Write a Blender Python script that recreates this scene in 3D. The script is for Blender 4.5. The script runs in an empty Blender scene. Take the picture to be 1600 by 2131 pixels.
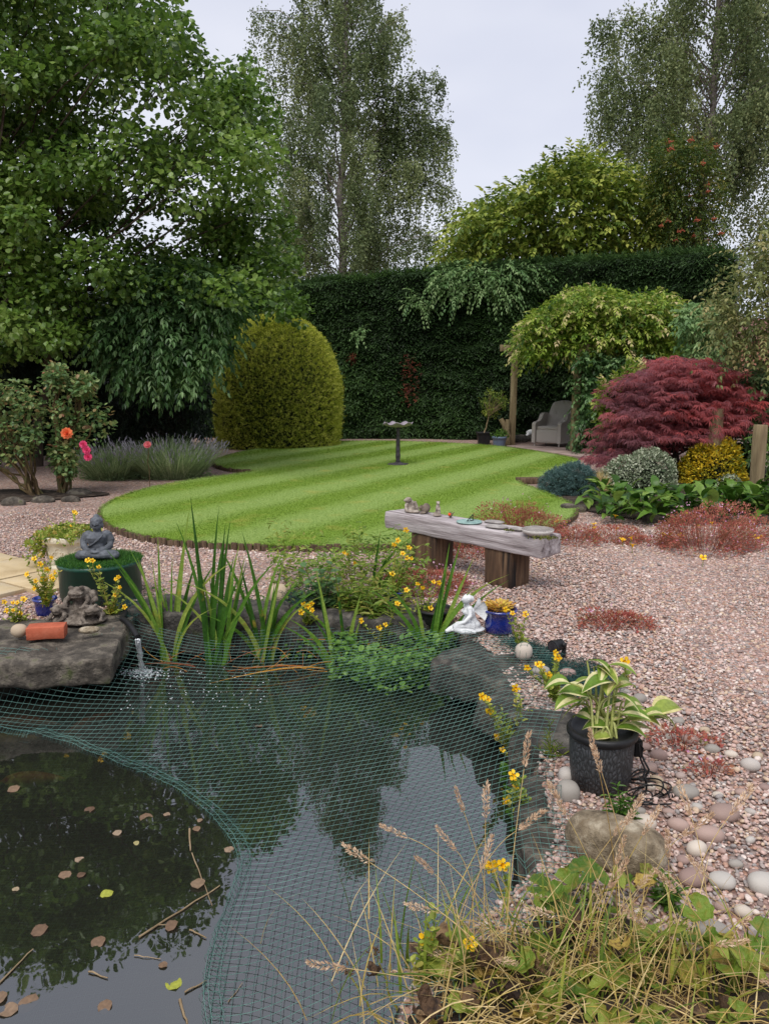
import bpy, math, bmesh
import numpy as np
from mathutils import Vector, Matrix
from mathutils.bvhtree import BVHTree

R = np.random.RandomState(11)
scene = bpy.context.scene
COL = scene.collection
rad = math.radians

# ------------------------------------------------------------------ camera
FPX, PITCH, CAMH, CX, CY = 1610.0, rad(9.7), 1.6, 800.0, 1065.5
cam = bpy.data.cameras.new('camera')
cam_o = bpy.data.objects.new('camera', cam)
COL.objects.link(cam_o)
cam.sensor_fit = 'VERTICAL'
cam.sensor_height = 24.0
cam.lens = FPX / 2131.0 * 24.0
cam.clip_start = 0.05
cam.clip_end = 3000
cam_o.location = (0, 0, CAMH)
cam_o.rotation_euler = (math.pi / 2 - PITCH, 0, 0)
scene.camera = cam_o

# ------------------------------------------------------------------ sky and sun (bright overcast)
SUN_EL, SUN_AZ = rad(58), rad(200)          # azimuth clockwise from +Y: behind the viewer, a little to the left
world = bpy.data.worlds.new('World')
scene.world = world
world.use_nodes = True
wn, wl = world.node_tree.nodes, world.node_tree.links
wn.clear()
sky = wn.new('ShaderNodeTexSky')
sky.sky_type = 'NISHITA'
sky.sun_disc = False
sky.sun_elevation = SUN_EL
sky.sun_rotation = SUN_AZ
sky.air_density = 1.0
sky.dust_density = 2.0
tc = wn.new('ShaderNodeTexCoord')
mp = wn.new('ShaderNodeMapping')
mp.inputs['Scale'].default_value = (1.0, 1.0, 2.6)
cl = wn.new('ShaderNodeTexNoise')
cl.inputs['Scale'].default_value = 1.7
cl.inputs['Detail'].default_value = 4
cl.inputs['Roughness'].default_value = .5
cr = wn.new('ShaderNodeValToRGB')
cr.color_ramp.elements[0].position = .3
cr.color_ramp.elements[0].color = (3.2, 3.35, 4.1, 1)
cr.color_ramp.elements[1].position = .72
cr.color_ramp.elements[1].color = (4.55, 4.6, 5.0, 1)
mx = wn.new('ShaderNodeMix')
mx.data_type = 'RGBA'
mx.inputs[0].default_value = .9
bg = wn.new('ShaderNodeBackground')
bg.inputs['Strength'].default_value = .1
wo = wn.new('ShaderNodeOutputWorld')
wl.new(tc.outputs['Generated'], mp.inputs['Vector'])
wl.new(mp.outputs[0], cl.inputs['Vector'])
wl.new(cl.outputs['Fac'], cr.inputs['Fac'])
wl.new(sky.outputs[0], mx.inputs[6])
wl.new(cr.outputs[0], mx.inputs[7])
wl.new(mx.outputs[2], bg.inputs['Color'])
wl.new(bg.outputs[0], wo.inputs['Surface'])

sun = bpy.data.lights.new('sun', 'SUN')
sun.energy = 1.5
sun.angle = rad(38)
sun.color = (1.0, .965, .91)
sun_o = bpy.data.objects.new('sun', sun)
COL.objects.link(sun_o)
sdir = Vector((math.sin(SUN_AZ) * math.cos(SUN_EL), math.cos(SUN_AZ) * math.cos(SUN_EL), math.sin(SUN_EL)))
sun_o.rotation_euler = sdir.to_track_quat('Z', 'Y').to_euler()

vs = scene.view_settings
vs.view_transform = 'Standard'
vs.look = 'None'
vs.gamma = 1
vs.use_curve_mapping = False
vs.exposure = .98
scene.render.engine = 'CYCLES'
cy = scene.cycles
cy.max_bounces = 7
cy.diffuse_bounces = 4
cy.glossy_bounces = 3
cy.transmission_bounces = 4
cy.transparent_max_bounces = 8
cy.caustics_reflective = False
cy.caustics_refractive = False
cy.use_denoising = True
cy.denoiser = 'OPENIMAGEDENOISE'
cy.sample_clamp_indirect = 6

# ------------------------------------------------------------------ helpers
F_ = np.array([0, math.cos(PITCH), -math.sin(PITCH)])
U_ = np.array([0, math.sin(PITCH), math.cos(PITCH)])
R_ = np.array([1.0, 0, 0])
EYE = np.array([0, 0, CAMH])
def ray(px, py): return F_ + (px - CX) / FPX * R_ - (py - CY) / FPX * U_
def G(px, py, z=0.0):                      # where the sight line meets the level z
    d = ray(px, py); return EYE + d * (z - CAMH) / d[2]
def Q(px, py, Y):                          # where it meets the upright plane at distance Y
    d = ray(px, py); return EYE + d * Y / d[1]
def S(r, g, b, k=1.0):
    f = lambda c: (c / 12.92 if c <= .04045 else ((c + .055) / 1.055) ** 2.4)
    return (f(r / 255) * k, f(g / 255) * k, f(b / 255) * k, 1)
def unit(a):
    a = np.asarray(a, float); return a / np.maximum(np.linalg.norm(a, axis=-1, keepdims=True), 1e-9)
def rnd(n, k=3): return R.normal(size=(n, k))
def U(a, b, n=None): return R.uniform(a, b, n)
NK = R.normal(size=(12, 3)) ; NPH = R.uniform(0, 6.28, 12)
def noise(p, f=1.0, s=0):                  # smooth pseudo noise, about -1..1
    p = np.asarray(p, float) * f
    out = np.zeros(p.shape[:-1])
    for i in range(12):
        k = NK[(i + s) % 12] * (1 + .45 * i)
        out += np.sin(p @ k + NPH[i] * (1 + s)) / (1 + .45 * i)
    return out / 3.0
def in_poly(pts, poly):
    x, y = pts[..., 0], pts[..., 1]
    ins = np.zeros(x.shape, bool)
    n = len(poly)
    for i in range(n):
        x0, y0 = poly[i][:2]; x1, y1 = poly[(i + 1) % n][:2]
        if y0 == y1: continue
        ins ^= ((y0 > y) != (y1 > y)) & (x < (x1 - x0) * (y - y0) / (y1 - y0) + x0)
    return ins
def line_dist(pts, line, closed=False):
    best = np.full(pts.shape[:-1], 1e9)
    n = len(line)
    for i in range(n if closed else n - 1):
        a = np.array(line[i][:2], float); b = np.array(line[(i + 1) % n][:2], float)
        ab = b - a
        t = np.clip(((pts - a) @ ab) / max(ab @ ab, 1e-9), 0, 1)
        best = np.minimum(best, np.linalg.norm(pts - (a + t[..., None] * ab), axis=-1))
    return best
def chaikin(p, it=2, closed=True):
    p = np.asarray(p, float)
    for _ in range(it):
        q = np.roll(p, -1, 0) if closed else p[1:]
        a = p if closed else p[:-1]
        n = np.empty((2 * len(a), p.shape[1]))
        n[0::2] = a * .75 + q * .25; n[1::2] = a * .25 + q * .75
        if not closed: n = np.vstack([p[:1], n, p[-1:]])
        p = n
    return p
def resample(p, step, closed=False):
    p = np.asarray(p, float)
    if closed: p = np.vstack([p, p[:1]])
    d = np.r_[0, np.cumsum(np.linalg.norm(np.diff(p, axis=0), axis=1))]
    s = np.arange(0, d[-1], step)
    return np.stack([np.interp(s, d, p[:, k]) for k in range(p.shape[1])], 1)
def rotz(a): c, s = math.cos(a), math.sin(a); return np.array([[c, -s, 0], [s, c, 0], [0, 0, 1.]])
def rotx(a): c, s = math.cos(a), math.sin(a); return np.array([[1., 0, 0], [0, c, -s], [0, s, c]])
def roty(a): c, s = math.cos(a), math.sin(a); return np.array([[c, 0, s], [0, 1., 0], [-s, 0, c]])

class MB:
    """Collects vertices and faces; build() links them as one mesh object."""
    def __init__(s): s.v = []; s.f = []; s.t = []; s.m = []; s.n = 0
    def add(s, v, faces, tint=.5, mat=0):
        v = np.asarray(v, float).reshape(-1, 3)
        groups = [faces] if isinstance(faces, np.ndarray) else \
            [np.array([f for f in faces if len(f) == k]) for k in sorted({len(f) for f in faces})]
        tint = np.asarray(tint, float)
        o = 0
        for g in groups:
            s.f.append(g + s.n)
            s.t.append(np.full(len(g), tint) if tint.ndim == 0 else tint[o:o + len(g)])
            s.m.append(np.full(len(g), mat)); o += len(g)
        s.v.append(v); s.n += len(v)
        return s
    def mesh(s, name, mats, smooth=True, off=None):
        v = np.vstack(s.v)
        if off is not None: v = v - np.asarray(off)
        me = bpy.data.meshes.new(name)
        me.vertices.add(len(v)); me.vertices.foreach_set('co', v.astype(np.float32).ravel())
        lens = np.concatenate([np.full(len(g), g.shape[1]) for g in s.f])
        loops = np.concatenate([g.ravel() for g in s.f])
        me.loops.add(len(loops)); me.loops.foreach_set('vertex_index', loops.astype(np.int32))
        me.polygons.add(len(lens))
        me.polygons.foreach_set('loop_start', np.r_[0, np.cumsum(lens)[:-1]].astype(np.int32))
        mi = np.concatenate(s.m)
        me.polygons.foreach_set('material_index', mi.astype(np.int32))
        me.polygons.foreach_set('use_smooth', np.full(len(lens), bool(smooth)))
        me.update(calc_edges=True)
        a = me.attributes.new('tint', 'FLOAT', 'FACE')
        a.data.foreach_set('value', np.concatenate(s.t).astype(np.float32))
        for m in (mats if isinstance(mats, (list, tuple)) else [mats]): me.materials.append(m)
        return me
    def build(s, name, mats, parent=None, smooth=True, local=False, kind=None, loc=None):
        off = None
        if not local:
            if parent is not None:
                off = np.array(parent.location)
                q = parent.parent
                while q is not None: off = off + np.array(q.location); q = q.parent
            elif loc is not None: off = loc
        o = bpy.data.objects.new(name, s.mesh(name, mats, smooth, off))
        COL.objects.link(o)
        if parent is not None: o.parent = parent
        elif loc is not None: o.location = loc
        if kind: o['kind'] = kind
        return o
def thing(name, label, cat, loc=(0, 0, 0), rz=0, group=None):
    o = bpy.data.objects.new(name, None); COL.objects.link(o)
    o.empty_display_size = .1
    o.location = [float(c) for c in loc]; o.rotation_euler = (0, 0, rz)
    return tag(o, label, cat, group)
def tag(o, label, cat, group=None):
    o['label'] = label; o['category'] = cat
    if group: o['group'] = group
    return o
def struct(o): o['kind'] = 'structure'; return o
def piece(name, me, parent, loc=(0, 0, 0), rot=(0, 0, 0), scale=(1, 1, 1)):
    o = bpy.data.objects.new(name, me); COL.objects.link(o)
    o.parent = parent; o.location = loc; o.rotation_euler = rot; o.scale = scale
    return o

# --- shapes
_ico = {}
def ico(k):
    if k not in _ico:
        b = bmesh.new(); bmesh.ops.create_icosphere(b, subdivisions=k, radius=1)
        b.verts.ensure_lookup_table()
        _ico[k] = (np.array([v.co[:] for v in b.verts]), np.array([[v.index for v in f.verts] for f in b.faces])); b.free()
    return _ico[k]
def ell(mb, c, r, rot=None, k=2, tint=.5, mat=0):
    v, f = ico(k); v = v * np.asarray(r)
    if rot is not None: v = v @ np.asarray(rot).T
    return mb.add(v + np.asarray(c), f, tint, mat)
def tube(mb, pts, r, sides=6, tint=.5, mat=0, cap=True):
    p = np.asarray(pts, float); n = len(p)
    r = np.broadcast_to(np.asarray(r, float), (n,)) if np.ndim(r) < 1 or len(r) != n else np.asarray(r, float)
    t = unit(np.gradient(p, axis=0))
    up = np.array([0, 0, 1.]) if abs(t[0, 2]) < .9 else np.array([1., 0, 0])
    a = unit(np.cross(t, up)); b = np.cross(t, a)
    ang = np.arange(sides) * 2 * math.pi / sides
    v = p[:, None] + r[:, None, None] * (np.cos(ang)[None, :, None] * a[:, None] + np.sin(ang)[None, :, None] * b[:, None])
    i = np.arange(n - 1)[:, None] * sides; j = np.arange(sides)[None]; j2 = (j + 1) % sides
    q = np.stack([i + j, i + j2, i + sides + j2, i + sides + j], -1).reshape(-1, 4)
    mb.add(v.reshape(-1, 3), q, tint, mat)
    if cap:
        for ring, rev in ((0, 1), (n - 1, 0)):
            idx = list(range(ring * sides, (ring + 1) * sides))
            mb.add(v[ring], [tuple(range(sides))[::-1 if rev else 1]], tint, mat)
    return mb
def lathe(mb, prof, seg=28, c=(0, 0, 0), tint=.5, mat=0, wob=None):
    prof = np.asarray(prof, float); n = len(prof)
    ang = np.arange(seg) * 2 * math.pi / seg
    rr = prof[:, 0][:, None] * np.ones(seg)
    zz = prof[:, 1][:, None] * np.ones(seg)
    if wob is not None: rr, zz = wob(rr, zz, ang[None])
    v = np.stack([rr * np.cos(ang), rr * np.sin(ang), zz], -1) + np.asarray(c)
    i = np.arange(n - 1)[:, None] * seg; j = np.arange(seg)[None]; j2 = (j + 1) % seg
    q = np.stack([i + j, i + j2, i + seg + j2, i + seg + j], -1).reshape(-1, 4)
    return mb.add(v.reshape(-1, 3), q, tint, mat)
def rbox(mb, c, s, r=.01, n=(4, 4, 4), rough=0., freq=6., rot=None, tint=.5, mat=0, seed=0, freq3=None):
    """A box with rounded, worn edges; the surface is subdivided and pushed in and out by noise."""
    s = np.asarray(s, float) / 2
    v = []; f = []; o = 0
    for ax in range(3):
        for sg in (-1, 1):
            a, b = (ax + 1) % 3, (ax + 2) % 3
            na, nb = n[a], n[b]
            g = np.zeros((na + 1, nb + 1, 3))
            la = np.r_[-1, np.linspace(-1 + .6 * r / s[a], 1 - .6 * r / s[a], na - 1), 1] * s[a] if na > 1 else np.array([-1, 1.]) * s[a]
            lb = np.r_[-1, np.linspace(-1 + .6 * r / s[b], 1 - .6 * r / s[b], nb - 1), 1] * s[b] if nb > 1 else np.array([-1, 1.]) * s[b]
            g[..., a] = la[:, None]; g[..., b] = lb[None]; g[..., ax] = sg * s[ax]
            v.append(g.reshape(-1, 3))
            i = np.arange(na)[:, None] * (nb + 1) + np.arange(nb)[None] + o
            q = np.stack([i, i + nb + 1, i + nb + 2, i + 1], -1).reshape(-1, 4)
            f.append(q if sg > 0 else q[:, ::-1]); o += (na + 1) * (nb + 1)
    v = np.vstack(v)
    core = np.clip(v, -(s - r), s - r)
    d = v - core
    nl = np.linalg.norm(d, axis=1, keepdims=True)
    v = core + d / np.maximum(nl, 1e-9) * np.minimum(nl, r)
    if rough:
        fq = np.asarray(freq3 if freq3 is not None else (freq, freq, freq))
        for k, (fm, am) in enumerate(((1, 1), (2.7, .4))):
            dv = np.stack([noise(v * fq * fm, 1, seed + k + 3 * i) for i in range(3)], 1)
            v = v + dv * rough * am
    if rot is not None: v = v @ np.asarray(rot).T
    return mb.add(v + np.asarray(c), np.vstack(f), tint, mat)
def stone_v(size, seed, k=3, lump=.16, flat=0.):
    v, f = ico(k)
    d = 1 + lump * noise(v, .75, seed) + lump * .35 * noise(v, 2.3, seed + 5)
    w = v * d[:, None]
    w = np.sign(w) * np.abs(w) ** (1 - flat)                 # flat > 0 squares it off
    return w * np.asarray(size) / 2, f
LEAF = {
 'quad': ([(0, 0, 0), (.45, -.5, .06), (1, 0, -.08), (.45, .5, .06)], [(0, 1, 2), (0, 2, 3)]),
 'hex': ([(0, 0, 0), (.3, -.45, .06), (.75, -.42, .03), (1, 0, -.06), (.75, .42, .03), (.3, .45, .06)], [(0, 1, 2, 3), (0, 3, 4, 5)]),
 'long': ([(0, 0, 0), (.28, -.5, .05), (.65, -.42, 0), (1, 0, -.16), (.65, .42, 0), (.28, .5, .05)], [(0, 1, 2, 3), (0, 3, 4, 5)]),
 'tri': ([(0, -.5, 0), (0, .5, 0), (1, 0, 0)], [(0, 1, 2)]),
 'spray': ([(0, 0, 0), (.5, -.62, -.05), (.42, -.28, 0), (1, -.1, -.1), (1, .1, -.1), (.42, .28, 0), (.5, .62, -.05)], [(0, 1, 2), (0, 3, 4), (0, 5, 6)]),
}
_p = []; _pf = []
for _i, _a in enumerate(np.linspace(-1.75, 1.75, 7)):
    _l = 1 - .13 * abs(_a)
    _ca, _sa = math.cos(_a), math.sin(_a)
    _o = len(_p); _w = .055
    _p += [(-_sa * -_w * .4, _ca * -_w * .4, 0), (.5 * _l * _ca + _sa * _w, .5 * _l * _sa - _ca * _w, -.06), (_l * _ca, _l * _sa, -.34), (.5 * _l * _ca - _sa * _w, .5 * _l * _sa + _ca * _w, -.06)]
    _pf += [(_o, _o + 1, _o + 2), (_o, _o + 2, _o + 3)]
LEAF['palm'] = (_p, _pf)
def leafset(mb, P, D, N, L, W, kind='quad', tint=.5, mat=0):
    P = np.asarray(P, float); n = len(P)
    if n == 0: return mb
    D = unit(np.broadcast_to(D, (n, 3))); N = np.broadcast_to(N, (n, 3))
    Sd = unit(np.cross(D, N)); Up = np.cross(Sd, D)
    L = np.broadcast_to(L, (n,)); W = np.broadcast_to(W, (n,))
    T, F = LEAF[kind]; T = np.array(T)
    V = P[:, None] + (L[:, None] * T[:, 0])[..., None] * D[:, None] + (W[:, None] * T[:, 1])[..., None] * Sd[:, None] + (L[:, None] * T[:, 2])[..., None] * Up[:, None]
    Fa = (np.array(F)[None] + (np.arange(n) * len(T))[:, None, None]).reshape(-1, len(F[0]))
    tint = np.broadcast_to(tint, (n,))
    return mb.add(V.reshape(-1, 3), Fa, np.repeat(tint, len(F)), mat)
def blades(mb, P, H, L, W, lean, curve, k=3, tint=.5, mat=0, tip=.05):
    """Grass-like strips: base P, horizontal heading H, length L, width W, lean and curve along H."""
    P = np.asarray(P, float); n = len(P)
    H = unit(np.broadcast_to(H, (n, 3)))
    Sd = np.cross(H, np.array([0, 0, 1.]))
    L, W, lean, curve = (np.broadcast_to(a, (n,)) for a in (L, W, lean, curve))
    t = np.linspace(0, 1, k + 1)
    hx = lean[:, None] * t + curve[:, None] * t ** 2
    hz = t - .5 * (lean[:, None] * .3 + np.maximum(curve[:, None], 0) * .9) * t ** 2
    path = P[:, None] + L[:, None, None] * (hx[..., None] * H[:, None] + hz[..., None] * np.array([0, 0, 1.]))
    w = np.maximum((1 - t ** 2.2), tip) * .5
    off = (W[:, None] * w)[..., None] * Sd[:, None]
    V = np.stack([path - off, path + off], 2).reshape(n, -1, 3)
    i = np.arange(k) * 2
    q = np.stack([i, i + 1, i + 3, i + 2], 1)
    Fa = (q[None] + (np.arange(n) * 2 * (k + 1))[:, None, None]).reshape(-1, 4)
    return mb.add(V.reshape(-1, 3), Fa, np.repeat(np.broadcast_to(tint, (n,)), k), mat)
def poly_px(poly, n):
    poly = np.asarray(poly, float); lo, hi = poly.min(0), poly.max(0)
    out = np.zeros((0, 2))
    while len(out) < n:
        p = R.uniform(lo, hi, (n * 2, 2)); out = np.vstack([out, p[in_poly(p, poly)]])
    return out[:n]
def clumps(poly, Y0, dY, n):
    p = poly_px(poly, n)
    return np.array([Q(a, b, Y0 + dY * U(-1, 1)) for a, b in p])
def foliage(mb, C, rr, per, L, W, kind='hex', up=.8, droop=.2, flat=.75, tc=.5, mat=0, tadd=0., shell=.45):
    n = len(C) * per
    idx = np.repeat(np.arange(len(C)), per)
    rr = np.broadcast_to(rr, (len(C),))
    u = unit(rnd(n))
    rd = shell + (1 - shell) * U(0, 1, n)
    P = C[idx] + u * (rr[idx] * rd)[:, None] * np.array([1, 1, flat])
    D = unit(u * .6 + rnd(n) * .45 + np.array([0, 0, -droop]))
    N = np.array([0, 0, up]) + u * .45 + rnd(n) * .35
    ct = U(0, 1, len(C)) + tadd
    t = np.clip(ct[idx] * tc + U(0, 1, n) * (1 - tc), 0, 1)
    s = U(.7, 1.2, n)
    return leafset(mb, P, D, N, L * s, W * s, kind, t, mat)
def sprays(mb, B, A, length, pairs, L, W, kind='long', tint=None, side=.9, droop=.35, mat=0, stem=None):
    """Twigs with leaves in pairs: base B, heading A; the twig arches down."""
    n = len(B); A = unit(A); length = np.broadcast_to(length, (n,))
    if tint is None: tint = U(0, 1, n)
    Sd = unit(np.cross(A, np.array([0, 0, 1.])))
    for k in range(pairs):
        t = (k + .6) / pairs
        P = B + A * (length * t)[:, None] - np.array([0, 0, 1.]) * (length * droop * t * t)[:, None]
        Ax = unit(A - np.array([0, 0, 1.]) * droop * 2 * t)
        for sg in (-1, 1):
            D = unit(Ax * (.55 + .5 * t) + Sd * sg * side * (1.1 - .6 * t) + rnd(n) * .16 - np.array([0, 0, .18]))
            N = np.array([0, 0, 1.]) + rnd(n) * .25
            s = U(.75, 1.15, n) * (1 - .25 * abs(t - .5))
            leafset(mb, P, D, N, L * s, W * s, kind, np.clip(tint + U(-.18, .18, n), 0, 1), mat)
    return mb
def bent(a, b, sag=0., n=6, wob=0.):
    a, b = np.asarray(a, float), np.asarray(b, float)
    t = np.linspace(0, 1, n)[:, None]
    p = a + (b - a) * t
    p[:, 2] += sag * (4 * t * (1 - t))[:, 0]
    if wob: p[1:-1] += rnd(n - 2) * wob
    return p
def limbs(mb, base, top, C, r0, every=1, rt=.012, tint=.5, flo=.08):
    base, top = np.asarray(base, float), np.asarray(top, float)
    tr = bent(base, top, 0, 9, .04 * r0 / .1)
    tube(mb, tr, np.linspace(r0, r0 * .25, 9), 8, tint)
    for c in C[::every]:
        f = np.clip((c[2] - base[2]) / max(top[2] - base[2], .1) * U(.45, .8), flo, .95)
        s = np.array([np.interp(f * 8, np.arange(9), tr[:, k]) for k in range(3)])
        rs = r0 * (1 - .75 * f) * .38
        tube(mb, bent(s, c, -.05 * np.linalg.norm(c - s), 6, .05), np.linspace(rs, rt * .5, 6), 5, tint, cap=False)

# ------------------------------------------------------------------ materials
def new_mat(name):
    m = bpy.data.materials.new(name); m.use_nodes = True
    n, l = m.node_tree.nodes, m.node_tree.links
    return m, n, l, n['Principled BSDF']
def ramp_node(n, stops, interp='LINEAR'):
    r = n.new('ShaderNodeValToRGB'); e = r.color_ramp.elements
    r.color_ramp.interpolation = interp
    while len(e) < len(stops): e.new(.5)
    for i, (p, c) in enumerate(stops): e[i].position = p; e[i].color = c
    return r
def even(cols): return [(i / max(len(cols) - 1, 1), c) for i, c in enumerate(cols)]
def surf(name, cols, scale=6., rough=.85, bump=.3, bscale=30., stretch=(1, 1, 1), spec=.3, detail=6, dist=.02, rnd_shift=True, metal=0., lo=.3, hi=.7, spots=None, coat=0., rough2=None):
    m, n, l, p = new_mat(name)
    tcn = n.new('ShaderNodeTexCoord'); mpn = n.new('ShaderNodeMapping')
    mpn.inputs['Scale'].default_value = stretch
    l.new(tcn.outputs['Object'], mpn.inputs['Vector'])
    vec = mpn.outputs[0]
    if rnd_shift:
        oi = n.new('ShaderNodeObjectInfo'); ml = n.new('ShaderNodeMath'); ml.operation = 'MULTIPLY'; ml.inputs[1].default_value = 37.
        l.new(oi.outputs['Random'], ml.inputs[0])
        ad = n.new('ShaderNodeVectorMath'); ad.operation = 'ADD'
        l.new(vec, ad.inputs[0]); l.new(ml.outputs[0], ad.inputs[1]); vec = ad.outputs[0]
    t = n.new('ShaderNodeTexNoise'); t.inputs['Scale'].default_value = scale; t.inputs['Detail'].default_value = detail
    t.inputs['Roughness'].default_value = .62
    l.new(vec, t.inputs['Vector'])
    k = len(cols)
    r = ramp_node(n, [(lo + (hi - lo) * i / max(k - 1, 1), c) for i, c in enumerate(cols)])
    l.new(t.outputs['Fac'], r.inputs['Fac'])
    colour = r.outputs[0]
    if spots:
        sc, lo2, hi2, c2 = spots
        t3 = n.new('ShaderNodeTexNoise'); t3.inputs['Scale'].default_value = sc; t3.inputs['Detail'].default_value = 5
        l.new(vec, t3.inputs['Vector'])
        r3 = ramp_node(n, [(lo2, (0, 0, 0, 1)), (hi2, (1, 1, 1, 1))]); l.new(t3.outputs['Fac'], r3.inputs['Fac'])
        mxn = n.new('ShaderNodeMix'); mxn.data_type = 'RGBA'
        l.new(r3.outputs[0], mxn.inputs[0]); l.new(colour, mxn.inputs[6]); mxn.inputs[7].default_value = c2
        colour = mxn.outputs[2]
    l.new(colour, p.inputs['Base Color'])
    p.inputs['Roughness'].default_value = rough
    p.inputs['Specular IOR Level'].default_value = spec
    p.inputs['Metallic'].default_value = metal
    p.inputs['Coat Weight'].default_value = coat
    if bump:
        t2 = n.new('ShaderNodeTexNoise'); t2.inputs['Scale'].default_value = bscale; t2.inputs['Detail'].default_value = 7
        t2.inputs['Roughness'].default_value = .65
        l.new(vec, t2.inputs['Vector'])
        b = n.new('ShaderNodeBump'); b.inputs['Strength'].default_value = bump; b.inputs['Distance'].default_value = dist
        l.new(t2.outputs['Fac'], b.inputs['Height']); l.new(b.outputs[0], p.inputs['Normal'])
    return m
def leaf(name, cols, rough=.5, trans=.3, spec=.35, gain=1.0, mottle=None):
    """Leaf: colour picked per leaf along a ramp, some light passes through."""
    m, n, l, p = new_mat(name)
    cols = [(c[0] * gain, c[1] * gain, c[2] * gain, 1) for c in cols]
    a = n.new('ShaderNodeAttribute'); a.attribute_name = 'tint'
    r = ramp_node(n, even(cols)); l.new(a.outputs['Fac'], r.inputs['Fac'])
    t = n.new('ShaderNodeTexNoise'); t.inputs['Scale'].default_value = 60
    tcn = n.new('ShaderNodeTexCoord'); l.new(tcn.outputs['Object'], t.inputs['Vector'])
    hs = n.new('ShaderNodeHueSaturation')
    mr = n.new('ShaderNodeMapRange'); mr.inputs[1].default_value = .3; mr.inputs[2].default_value = .7; mr.inputs[3].default_value = .8; mr.inputs[4].default_value = 1.2
    l.new(t.outputs['Fac'], mr.inputs[0]); l.new(mr.outputs[0], hs.inputs['Value']); l.new(r.outputs[0], hs.inputs['Color'])
    colr = hs.outputs[0]
    if mottle:
        sc, c2, lo, hi = mottle
        oi = n.new('ShaderNodeObjectInfo'); ad = n.new('ShaderNodeVectorMath'); ad.operation = 'ADD'
        l.new(tcn.outputs['Object'], ad.inputs[0]); l.new(oi.outputs['Location'], ad.inputs[1])
        t2 = n.new('ShaderNodeTexNoise'); t2.inputs['Scale'].default_value = sc; t2.inputs['Detail'].default_value = 5; l.new(ad.outputs[0], t2.inputs['Vector'])
        r2 = ramp_node(n, [(lo, (0, 0, 0, 1)), (hi, (1, 1, 1, 1))]); l.new(t2.outputs['Fac'], r2.inputs['Fac'])
        mo = n.new('ShaderNodeMix'); mo.data_type = 'RGBA'; l.new(r2.outputs[0], mo.inputs[0]); l.new(colr, mo.inputs[6]); mo.inputs[7].default_value = c2
        colr = mo.outputs[2]
        bm = n.new('ShaderNodeBump'); bm.inputs['Strength'].default_value = .5; bm.inputs['Distance'].default_value = .05; l.new(t2.outputs['Fac'], bm.inputs['Height']); l.new(bm.outputs[0], p.inputs['Normal'])
    l.new(colr, p.inputs['Base Color'])
    p.inputs['Roughness'].default_value = rough; p.inputs['Specular IOR Level'].default_value = spec
    if trans:
        tr = n.new('ShaderNodeBsdfTranslucent'); l.new(colr, tr.inputs['Color'])
        mixs = n.new('ShaderNodeMixShader'); mixs.inputs[0].default_value = trans
        l.new(p.outputs[0], mixs.inputs[1]); l.new(tr.outputs[0], mixs.inputs[2])
        l.new(mixs.outputs[0], n['Material Output'].inputs['Surface'])
    return m
def plain(name, c, rough=.5, spec=.4, **k): return surf(name, [tuple(x * .88 for x in c[:3]) + (1,), c], scale=14, rough=rough, spec=spec, bump=k.pop('bump', .06), **k)

GRAV = [S(132, 114, 108), S(178, 148, 138), S(198, 168, 158), S(186, 150, 134), S(208, 186, 176), S(162, 150, 144), S(200, 176, 150), S(222, 208, 198), S(148, 128, 122), S(200, 172, 162), S(146, 142, 140), S(176, 136, 116)]
GRAV = [tuple(c[i] * .86 + (S(182, 160, 148)[i]) * .14 for i in range(3)) + (1,) for c in GRAV]
def pebble_mat(name, cols, k=1.0):
    m, n, l, p = new_mat(name)
    oi = n.new('ShaderNodeObjectInfo')
    cols = [(c[0] * k, c[1] * k, c[2] * k, 1) for c in cols]
    r = ramp_node(n, [(i / len(cols), c) for i, c in enumerate(cols)], 'CONSTANT'); l.new(oi.outputs['Random'], r.inputs['Fac'])
    t = n.new('ShaderNodeTexNoise'); t.inputs['Scale'].default_value = 3.2; t.inputs['Detail'].default_value = 6
    tcn = n.new('ShaderNodeTexCoord'); ad = n.new('ShaderNodeVectorMath'); ad.operation = 'ADD'
    l.new(tcn.outputs['Object'], ad.inputs[0]); l.new(oi.outputs['Location'], ad.inputs[1]); l.new(ad.outputs[0], t.inputs['Vector'])
    hs = n.new('ShaderNodeHueSaturation'); mr = n.new('ShaderNodeMapRange')
    mr.inputs[1].default_value = .25; mr.inputs[2].default_value = .75; mr.inputs[3].default_value = .75; mr.inputs[4].default_value = 1.22
    l.new(t.outputs['Fac'], mr.inputs[0]); l.new(mr.outputs[0], hs.inputs['Value']); l.new(r.outputs[0], hs.inputs['Color']); l.new(hs.outputs[0], p.inputs['Base Color'])
    p.inputs['Roughness'].default_value = .72; p.inputs['Specular IOR Level'].default_value = .35
    return m

M = {}
# stone, wood, metal
M['rock'] = surf('rock_grey', [S(44, 41, 37), S(84, 78, 70), S(146, 136, 122)], 9, .9, 1.0, 26, detail=10, dist=.03, spots=(9, .6, .72, S(80, 86, 54)))
M['rockdark'] = surf('rock_dark_wet', [S(34, 33, 31), S(70, 67, 62), S(116, 110, 100)], 9, .75, 1.0, 26, detail=10, dist=.03, spots=(7, .62, .75, S(62, 72, 42)))
M['boulder'] = surf('boulder_sandstone', [S(74, 62, 48), S(136, 122, 100), S(190, 178, 156)], 14, .85, 1.0, 45, detail=12, spots=(6, .58, .7, S(104, 86, 62)))
M['cobble'] = pebble_mat('cobble', [S(168, 150, 142), S(186, 178, 170), S(150, 126, 118), S(176, 158, 134), S(150, 144, 136), S(198, 186, 172), S(164, 140, 130), S(182, 176, 168)], .9)
M['concrete'] = surf('cast_stone', [S(178, 168, 146), S(206, 198, 178), S(222, 214, 194)], 7, .85, .15, 50)
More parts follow.
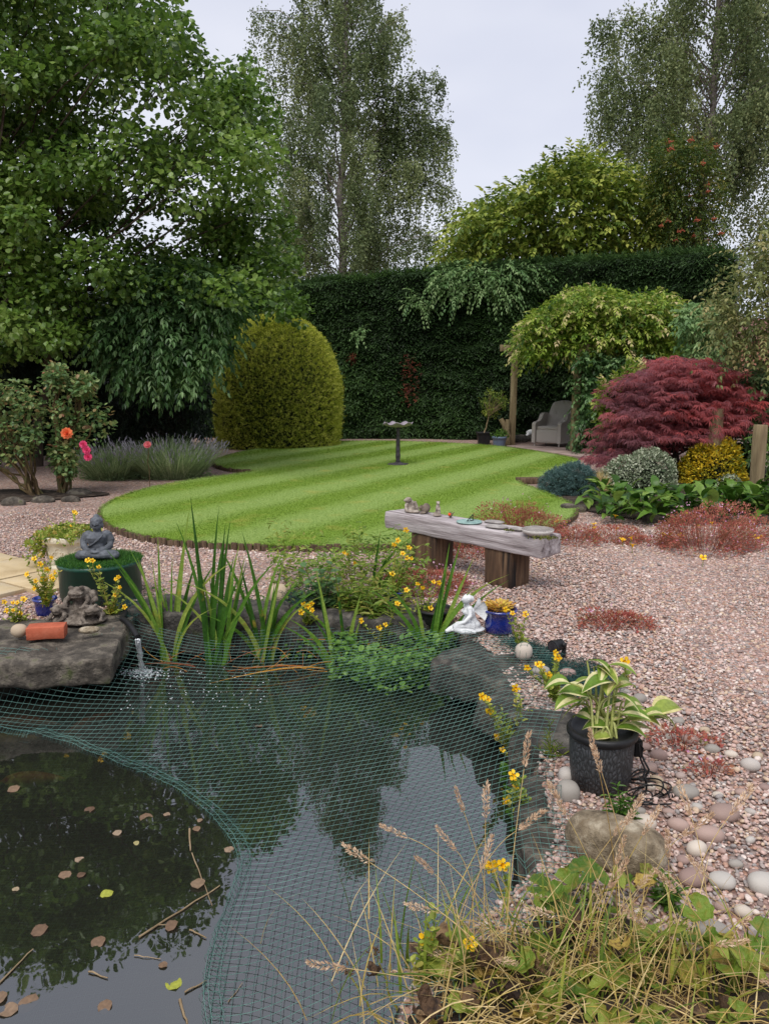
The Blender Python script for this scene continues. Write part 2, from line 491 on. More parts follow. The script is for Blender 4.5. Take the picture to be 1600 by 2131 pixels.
M['buddha'] = surf('dark_grey_cast', [S(52, 54, 58), S(84, 88, 94), S(116, 120, 126)], 11, .75, .35, 60, rnd_shift=False, spots=(12, .68, .76, S(168, 170, 172)))
M['frog'] = surf('mossy_cast_stone', [S(58, 52, 46), S(112, 102, 92), S(152, 142, 130)], 18, .95, .9, 55, spots=(14, .6, .7, S(54, 42, 34)))
M['whitecast'] = surf('white_cast', [S(176, 178, 180), S(214, 216, 217), S(232, 232, 230)], 12, .7, .2, 60)
M['figure'] = surf('weathered_figure', [S(92, 82, 74), S(148, 136, 124), S(196, 186, 174)], 22, .9, .5, 70)
M['figuredark'] = surf('dark_figure', [S(74, 64, 56), S(104, 92, 82), S(128, 116, 104)], 22, .9, .5, 70)
M['sleeper'] = surf('weathered_sleeper', [S(62, 56, 55), S(146, 136, 136), S(176, 168, 168), S(204, 196, 196)], 9, .95, 1.0, 20, stretch=(.16, 2.4, 2.4), detail=10, rnd_shift=False, spots=(3, .66, .76, S(46, 42, 42)), dist=.012)
M['sleeperleg'] = surf('tarred_sleeper', [S(40, 32, 28), S(94, 72, 54), S(140, 116, 90)], 7, .9, .9, 22, stretch=(2.2, 2.2, .2), spots=(4, .55, .62, S(26, 23, 22)), dist=.012)
M['post'] = surf('weathered_post', [S(96, 82, 62), S(132, 116, 88), S(152, 138, 108)], 5, .9, .5, 20, stretch=(2.5, 2.5, .3))
M['stake'] = surf('edging_timber', [S(52, 42, 34), S(92, 74, 58), S(122, 102, 82)], 14, .95, .8, 40, stretch=(2, 2, .4))
M['bark'] = surf('bark', [S(40, 34, 28), S(76, 66, 56), S(98, 88, 76)], 7, .95, .8, 20, stretch=(1.5, 1.5, .4))
M['birchbark'] = surf('birch_bark', [S(62, 54, 50), S(128, 120, 114), S(164, 156, 150)], 3, .9, .5, 12, stretch=(1, 1, 2.2))
M['cane'] = surf('rose_cane', [S(70, 56, 38), S(104, 86, 58), S(92, 98, 58)], 9, .8, .3, 40)
M['twig'] = surf('dry_twig', [S(112, 94, 70), S(158, 138, 108)], 12, .9, .3, 50)
M['slab'] = surf('sandstone_paving', [S(168, 146, 110), S(194, 174, 138), S(186, 172, 148)], 3, .9, .25, 40)
M['slabfar'] = surf('pink_paving', [S(128, 108, 104), S(158, 138, 130), S(150, 136, 130)], 3, .9, .2, 30)
M['brick'] = surf('red_brick', [S(150, 74, 52), S(176, 92, 66), S(186, 106, 80)], 9, .85, .3, 80, rnd_shift=False, spots=(16, .68, .74, S(90, 60, 50)))
M['soil'] = surf('soil', [S(32, 26, 22), S(62, 52, 44), S(88, 76, 66)], 12, 1, 1, 40)
M['black'] = surf('black_plastic', [S(20, 20, 21), S(36, 36, 37)], 20, .45, .08, 80)
M['cable'] = surf('black_cable', [S(14, 14, 15), S(26, 26, 27)], 20, .4, 0)
M['iron'] = surf('bronzed_iron', [S(40, 38, 40), S(66, 62, 66), S(86, 80, 84)], 18, .6, .4, 50, metal=.2)
M['ironpale'] = surf('iron_dish', [S(110, 100, 108), S(150, 140, 148), S(172, 162, 170)], 18, .65, .3, 50)
M['tub'] = surf('green_plastic', [S(22, 60, 48), S(28, 76, 60), S(38, 88, 72)], 5, .4, .04, 60, spec=.5)
M['blueglaze'] = surf('blue_glaze', [S(16, 26, 86), S(24, 40, 120), S(40, 62, 150)], 9, .12, .05, 20, spec=.7, coat=.6)
M['bluegrey'] = plain('bluegrey_plastic', S(112, 128, 152), .5)
M['potrim'] = plain('pot_soil_rim', S(60, 60, 64), .6)
M['verdigris'] = surf('verdigris', [S(96, 128, 124), S(136, 164, 158), S(160, 184, 178)], 14, .6, .2, 60, spots=(12, .6, .7, S(86, 104, 100)))
M['slate'] = surf('slate', [S(116, 110, 106), S(150, 144, 140), S(176, 170, 164)], 12, .85, .5, 50)
M['robinred'] = plain('robin_orange', S(228, 84, 24), .6)
M['robinbrown'] = plain('robin_brown', S(104, 90, 72), .7)
M['glasswhite'] = plain('pale_dish', S(196, 190, 184), .5)
M['roof'] = surf('roof_tile', [S(96, 66, 60), S(126, 90, 82)], 6, .9, .3, 20)
M['housewall'] = surf('house_brick', [S(150, 104, 86), S(170, 124, 104)], 6, .9, .3, 20)
# plants (grouped by how they look)
M['alder'] = leaf('alder_leaf', [S(52, 78, 32), S(80, 110, 44), S(112, 142, 60), S(158, 180, 100)], .36, .42, spec=.5)
M['laurel'] = leaf('laurel_leaf', [S(46, 72, 40), S(70, 102, 58), S(98, 132, 80), S(140, 168, 116)], .36, .35)
M['screen'] = leaf('shaded_evergreen_leaf', [S(14, 24, 14), S(22, 36, 18), S(36, 52, 26)], .6, .15)  # evergreen leaf; its dark colour also holds the shade under the tree canopy
M['core'] = surf('hedge_shade', [S(14, 20, 10), S(24, 32, 16)], 6, 1, .8, 20)  # solid near-black core; the shade inside the foliage is put into its colour
M['hedge'] = leaf('leylandii_spray', [S(22, 38, 16), S(38, 62, 26), S(58, 86, 38), S(84, 114, 54)], .6, .2)
M['goldcon'] = leaf('golden_conifer_spray', [S(90, 106, 32), S(150, 162, 50), S(198, 202, 74), S(234, 230, 120)], .6, .4)
M['birch'] = leaf('birch_leaf', [S(70, 86, 54), S(102, 118, 76), S(138, 150, 100), S(178, 184, 134)], .5, .45)
M['iron_tree'] = leaf('yellow_green_leaf', [S(56, 80, 26), S(96, 120, 42), S(146, 162, 66), S(192, 196, 98)], .5, .4)
M['rowan'] = leaf('rowan_leaf', [S(36, 58, 22), S(62, 86, 30), S(96, 112, 44), S(132, 122, 54)], .5, .3)
M['berry'] = plain('orange_berry', S(158, 78, 50), .6)
M['olive'] = leaf('olive_leaf', [S(66, 78, 40), S(102, 114, 62), S(138, 144, 86), S(166, 156, 104)], .45, .35)
M['wisteria'] = leaf('wisteria_leaf', [S(54, 82, 26), S(92, 124, 38), S(130, 156, 54), S(168, 182, 80), S(214, 194, 150)], .5, .4)
M['climber'] = leaf('pale_climber_leaf', [S(82, 116, 68), S(120, 152, 94), S(164, 186, 130)], .5, .35)
M['maple'] = leaf('maple_leaf', [S(150, 100, 108), S(186, 116, 120), S(214, 118, 118), S(232, 124, 118)], .5, .45)
M['juniper'] = leaf('blue_juniper_spray', [S(48, 74, 72), S(76, 104, 100), S(108, 134, 126)], .6, .15)
M['silver'] = leaf('silver_variegated_leaf', [S(70, 92, 60), S(128, 142, 112), S(186, 192, 166), S(214, 216, 196)], .5, .25)
M['gold'] = leaf('gold_variegated_leaf', [S(84, 100, 28), S(160, 150, 34), S(222, 190, 44), S(240, 214, 84)], .5, .35)
M['rose'] = leaf('rose_leaf', [S(66, 96, 58), S(98, 128, 76), S(134, 152, 92), S(156, 112, 84)], .4, .35)
M['lavender'] = leaf('lavender_stem', [S(112, 134, 90), S(146, 166, 118), S(178, 192, 150)], .6, .4)
M['lavtip'] = leaf('lavender_spike', [S(140, 136, 148), S(168, 162, 174), S(190, 184, 194)], .7, .35)
M['redherb'] = leaf('red_herb_leaf', [S(132, 130, 78), S(172, 104, 86), S(180, 88, 84), S(164, 122, 90), S(198, 126, 112), S(144, 76, 70)], .6, .4)
M['pink'] = leaf('pink_petal', [S(214, 150, 190), S(226, 190, 212)], .6, .3)
M['broad'] = leaf('broad_green_leaf', [S(42, 72, 22), S(62, 98, 30), S(88, 124, 44), S(124, 150, 66)], .38, .3)
M['mint'] = leaf('mint_leaf', [S(62, 98, 40), S(94, 134, 56), S(128, 162, 80)], .5, .3)
M['willow'] = leaf('willow_leaf', [S(74, 104, 38), S(108, 136, 50), S(146, 162, 72), S(168, 150, 84)], .5, .35)
M['mim'] = leaf('pale_mimulus_leaf', [S(90, 118, 40), S(130, 150, 56), S(168, 176, 84), S(196, 168, 92)], .5, .35)
M['yellow'] = leaf('yellow_petal', [S(240, 176, 16), S(250, 200, 26), S(252, 214, 56)], .5, .3)
M['iris'] = leaf('iris_blade', [S(52, 92, 28), S(78, 122, 38), S(106, 146, 54), S(150, 168, 74)], .4, .35, mottle=(5., S(190, 160, 66), .6, .74))
M['irisdry'] = leaf('dry_iris_blade', [S(176, 104, 48), S(206, 150, 60), S(150, 92, 66)], .6, .3)
M['hosta'] = leaf('hosta_leaf', [S(94, 128, 40), S(126, 152, 58), S(156, 168, 80)], .42, .3)
M['hostacream'] = leaf('hosta_cream', [S(220, 214, 164), S(206, 196, 132)], .45, .3)
M['hostastalk'] = leaf('hosta_stalk', [S(168, 176, 96), S(196, 200, 130)], .5, .2)
M['straw'] = leaf('straw', [S(176, 146, 84), S(206, 180, 120), S(226, 204, 150), S(184, 160, 76)], .7, .35)
M['grassgreen'] = leaf('long_grass', [S(76, 102, 30), S(112, 132, 44), S(160, 160, 70)], .5, .3)
M['seed'] = leaf('seed_head', [S(190, 158, 126), S(216, 186, 154), S(234, 212, 184)], .8, .35)
M['dead'] = leaf('withered_leaf', [S(62, 46, 36), S(104, 80, 58), S(146, 118, 86)], .8, .2, mottle=(4., S(44, 34, 30), .45, .7))
M['marsh'] = leaf('marsh_leaf', [S(74, 104, 30), S(104, 134, 46), S(140, 154, 62)], .5, .3, mottle=(3.2, S(150, 132, 60), .5, .72))
M['orangerose'] = leaf('orange_rose_petal', [S(236, 112, 68), S(244, 150, 100)], .6, .3)
M['pinkrose'] = leaf('pink_rose_petal', [S(222, 60, 116), S(236, 104, 146)], .6, .3)
M['floatleaf'] = leaf('floating_dead_leaf', [S(84, 62, 48), S(128, 104, 82), S(162, 142, 120), S(160, 164, 66)], .5, .2)
M['net'] = surf('green_net', [S(56, 92, 84), S(104, 144, 134)], 3, .5, 0, spec=.4)
M['fish'] = surf('orange_fish', [S(190, 90, 36), S(210, 120, 66)], 5, .4, 0, spec=.5)
M['fishwhite'] = surf('pale_fish', [S(196, 176, 110), S(212, 196, 140)], 5, .4, 0, spec=.5)

# ================================================================== SETTING
WZ = -.25                                   # water level
POND_PX = [(-60, 1448), (60, 1440), (160, 1415), (235, 1385), (262, 1350), (330, 1322), (450, 1312), (560, 1312), (700, 1322), (830, 1318), (930, 1350), (985, 1420), (1035, 1500), (1075, 1590), (1105, 1690), (1120, 1780), (1135, 1850), (1090, 1930), (1010, 2010), (900, 2090), (820, 2160)]
POND = [tuple(G(a, b, WZ)[:2]) for a, b in POND_PX] + [(-.05, 1.35), (-.8, 1.05), (-2.2, 1.0), (-3.4, 1.4), (-3.9, 2.6), (-3.6, 4.1)]
POND = [tuple(p) for p in chaikin(POND, 1)]
def pond_s(p):                              # > 0 inside the pond
    p = np.asarray(p, float)
    d = line_dist(p, POND, True)
    return np.where(in_poly(p, POND), d, -d)
def ground_z(p):
    s = pond_s(p)
    bank = np.clip((s + .05) / .13, 0, 1)
    return -bank * .34 - np.clip((s - .08) / .5, 0, 1) * .42

LAWN_PX = [(204, 1062), (222, 1090), (265, 1107), (330, 1121), (420, 1130), (560, 1136), (700, 1137), (830, 1136), (960, 1130), (1080, 1116), (1165, 1093), (1203, 1064), (1185, 1046), (1150, 1034), (1120, 1018), (1080, 1007), (1078, 997), (1140, 992), (1180, 975), (1215, 958), (1140, 943), (1062, 931), (1000, 925), (900, 920), (800, 917), (700, 918), (610, 924), (520, 936), (455, 953), (444, 964), (462, 973), (505, 978), (540, 980), (430, 994), (330, 1010), (250, 1033)]
LZ = .055
LAWN = chaikin([G(a, b, LZ)[:2] for a, b in LAWN_PX], 2)

# ground: one sheet with the pond sunk into it
fx = np.concatenate([-np.geomspace(400, 5.2, 22), np.arange(-5, 2.41, .065), np.geomspace(2.6, 400, 26)])
fy = np.concatenate([-np.geomspace(60, 1, 8), np.arange(.6, 6.3, .065), np.geomspace(6.5, 900, 34)])
gx, gy = np.meshgrid(fx, fy, indexing='ij')
gp = np.stack([gx, gy], -1)
gz = ground_z(gp)
gz = gz + np.where(pond_s(gp) < -.1, .012 * noise(np.stack([gx, gy, gx * 0], -1), .9), 0) * (np.hypot(gx, gy) < 30)
inl = in_poly(gp, LAWN)
gz = np.where(inl, np.minimum(gz, 0), gz)
gi = np.arange(len(fx) * len(fy)).reshape(len(fx), len(fy))
gq = np.stack([gi[:-1, :-1], gi[1:, :-1], gi[1:, 1:], gi[:-1, 1:]], -1).reshape(-1, 4)
m, n, l, p = new_mat('gravel_ground')
geo = n.new('ShaderNodeNewGeometry')
vo = n.new('ShaderNodeTexVoronoi'); vo.inputs['Scale'].default_value = 46
l.new(geo.outputs['Position'], vo.inputs['Vector'])
sp = n.new('ShaderNodeSeparateColor'); l.new(vo.outputs['Color'], sp.inputs[0])
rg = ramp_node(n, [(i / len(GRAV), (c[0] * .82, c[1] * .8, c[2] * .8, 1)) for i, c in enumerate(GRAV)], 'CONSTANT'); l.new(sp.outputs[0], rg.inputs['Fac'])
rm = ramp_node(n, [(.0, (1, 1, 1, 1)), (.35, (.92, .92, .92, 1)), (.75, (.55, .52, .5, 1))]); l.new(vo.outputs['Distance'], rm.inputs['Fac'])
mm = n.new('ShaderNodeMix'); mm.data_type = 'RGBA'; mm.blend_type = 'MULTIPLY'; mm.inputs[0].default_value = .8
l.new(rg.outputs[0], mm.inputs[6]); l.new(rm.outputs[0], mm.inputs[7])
big = n.new('ShaderNodeTexNoise'); big.inputs['Scale'].default_value = 1.1; big.inputs['Detail'].default_value = 5
l.new(geo.outputs['Position'], big.inputs['Vector'])
rb = ramp_node(n, [(.35, (.82, .8, .78, 1)), (.65, (1.08, 1.05, 1.05, 1))]); l.new(big.outputs['Fac'], rb.inputs['Fac'])
mb2 = n.new('ShaderNodeMix'); mb2.data_type = 'RGBA'; mb2.blend_type = 'MULTIPLY'; mb2.inputs[0].default_value = 1
l.new(mm.outputs[2], mb2.inputs[6]); l.new(rb.outputs[0], mb2.inputs[7])
sx = n.new('ShaderNodeSeparateXYZ'); l.new(geo.outputs['Position'], sx.inputs[0])
mrz = n.new('ShaderNodeMapRange'); mrz.inputs[1].default_value = -.03; mrz.inputs[2].default_value = -.12; l.new(sx.outputs[2], mrz.inputs[0])
mud = n.new('ShaderNodeTexNoise'); mud.inputs['Scale'].default_value = 5; l.new(geo.outputs['Position'], mud.inputs['Vector'])
rmu = ramp_node(n, [(.3, S(22, 22, 18)), (.7, S(46, 44, 34))]); l.new(mud.outputs['Fac'], rmu.inputs['Fac'])
mz = n.new('ShaderNodeMix'); mz.data_type = 'RGBA'
l.new(mrz.outputs[0], mz.inputs[0]); l.new(mb2.outputs[2], mz.inputs[6]); l.new(rmu.outputs[0], mz.inputs[7]); l.new(mz.outputs[2], p.inputs['Base Color'])
p.inputs['Roughness'].default_value = .85; p.inputs['Specular IOR Level'].default_value = .3
bp = n.new('ShaderNodeBump'); bp.inputs['Strength'].default_value = .9; bp.inputs['Distance'].default_value = .012; bp.invert = True
l.new(vo.outputs['Distance'], bp.inputs['Height']); l.new(bp.outputs[0], p.inputs['Normal'])
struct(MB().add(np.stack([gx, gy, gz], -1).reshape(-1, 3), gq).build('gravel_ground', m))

# water
m, n, l, p = new_mat('pond_water')
n.remove(p)
fr = n.new('ShaderNodeFresnel'); fr.inputs['IOR'].default_value = 2.4
gl = n.new('ShaderNodeBsdfGlossy'); gl.inputs['Roughness'].default_value = .012; gl.inputs['Color'].default_value = (.96, .98, 1, 1)
tr = n.new('ShaderNodeBsdfTransparent'); tr.inputs['Color'].default_value = (.62, .62, .48, 1)
df = n.new('ShaderNodeBsdfDiffuse'); df.inputs['Color'].default_value = (.042, .044, .035, 1)
m1 = n.new('ShaderNodeMixShader'); m1.inputs[0].default_value = .68
m2 = n.new('ShaderNodeMixShader')
geo = n.new('ShaderNodeNewGeometry')
wv = n.new('ShaderNodeTexNoise'); wv.inputs['Scale'].default_value = 5.5; wv.inputs['Detail'].default_value = 2
l.new(geo.outputs['Position'], wv.inputs['Vector'])
wv2 = n.new('ShaderNodeTexNoise'); wv2.inputs['Scale'].default_value = 34; wv2.inputs['Detail'].default_value = 2
l.new(geo.outputs['Position'], wv2.inputs['Vector'])
fall = G(300, 1405, WZ)
dv = n.new('ShaderNodeVectorMath'); dv.operation = 'DISTANCE'; dv.inputs[1].default_value = tuple(fall)
l.new(geo.outputs['Position'], dv.inputs[0])
mrd = n.new('ShaderNodeMapRange'); mrd.inputs[1].default_value = .1; mrd.inputs[2].default_value = 1.6; mrd.inputs[3].default_value = .6; mrd.inputs[4].default_value = 0
l.new(dv.outputs['Value'], mrd.inputs[0])
mu = n.new('ShaderNodeMath'); mu.operation = 'MULTIPLY'; l.new(wv2.outputs['Fac'], mu.inputs[0]); l.new(mrd.outputs[0], mu.inputs[1])
ad = n.new('ShaderNodeMath'); ad.operation = 'ADD'; l.new(mu.outputs[0], ad.inputs[0]); l.new(wv.outputs['Fac'], ad.inputs[1])
bp = n.new('ShaderNodeBump'); bp.inputs['Strength'].default_value = .06; bp.inputs['Distance'].default_value = .012
l.new(ad.outputs[0], bp.inputs['Height'])
l.new(bp.outputs[0], gl.inputs['Normal']); l.new(bp.outputs[0], fr.inputs['Normal'])
l.new(df.outputs[0], m1.inputs[1]); l.new(tr.outputs[0], m1.inputs[2])
l.new(fr.outputs[0], m2.inputs[0]); l.new(m1.outputs[0], m2.inputs[1]); l.new(gl.outputs[0], m2.inputs[2])
l.new(m2.outputs[0], n['Material Output'].inputs['Surface'])
wv_ = np.array([(x, y, WZ) for x, y in POND])
cen = wv_.mean(0); out = unit(wv_ - cen); wv_ = wv_ + out * .06
struct(MB().add(wv_, [tuple(range(len(wv_)))[::-1]]).build('pond_water', m, smooth=False))

# lawn
m, n, l, p = new_mat('lawn')
geo = n.new('ShaderNodeNewGeometry')
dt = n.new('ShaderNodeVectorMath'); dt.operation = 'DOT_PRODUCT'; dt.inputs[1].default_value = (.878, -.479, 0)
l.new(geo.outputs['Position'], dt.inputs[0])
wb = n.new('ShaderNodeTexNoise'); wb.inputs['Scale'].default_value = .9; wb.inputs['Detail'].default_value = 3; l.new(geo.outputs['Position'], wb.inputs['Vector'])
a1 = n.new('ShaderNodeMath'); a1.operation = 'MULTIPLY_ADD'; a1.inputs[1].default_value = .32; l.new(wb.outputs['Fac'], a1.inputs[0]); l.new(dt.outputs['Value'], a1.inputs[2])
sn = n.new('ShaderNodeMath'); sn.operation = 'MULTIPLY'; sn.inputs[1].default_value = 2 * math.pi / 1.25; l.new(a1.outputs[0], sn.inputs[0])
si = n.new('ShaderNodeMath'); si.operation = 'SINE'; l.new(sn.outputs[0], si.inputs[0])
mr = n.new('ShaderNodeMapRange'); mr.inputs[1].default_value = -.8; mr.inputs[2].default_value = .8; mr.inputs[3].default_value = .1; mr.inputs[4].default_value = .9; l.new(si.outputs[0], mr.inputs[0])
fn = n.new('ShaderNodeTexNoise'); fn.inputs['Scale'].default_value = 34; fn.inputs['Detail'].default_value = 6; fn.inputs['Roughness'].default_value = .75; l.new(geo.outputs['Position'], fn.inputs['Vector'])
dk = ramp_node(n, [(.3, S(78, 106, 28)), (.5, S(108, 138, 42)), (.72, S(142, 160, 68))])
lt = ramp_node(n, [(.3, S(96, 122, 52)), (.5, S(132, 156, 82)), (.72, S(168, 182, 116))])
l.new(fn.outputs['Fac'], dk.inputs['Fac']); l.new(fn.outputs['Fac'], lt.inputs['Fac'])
mxl = n.new('ShaderNodeMix'); mxl.data_type = 'RGBA'; l.new(mr.outputs[0], mxl.inputs[0]); l.new(dk.outputs[0], mxl.inputs[6]); l.new(lt.outputs[0], mxl.inputs[7])  # mowing stripes: how leaning blades catch the light, put into the colour
pt = n.new('ShaderNodeTexNoise'); pt.inputs['Scale'].default_value = 2.3; pt.inputs['Detail'].default_value = 5; l.new(geo.outputs['Position'], pt.inputs['Vector'])
rp = ramp_node(n, [(.58, (0, 0, 0, 1)), (.78, (.55, .55, .55, 1))]); l.new(pt.outputs['Fac'], rp.inputs['Fac'])
mxp = n.new('ShaderNodeMix'); mxp.data_type = 'RGBA'; l.new(rp.outputs[0], mxp.inputs[0]); l.new(mxl.outputs[2], mxp.inputs[6]); mxp.inputs[7].default_value = S(164, 156, 76)
hsl = n.new('ShaderNodeHueSaturation'); hsl.inputs['Value'].default_value = .98; hsl.inputs['Saturation'].default_value = 1.0; l.new(mxp.outputs[2], hsl.inputs['Color'])
l.new(hsl.outputs[0], p.inputs['Base Color'])
p.inputs['Roughness'].default_value = .8; p.inputs['Specular IOR Level'].default_value = .15
bp = n.new('ShaderNodeBump'); bp.inputs['Strength'].default_value = .6; bp.inputs['Distance'].default_value = .03
l.new(fn.outputs['Fac'], bp.inputs['Height']); l.new(bp.outputs[0], p.inputs['Normal'])
M['lawn'] = m
k = len(LAWN)
lv = np.vstack([np.c_[LAWN, np.full(k, LZ)], np.c_[LAWN, np.full(k, -.03)]])
mbl = MB().add(lv, [tuple(range(k))] + [(i, (i + 1) % k, (i + 1) % k + k, i + k)[::-1] for i in range(k)])
lawn_o = struct(mbl.build('lawn', m, smooth=False))
# blades of grass over it, leaning with the mower's stripes
ng = 125000
cand = np.c_[U(-7, 7, ng * 3), 7 + 14 * U(0, 1, ng * 3) ** 1.7]
cand = cand[in_poly(cand, LAWN)][:ng]
st = np.sin((cand @ np.array([.878, -.479]) + .2) * 2 * math.pi / 1.25)
hd = np.where(st[:, None] > 0, np.array([[.479, .878, 0]]), -np.array([[.479, .878, 0]])) + rnd(len(cand)) * .5
hd[:, 2] = 0
gb = MB()
gdist = np.linalg.norm(cand, axis=1)
leafset(gb, np.c_[cand, np.full(len(cand), LZ - .002)], unit(hd * .35 + np.array([0, 0, .8])), np.array([0, -1., .1]) + rnd(len(cand)) * .5, U(.008, .019, len(cand)), U(.004, .007, len(cand)) * gdist / 8, 'tri', U(0, 1, len(cand)))
rim = resample(LAWN, .0035, True); nr_ = len(rim); rim = rim + rnd(nr_, 2) * .012
rt_ = unit(np.roll(rim, -20, 0) - np.roll(rim, 20, 0)); ro_ = np.stack([rt_[:, 1], -rt_[:, 0]], 1)
ro_ = np.where((np.einsum('ij,ij->i', ro_, rim - LAWN.mean(0)) > 0)[:, None], ro_, -ro_)
leafset(gb, np.c_[rim, np.full(nr_, LZ)], unit(np.c_[ro_ * U(.2, 1.1, nr_)[:, None] + rnd(nr_, 2) * .4, U(.1, .8, nr_)]), rnd(nr_), U(.02, .055, nr_), .008, 'tri', U(0, 1, nr_))
gr = gb.build('lawn_grass', M['lawn'], smooth=False, kind='stuff')
tag(gr, 'short striped grass growing all over the curved lawn', 'grass')

# timber edging round the lawn, each stake a piece
edge = thing('lawn_edging', 'dark low timber stake edging running round the curved front of the lawn', 'edging')
per = resample(LAWN, .076, True)
tn = unit(np.roll(per, -1, 0) - np.roll(per, 1, 0))
onr = np.stack([tn[:, 1], -tn[:, 0]], 1)
facing = np.einsum('ij,ij->i', onr, -per) > -.12 * np.linalg.norm(per, axis=1)
if facing.mean() < .25: onr = -onr; facing = ~facing
cand_i = [i for i in range(len(per)) if facing[i] and abs(per[i, 0]) < per[i, 1] * .56]
cand_i = sorted(cand_i, key=lambda i: np.hypot(*per[i]))[:300]
smesh = []
for q in range(4):
    b = MB(); rbox(b, (0, 0, 0), (.07, .034, .13), .012, (3, 2, 3), .006, 14, seed=q)
    smesh.append(b.mesh('edging_stake', M['stake']))
for i in cand_i:
    a = math.atan2(tn[i, 1], tn[i, 0])
    piece('edging_stake', smesh[R.randint(4)], edge, (per[i, 0] + onr[i, 0] * .02, per[i, 1] + onr[i, 1] * .02, .008 + U(-.014, .012)), (U(-.06, .06), U(-.06, .06), a), (U(.8, 1.08), 1, 1))

# loose gravel
pc = bpy.data.collections.new('pebble_shapes')
pm = pebble_mat('pebble', GRAV, .9)
for q in range(6):
    v, f = stone_v((1, U(.68, .95), U(.42, .7)), 20 + q, 2, .12)
    pc.objects.link(bpy.data.objects.new('pebble', MB().add(v, f).mesh('pebble', pm)))
PAVE_A = rad(-35)
PAVE_O = np.array([-2.25, 6.08])
def in_paving(p):
    d = (p - PAVE_O) @ np.array([[math.cos(PAVE_A), -math.sin(PAVE_A)], [math.sin(PAVE_A), math.cos(PAVE_A)]])
    return (d[:, 0] < 0) & (d[:, 1] < 0)
c2 = np.c_[U(-4.6, 5.2, 420000), U(1.35, 9.6, 420000)]
dpt = c2[:, 1]
keep = (np.abs(c2[:, 0]) < dpt * .53 + .15) & (pond_s(c2) < -.03) & ~in_poly(c2, LAWN) & ~in_paving(c2)
BANK = chaikin([G(a_, b_)[:2] for a_, b_ in [(830, 2131), (930, 2060), (1060, 1960), (1150, 1885), (1260, 1905), (1380, 1950), (1470, 2010), (1560, 2040), (1700, 2090), (1700, 2500), (700, 2500)]], 2)
keep &= ~in_poly(c2, BANK)
keep &= U(0, 1, len(c2)) < np.interp(dpt, [2, 4.5, 7, 9.6], [1, .85, .5, .2])
c2 = c2[keep]
np_ = len(c2)
sz = np.clip(np.exp(R.normal(math.log(.0148), .3, np_)), .009, .045) * np.interp(c2[:, 1], [2, 6], [1.0, 1.12])
gpts = np.c_[c2, ground_z(c2) + sz * U(.02, .36, np_)]
gm = bpy.data.meshes.new('gravel'); gm.vertices.add(np_); gm.vertices.foreach_set('co', gpts.astype(np.float32).ravel())
a = gm.attributes.new('rot', 'FLOAT_VECTOR', 'POINT'); a.data.foreach_set('vector', np.c_[U(-.5, .5, np_), U(-.5, .5, np_), U(0, 6.28, np_)].astype(np.float32).ravel())
a = gm.attributes.new('scl', 'FLOAT', 'POINT'); a.data.foreach_set('value', sz.astype(np.float32))
go = bpy.data.objects.new('gravel', gm); COL.objects.link(go); go['kind'] = 'stuff'
tag(go, 'loose pink and grey gravel spread between pond and lawn', 'gravel')
ng_ = bpy.data.node_groups.new('scatter_pebbles', 'GeometryNodeTree')
ng_.interface.new_socket('Geometry', in_out='INPUT', socket_type='NodeSocketGeometry')
ng_.interface.new_socket('Geometry', in_out='OUTPUT', socket_type='NodeSocketGeometry')
gn, gl_ = ng_.nodes, ng_.links
gi_, go_ = gn.new('NodeGroupInput'), gn.new('NodeGroupOutput')
iop = gn.new('GeometryNodeInstanceOnPoints'); ci = gn.new('GeometryNodeCollectionInfo')
ci.inputs['Collection'].default_value = pc; ci.inputs['Separate Children'].default_value = True; ci.inputs['Reset Children'].default_value = True
iop.inputs['Pick Instance'].default_value = True
na = gn.new('GeometryNodeInputNamedAttribute'); na.data_type = 'FLOAT_VECTOR'; na.inputs['Name'].default_value = 'rot'
nb = gn.new('GeometryNodeInputNamedAttribute'); nb.data_type = 'FLOAT'; nb.inputs['Name'].default_value = 'scl'
rv = gn.new('FunctionNodeRandomValue'); rv.data_type = 'INT'; rv.inputs[4].default_value = 0; rv.inputs[5].default_value = 5
gl_.new(gi_.outputs[0], iop.inputs['Points']); gl_.new(ci.outputs[0], iop.inputs['Instance'])
gl_.new(na.outputs['Attribute'], iop.inputs['Rotation']); gl_.new(nb.outputs['Attribute'], iop.inputs['Scale'])
gl_.new(rv.outputs[2], iop.inputs['Instance Index']); gl_.new(iop.outputs[0], go_.inputs[0])
go.modifiers.new('scatter', 'NODES').node_group = ng_

# paving at the left and under the pergola
pave = struct(bpy.data.objects.new('stone_paving', None)); COL.objects.link(pave)
pa = rotz(PAVE_A)
for i in range(4):
    for j in range(4):
        w, h = .62, .56
        c = np.r_[PAVE_O, 0] + pa @ np.array([-(i + .5) * w - (.2 if j % 2 else 0) + (.1 if i == 0 and j % 2 else 0), -(j + .5) * h, 0])
        if pond_s(c[:2]) > -.25: continue
        b = MB(); rbox(b, (0, 0, 0), (w - .016 - (.2 if i == 0 and j % 2 else 0), h - .016, .05), .012, (5, 5, 2), .003, 8, seed=i + 4 * j)
        piece('slab', b.mesh('slab', M['slab']), pave, (c[0], c[1], .004 + U(-.004, .004)), (U(-.006, .006), U(-.006, .006), PAVE_A))
patio = struct(bpy.data.objects.new('patio_paving', None)); COL.objects.link(patio)
A0 = G(1052, 929, .03)[:2]; A1 = G(1228, 956, .03)[:2]
dA = unit(A1 - A0); nA = np.array([-dA[1], dA[0]]); nA = nA if nA[0] > 0 else -nA
LA = np.linalg.norm(A1 - A0); na_ = 5
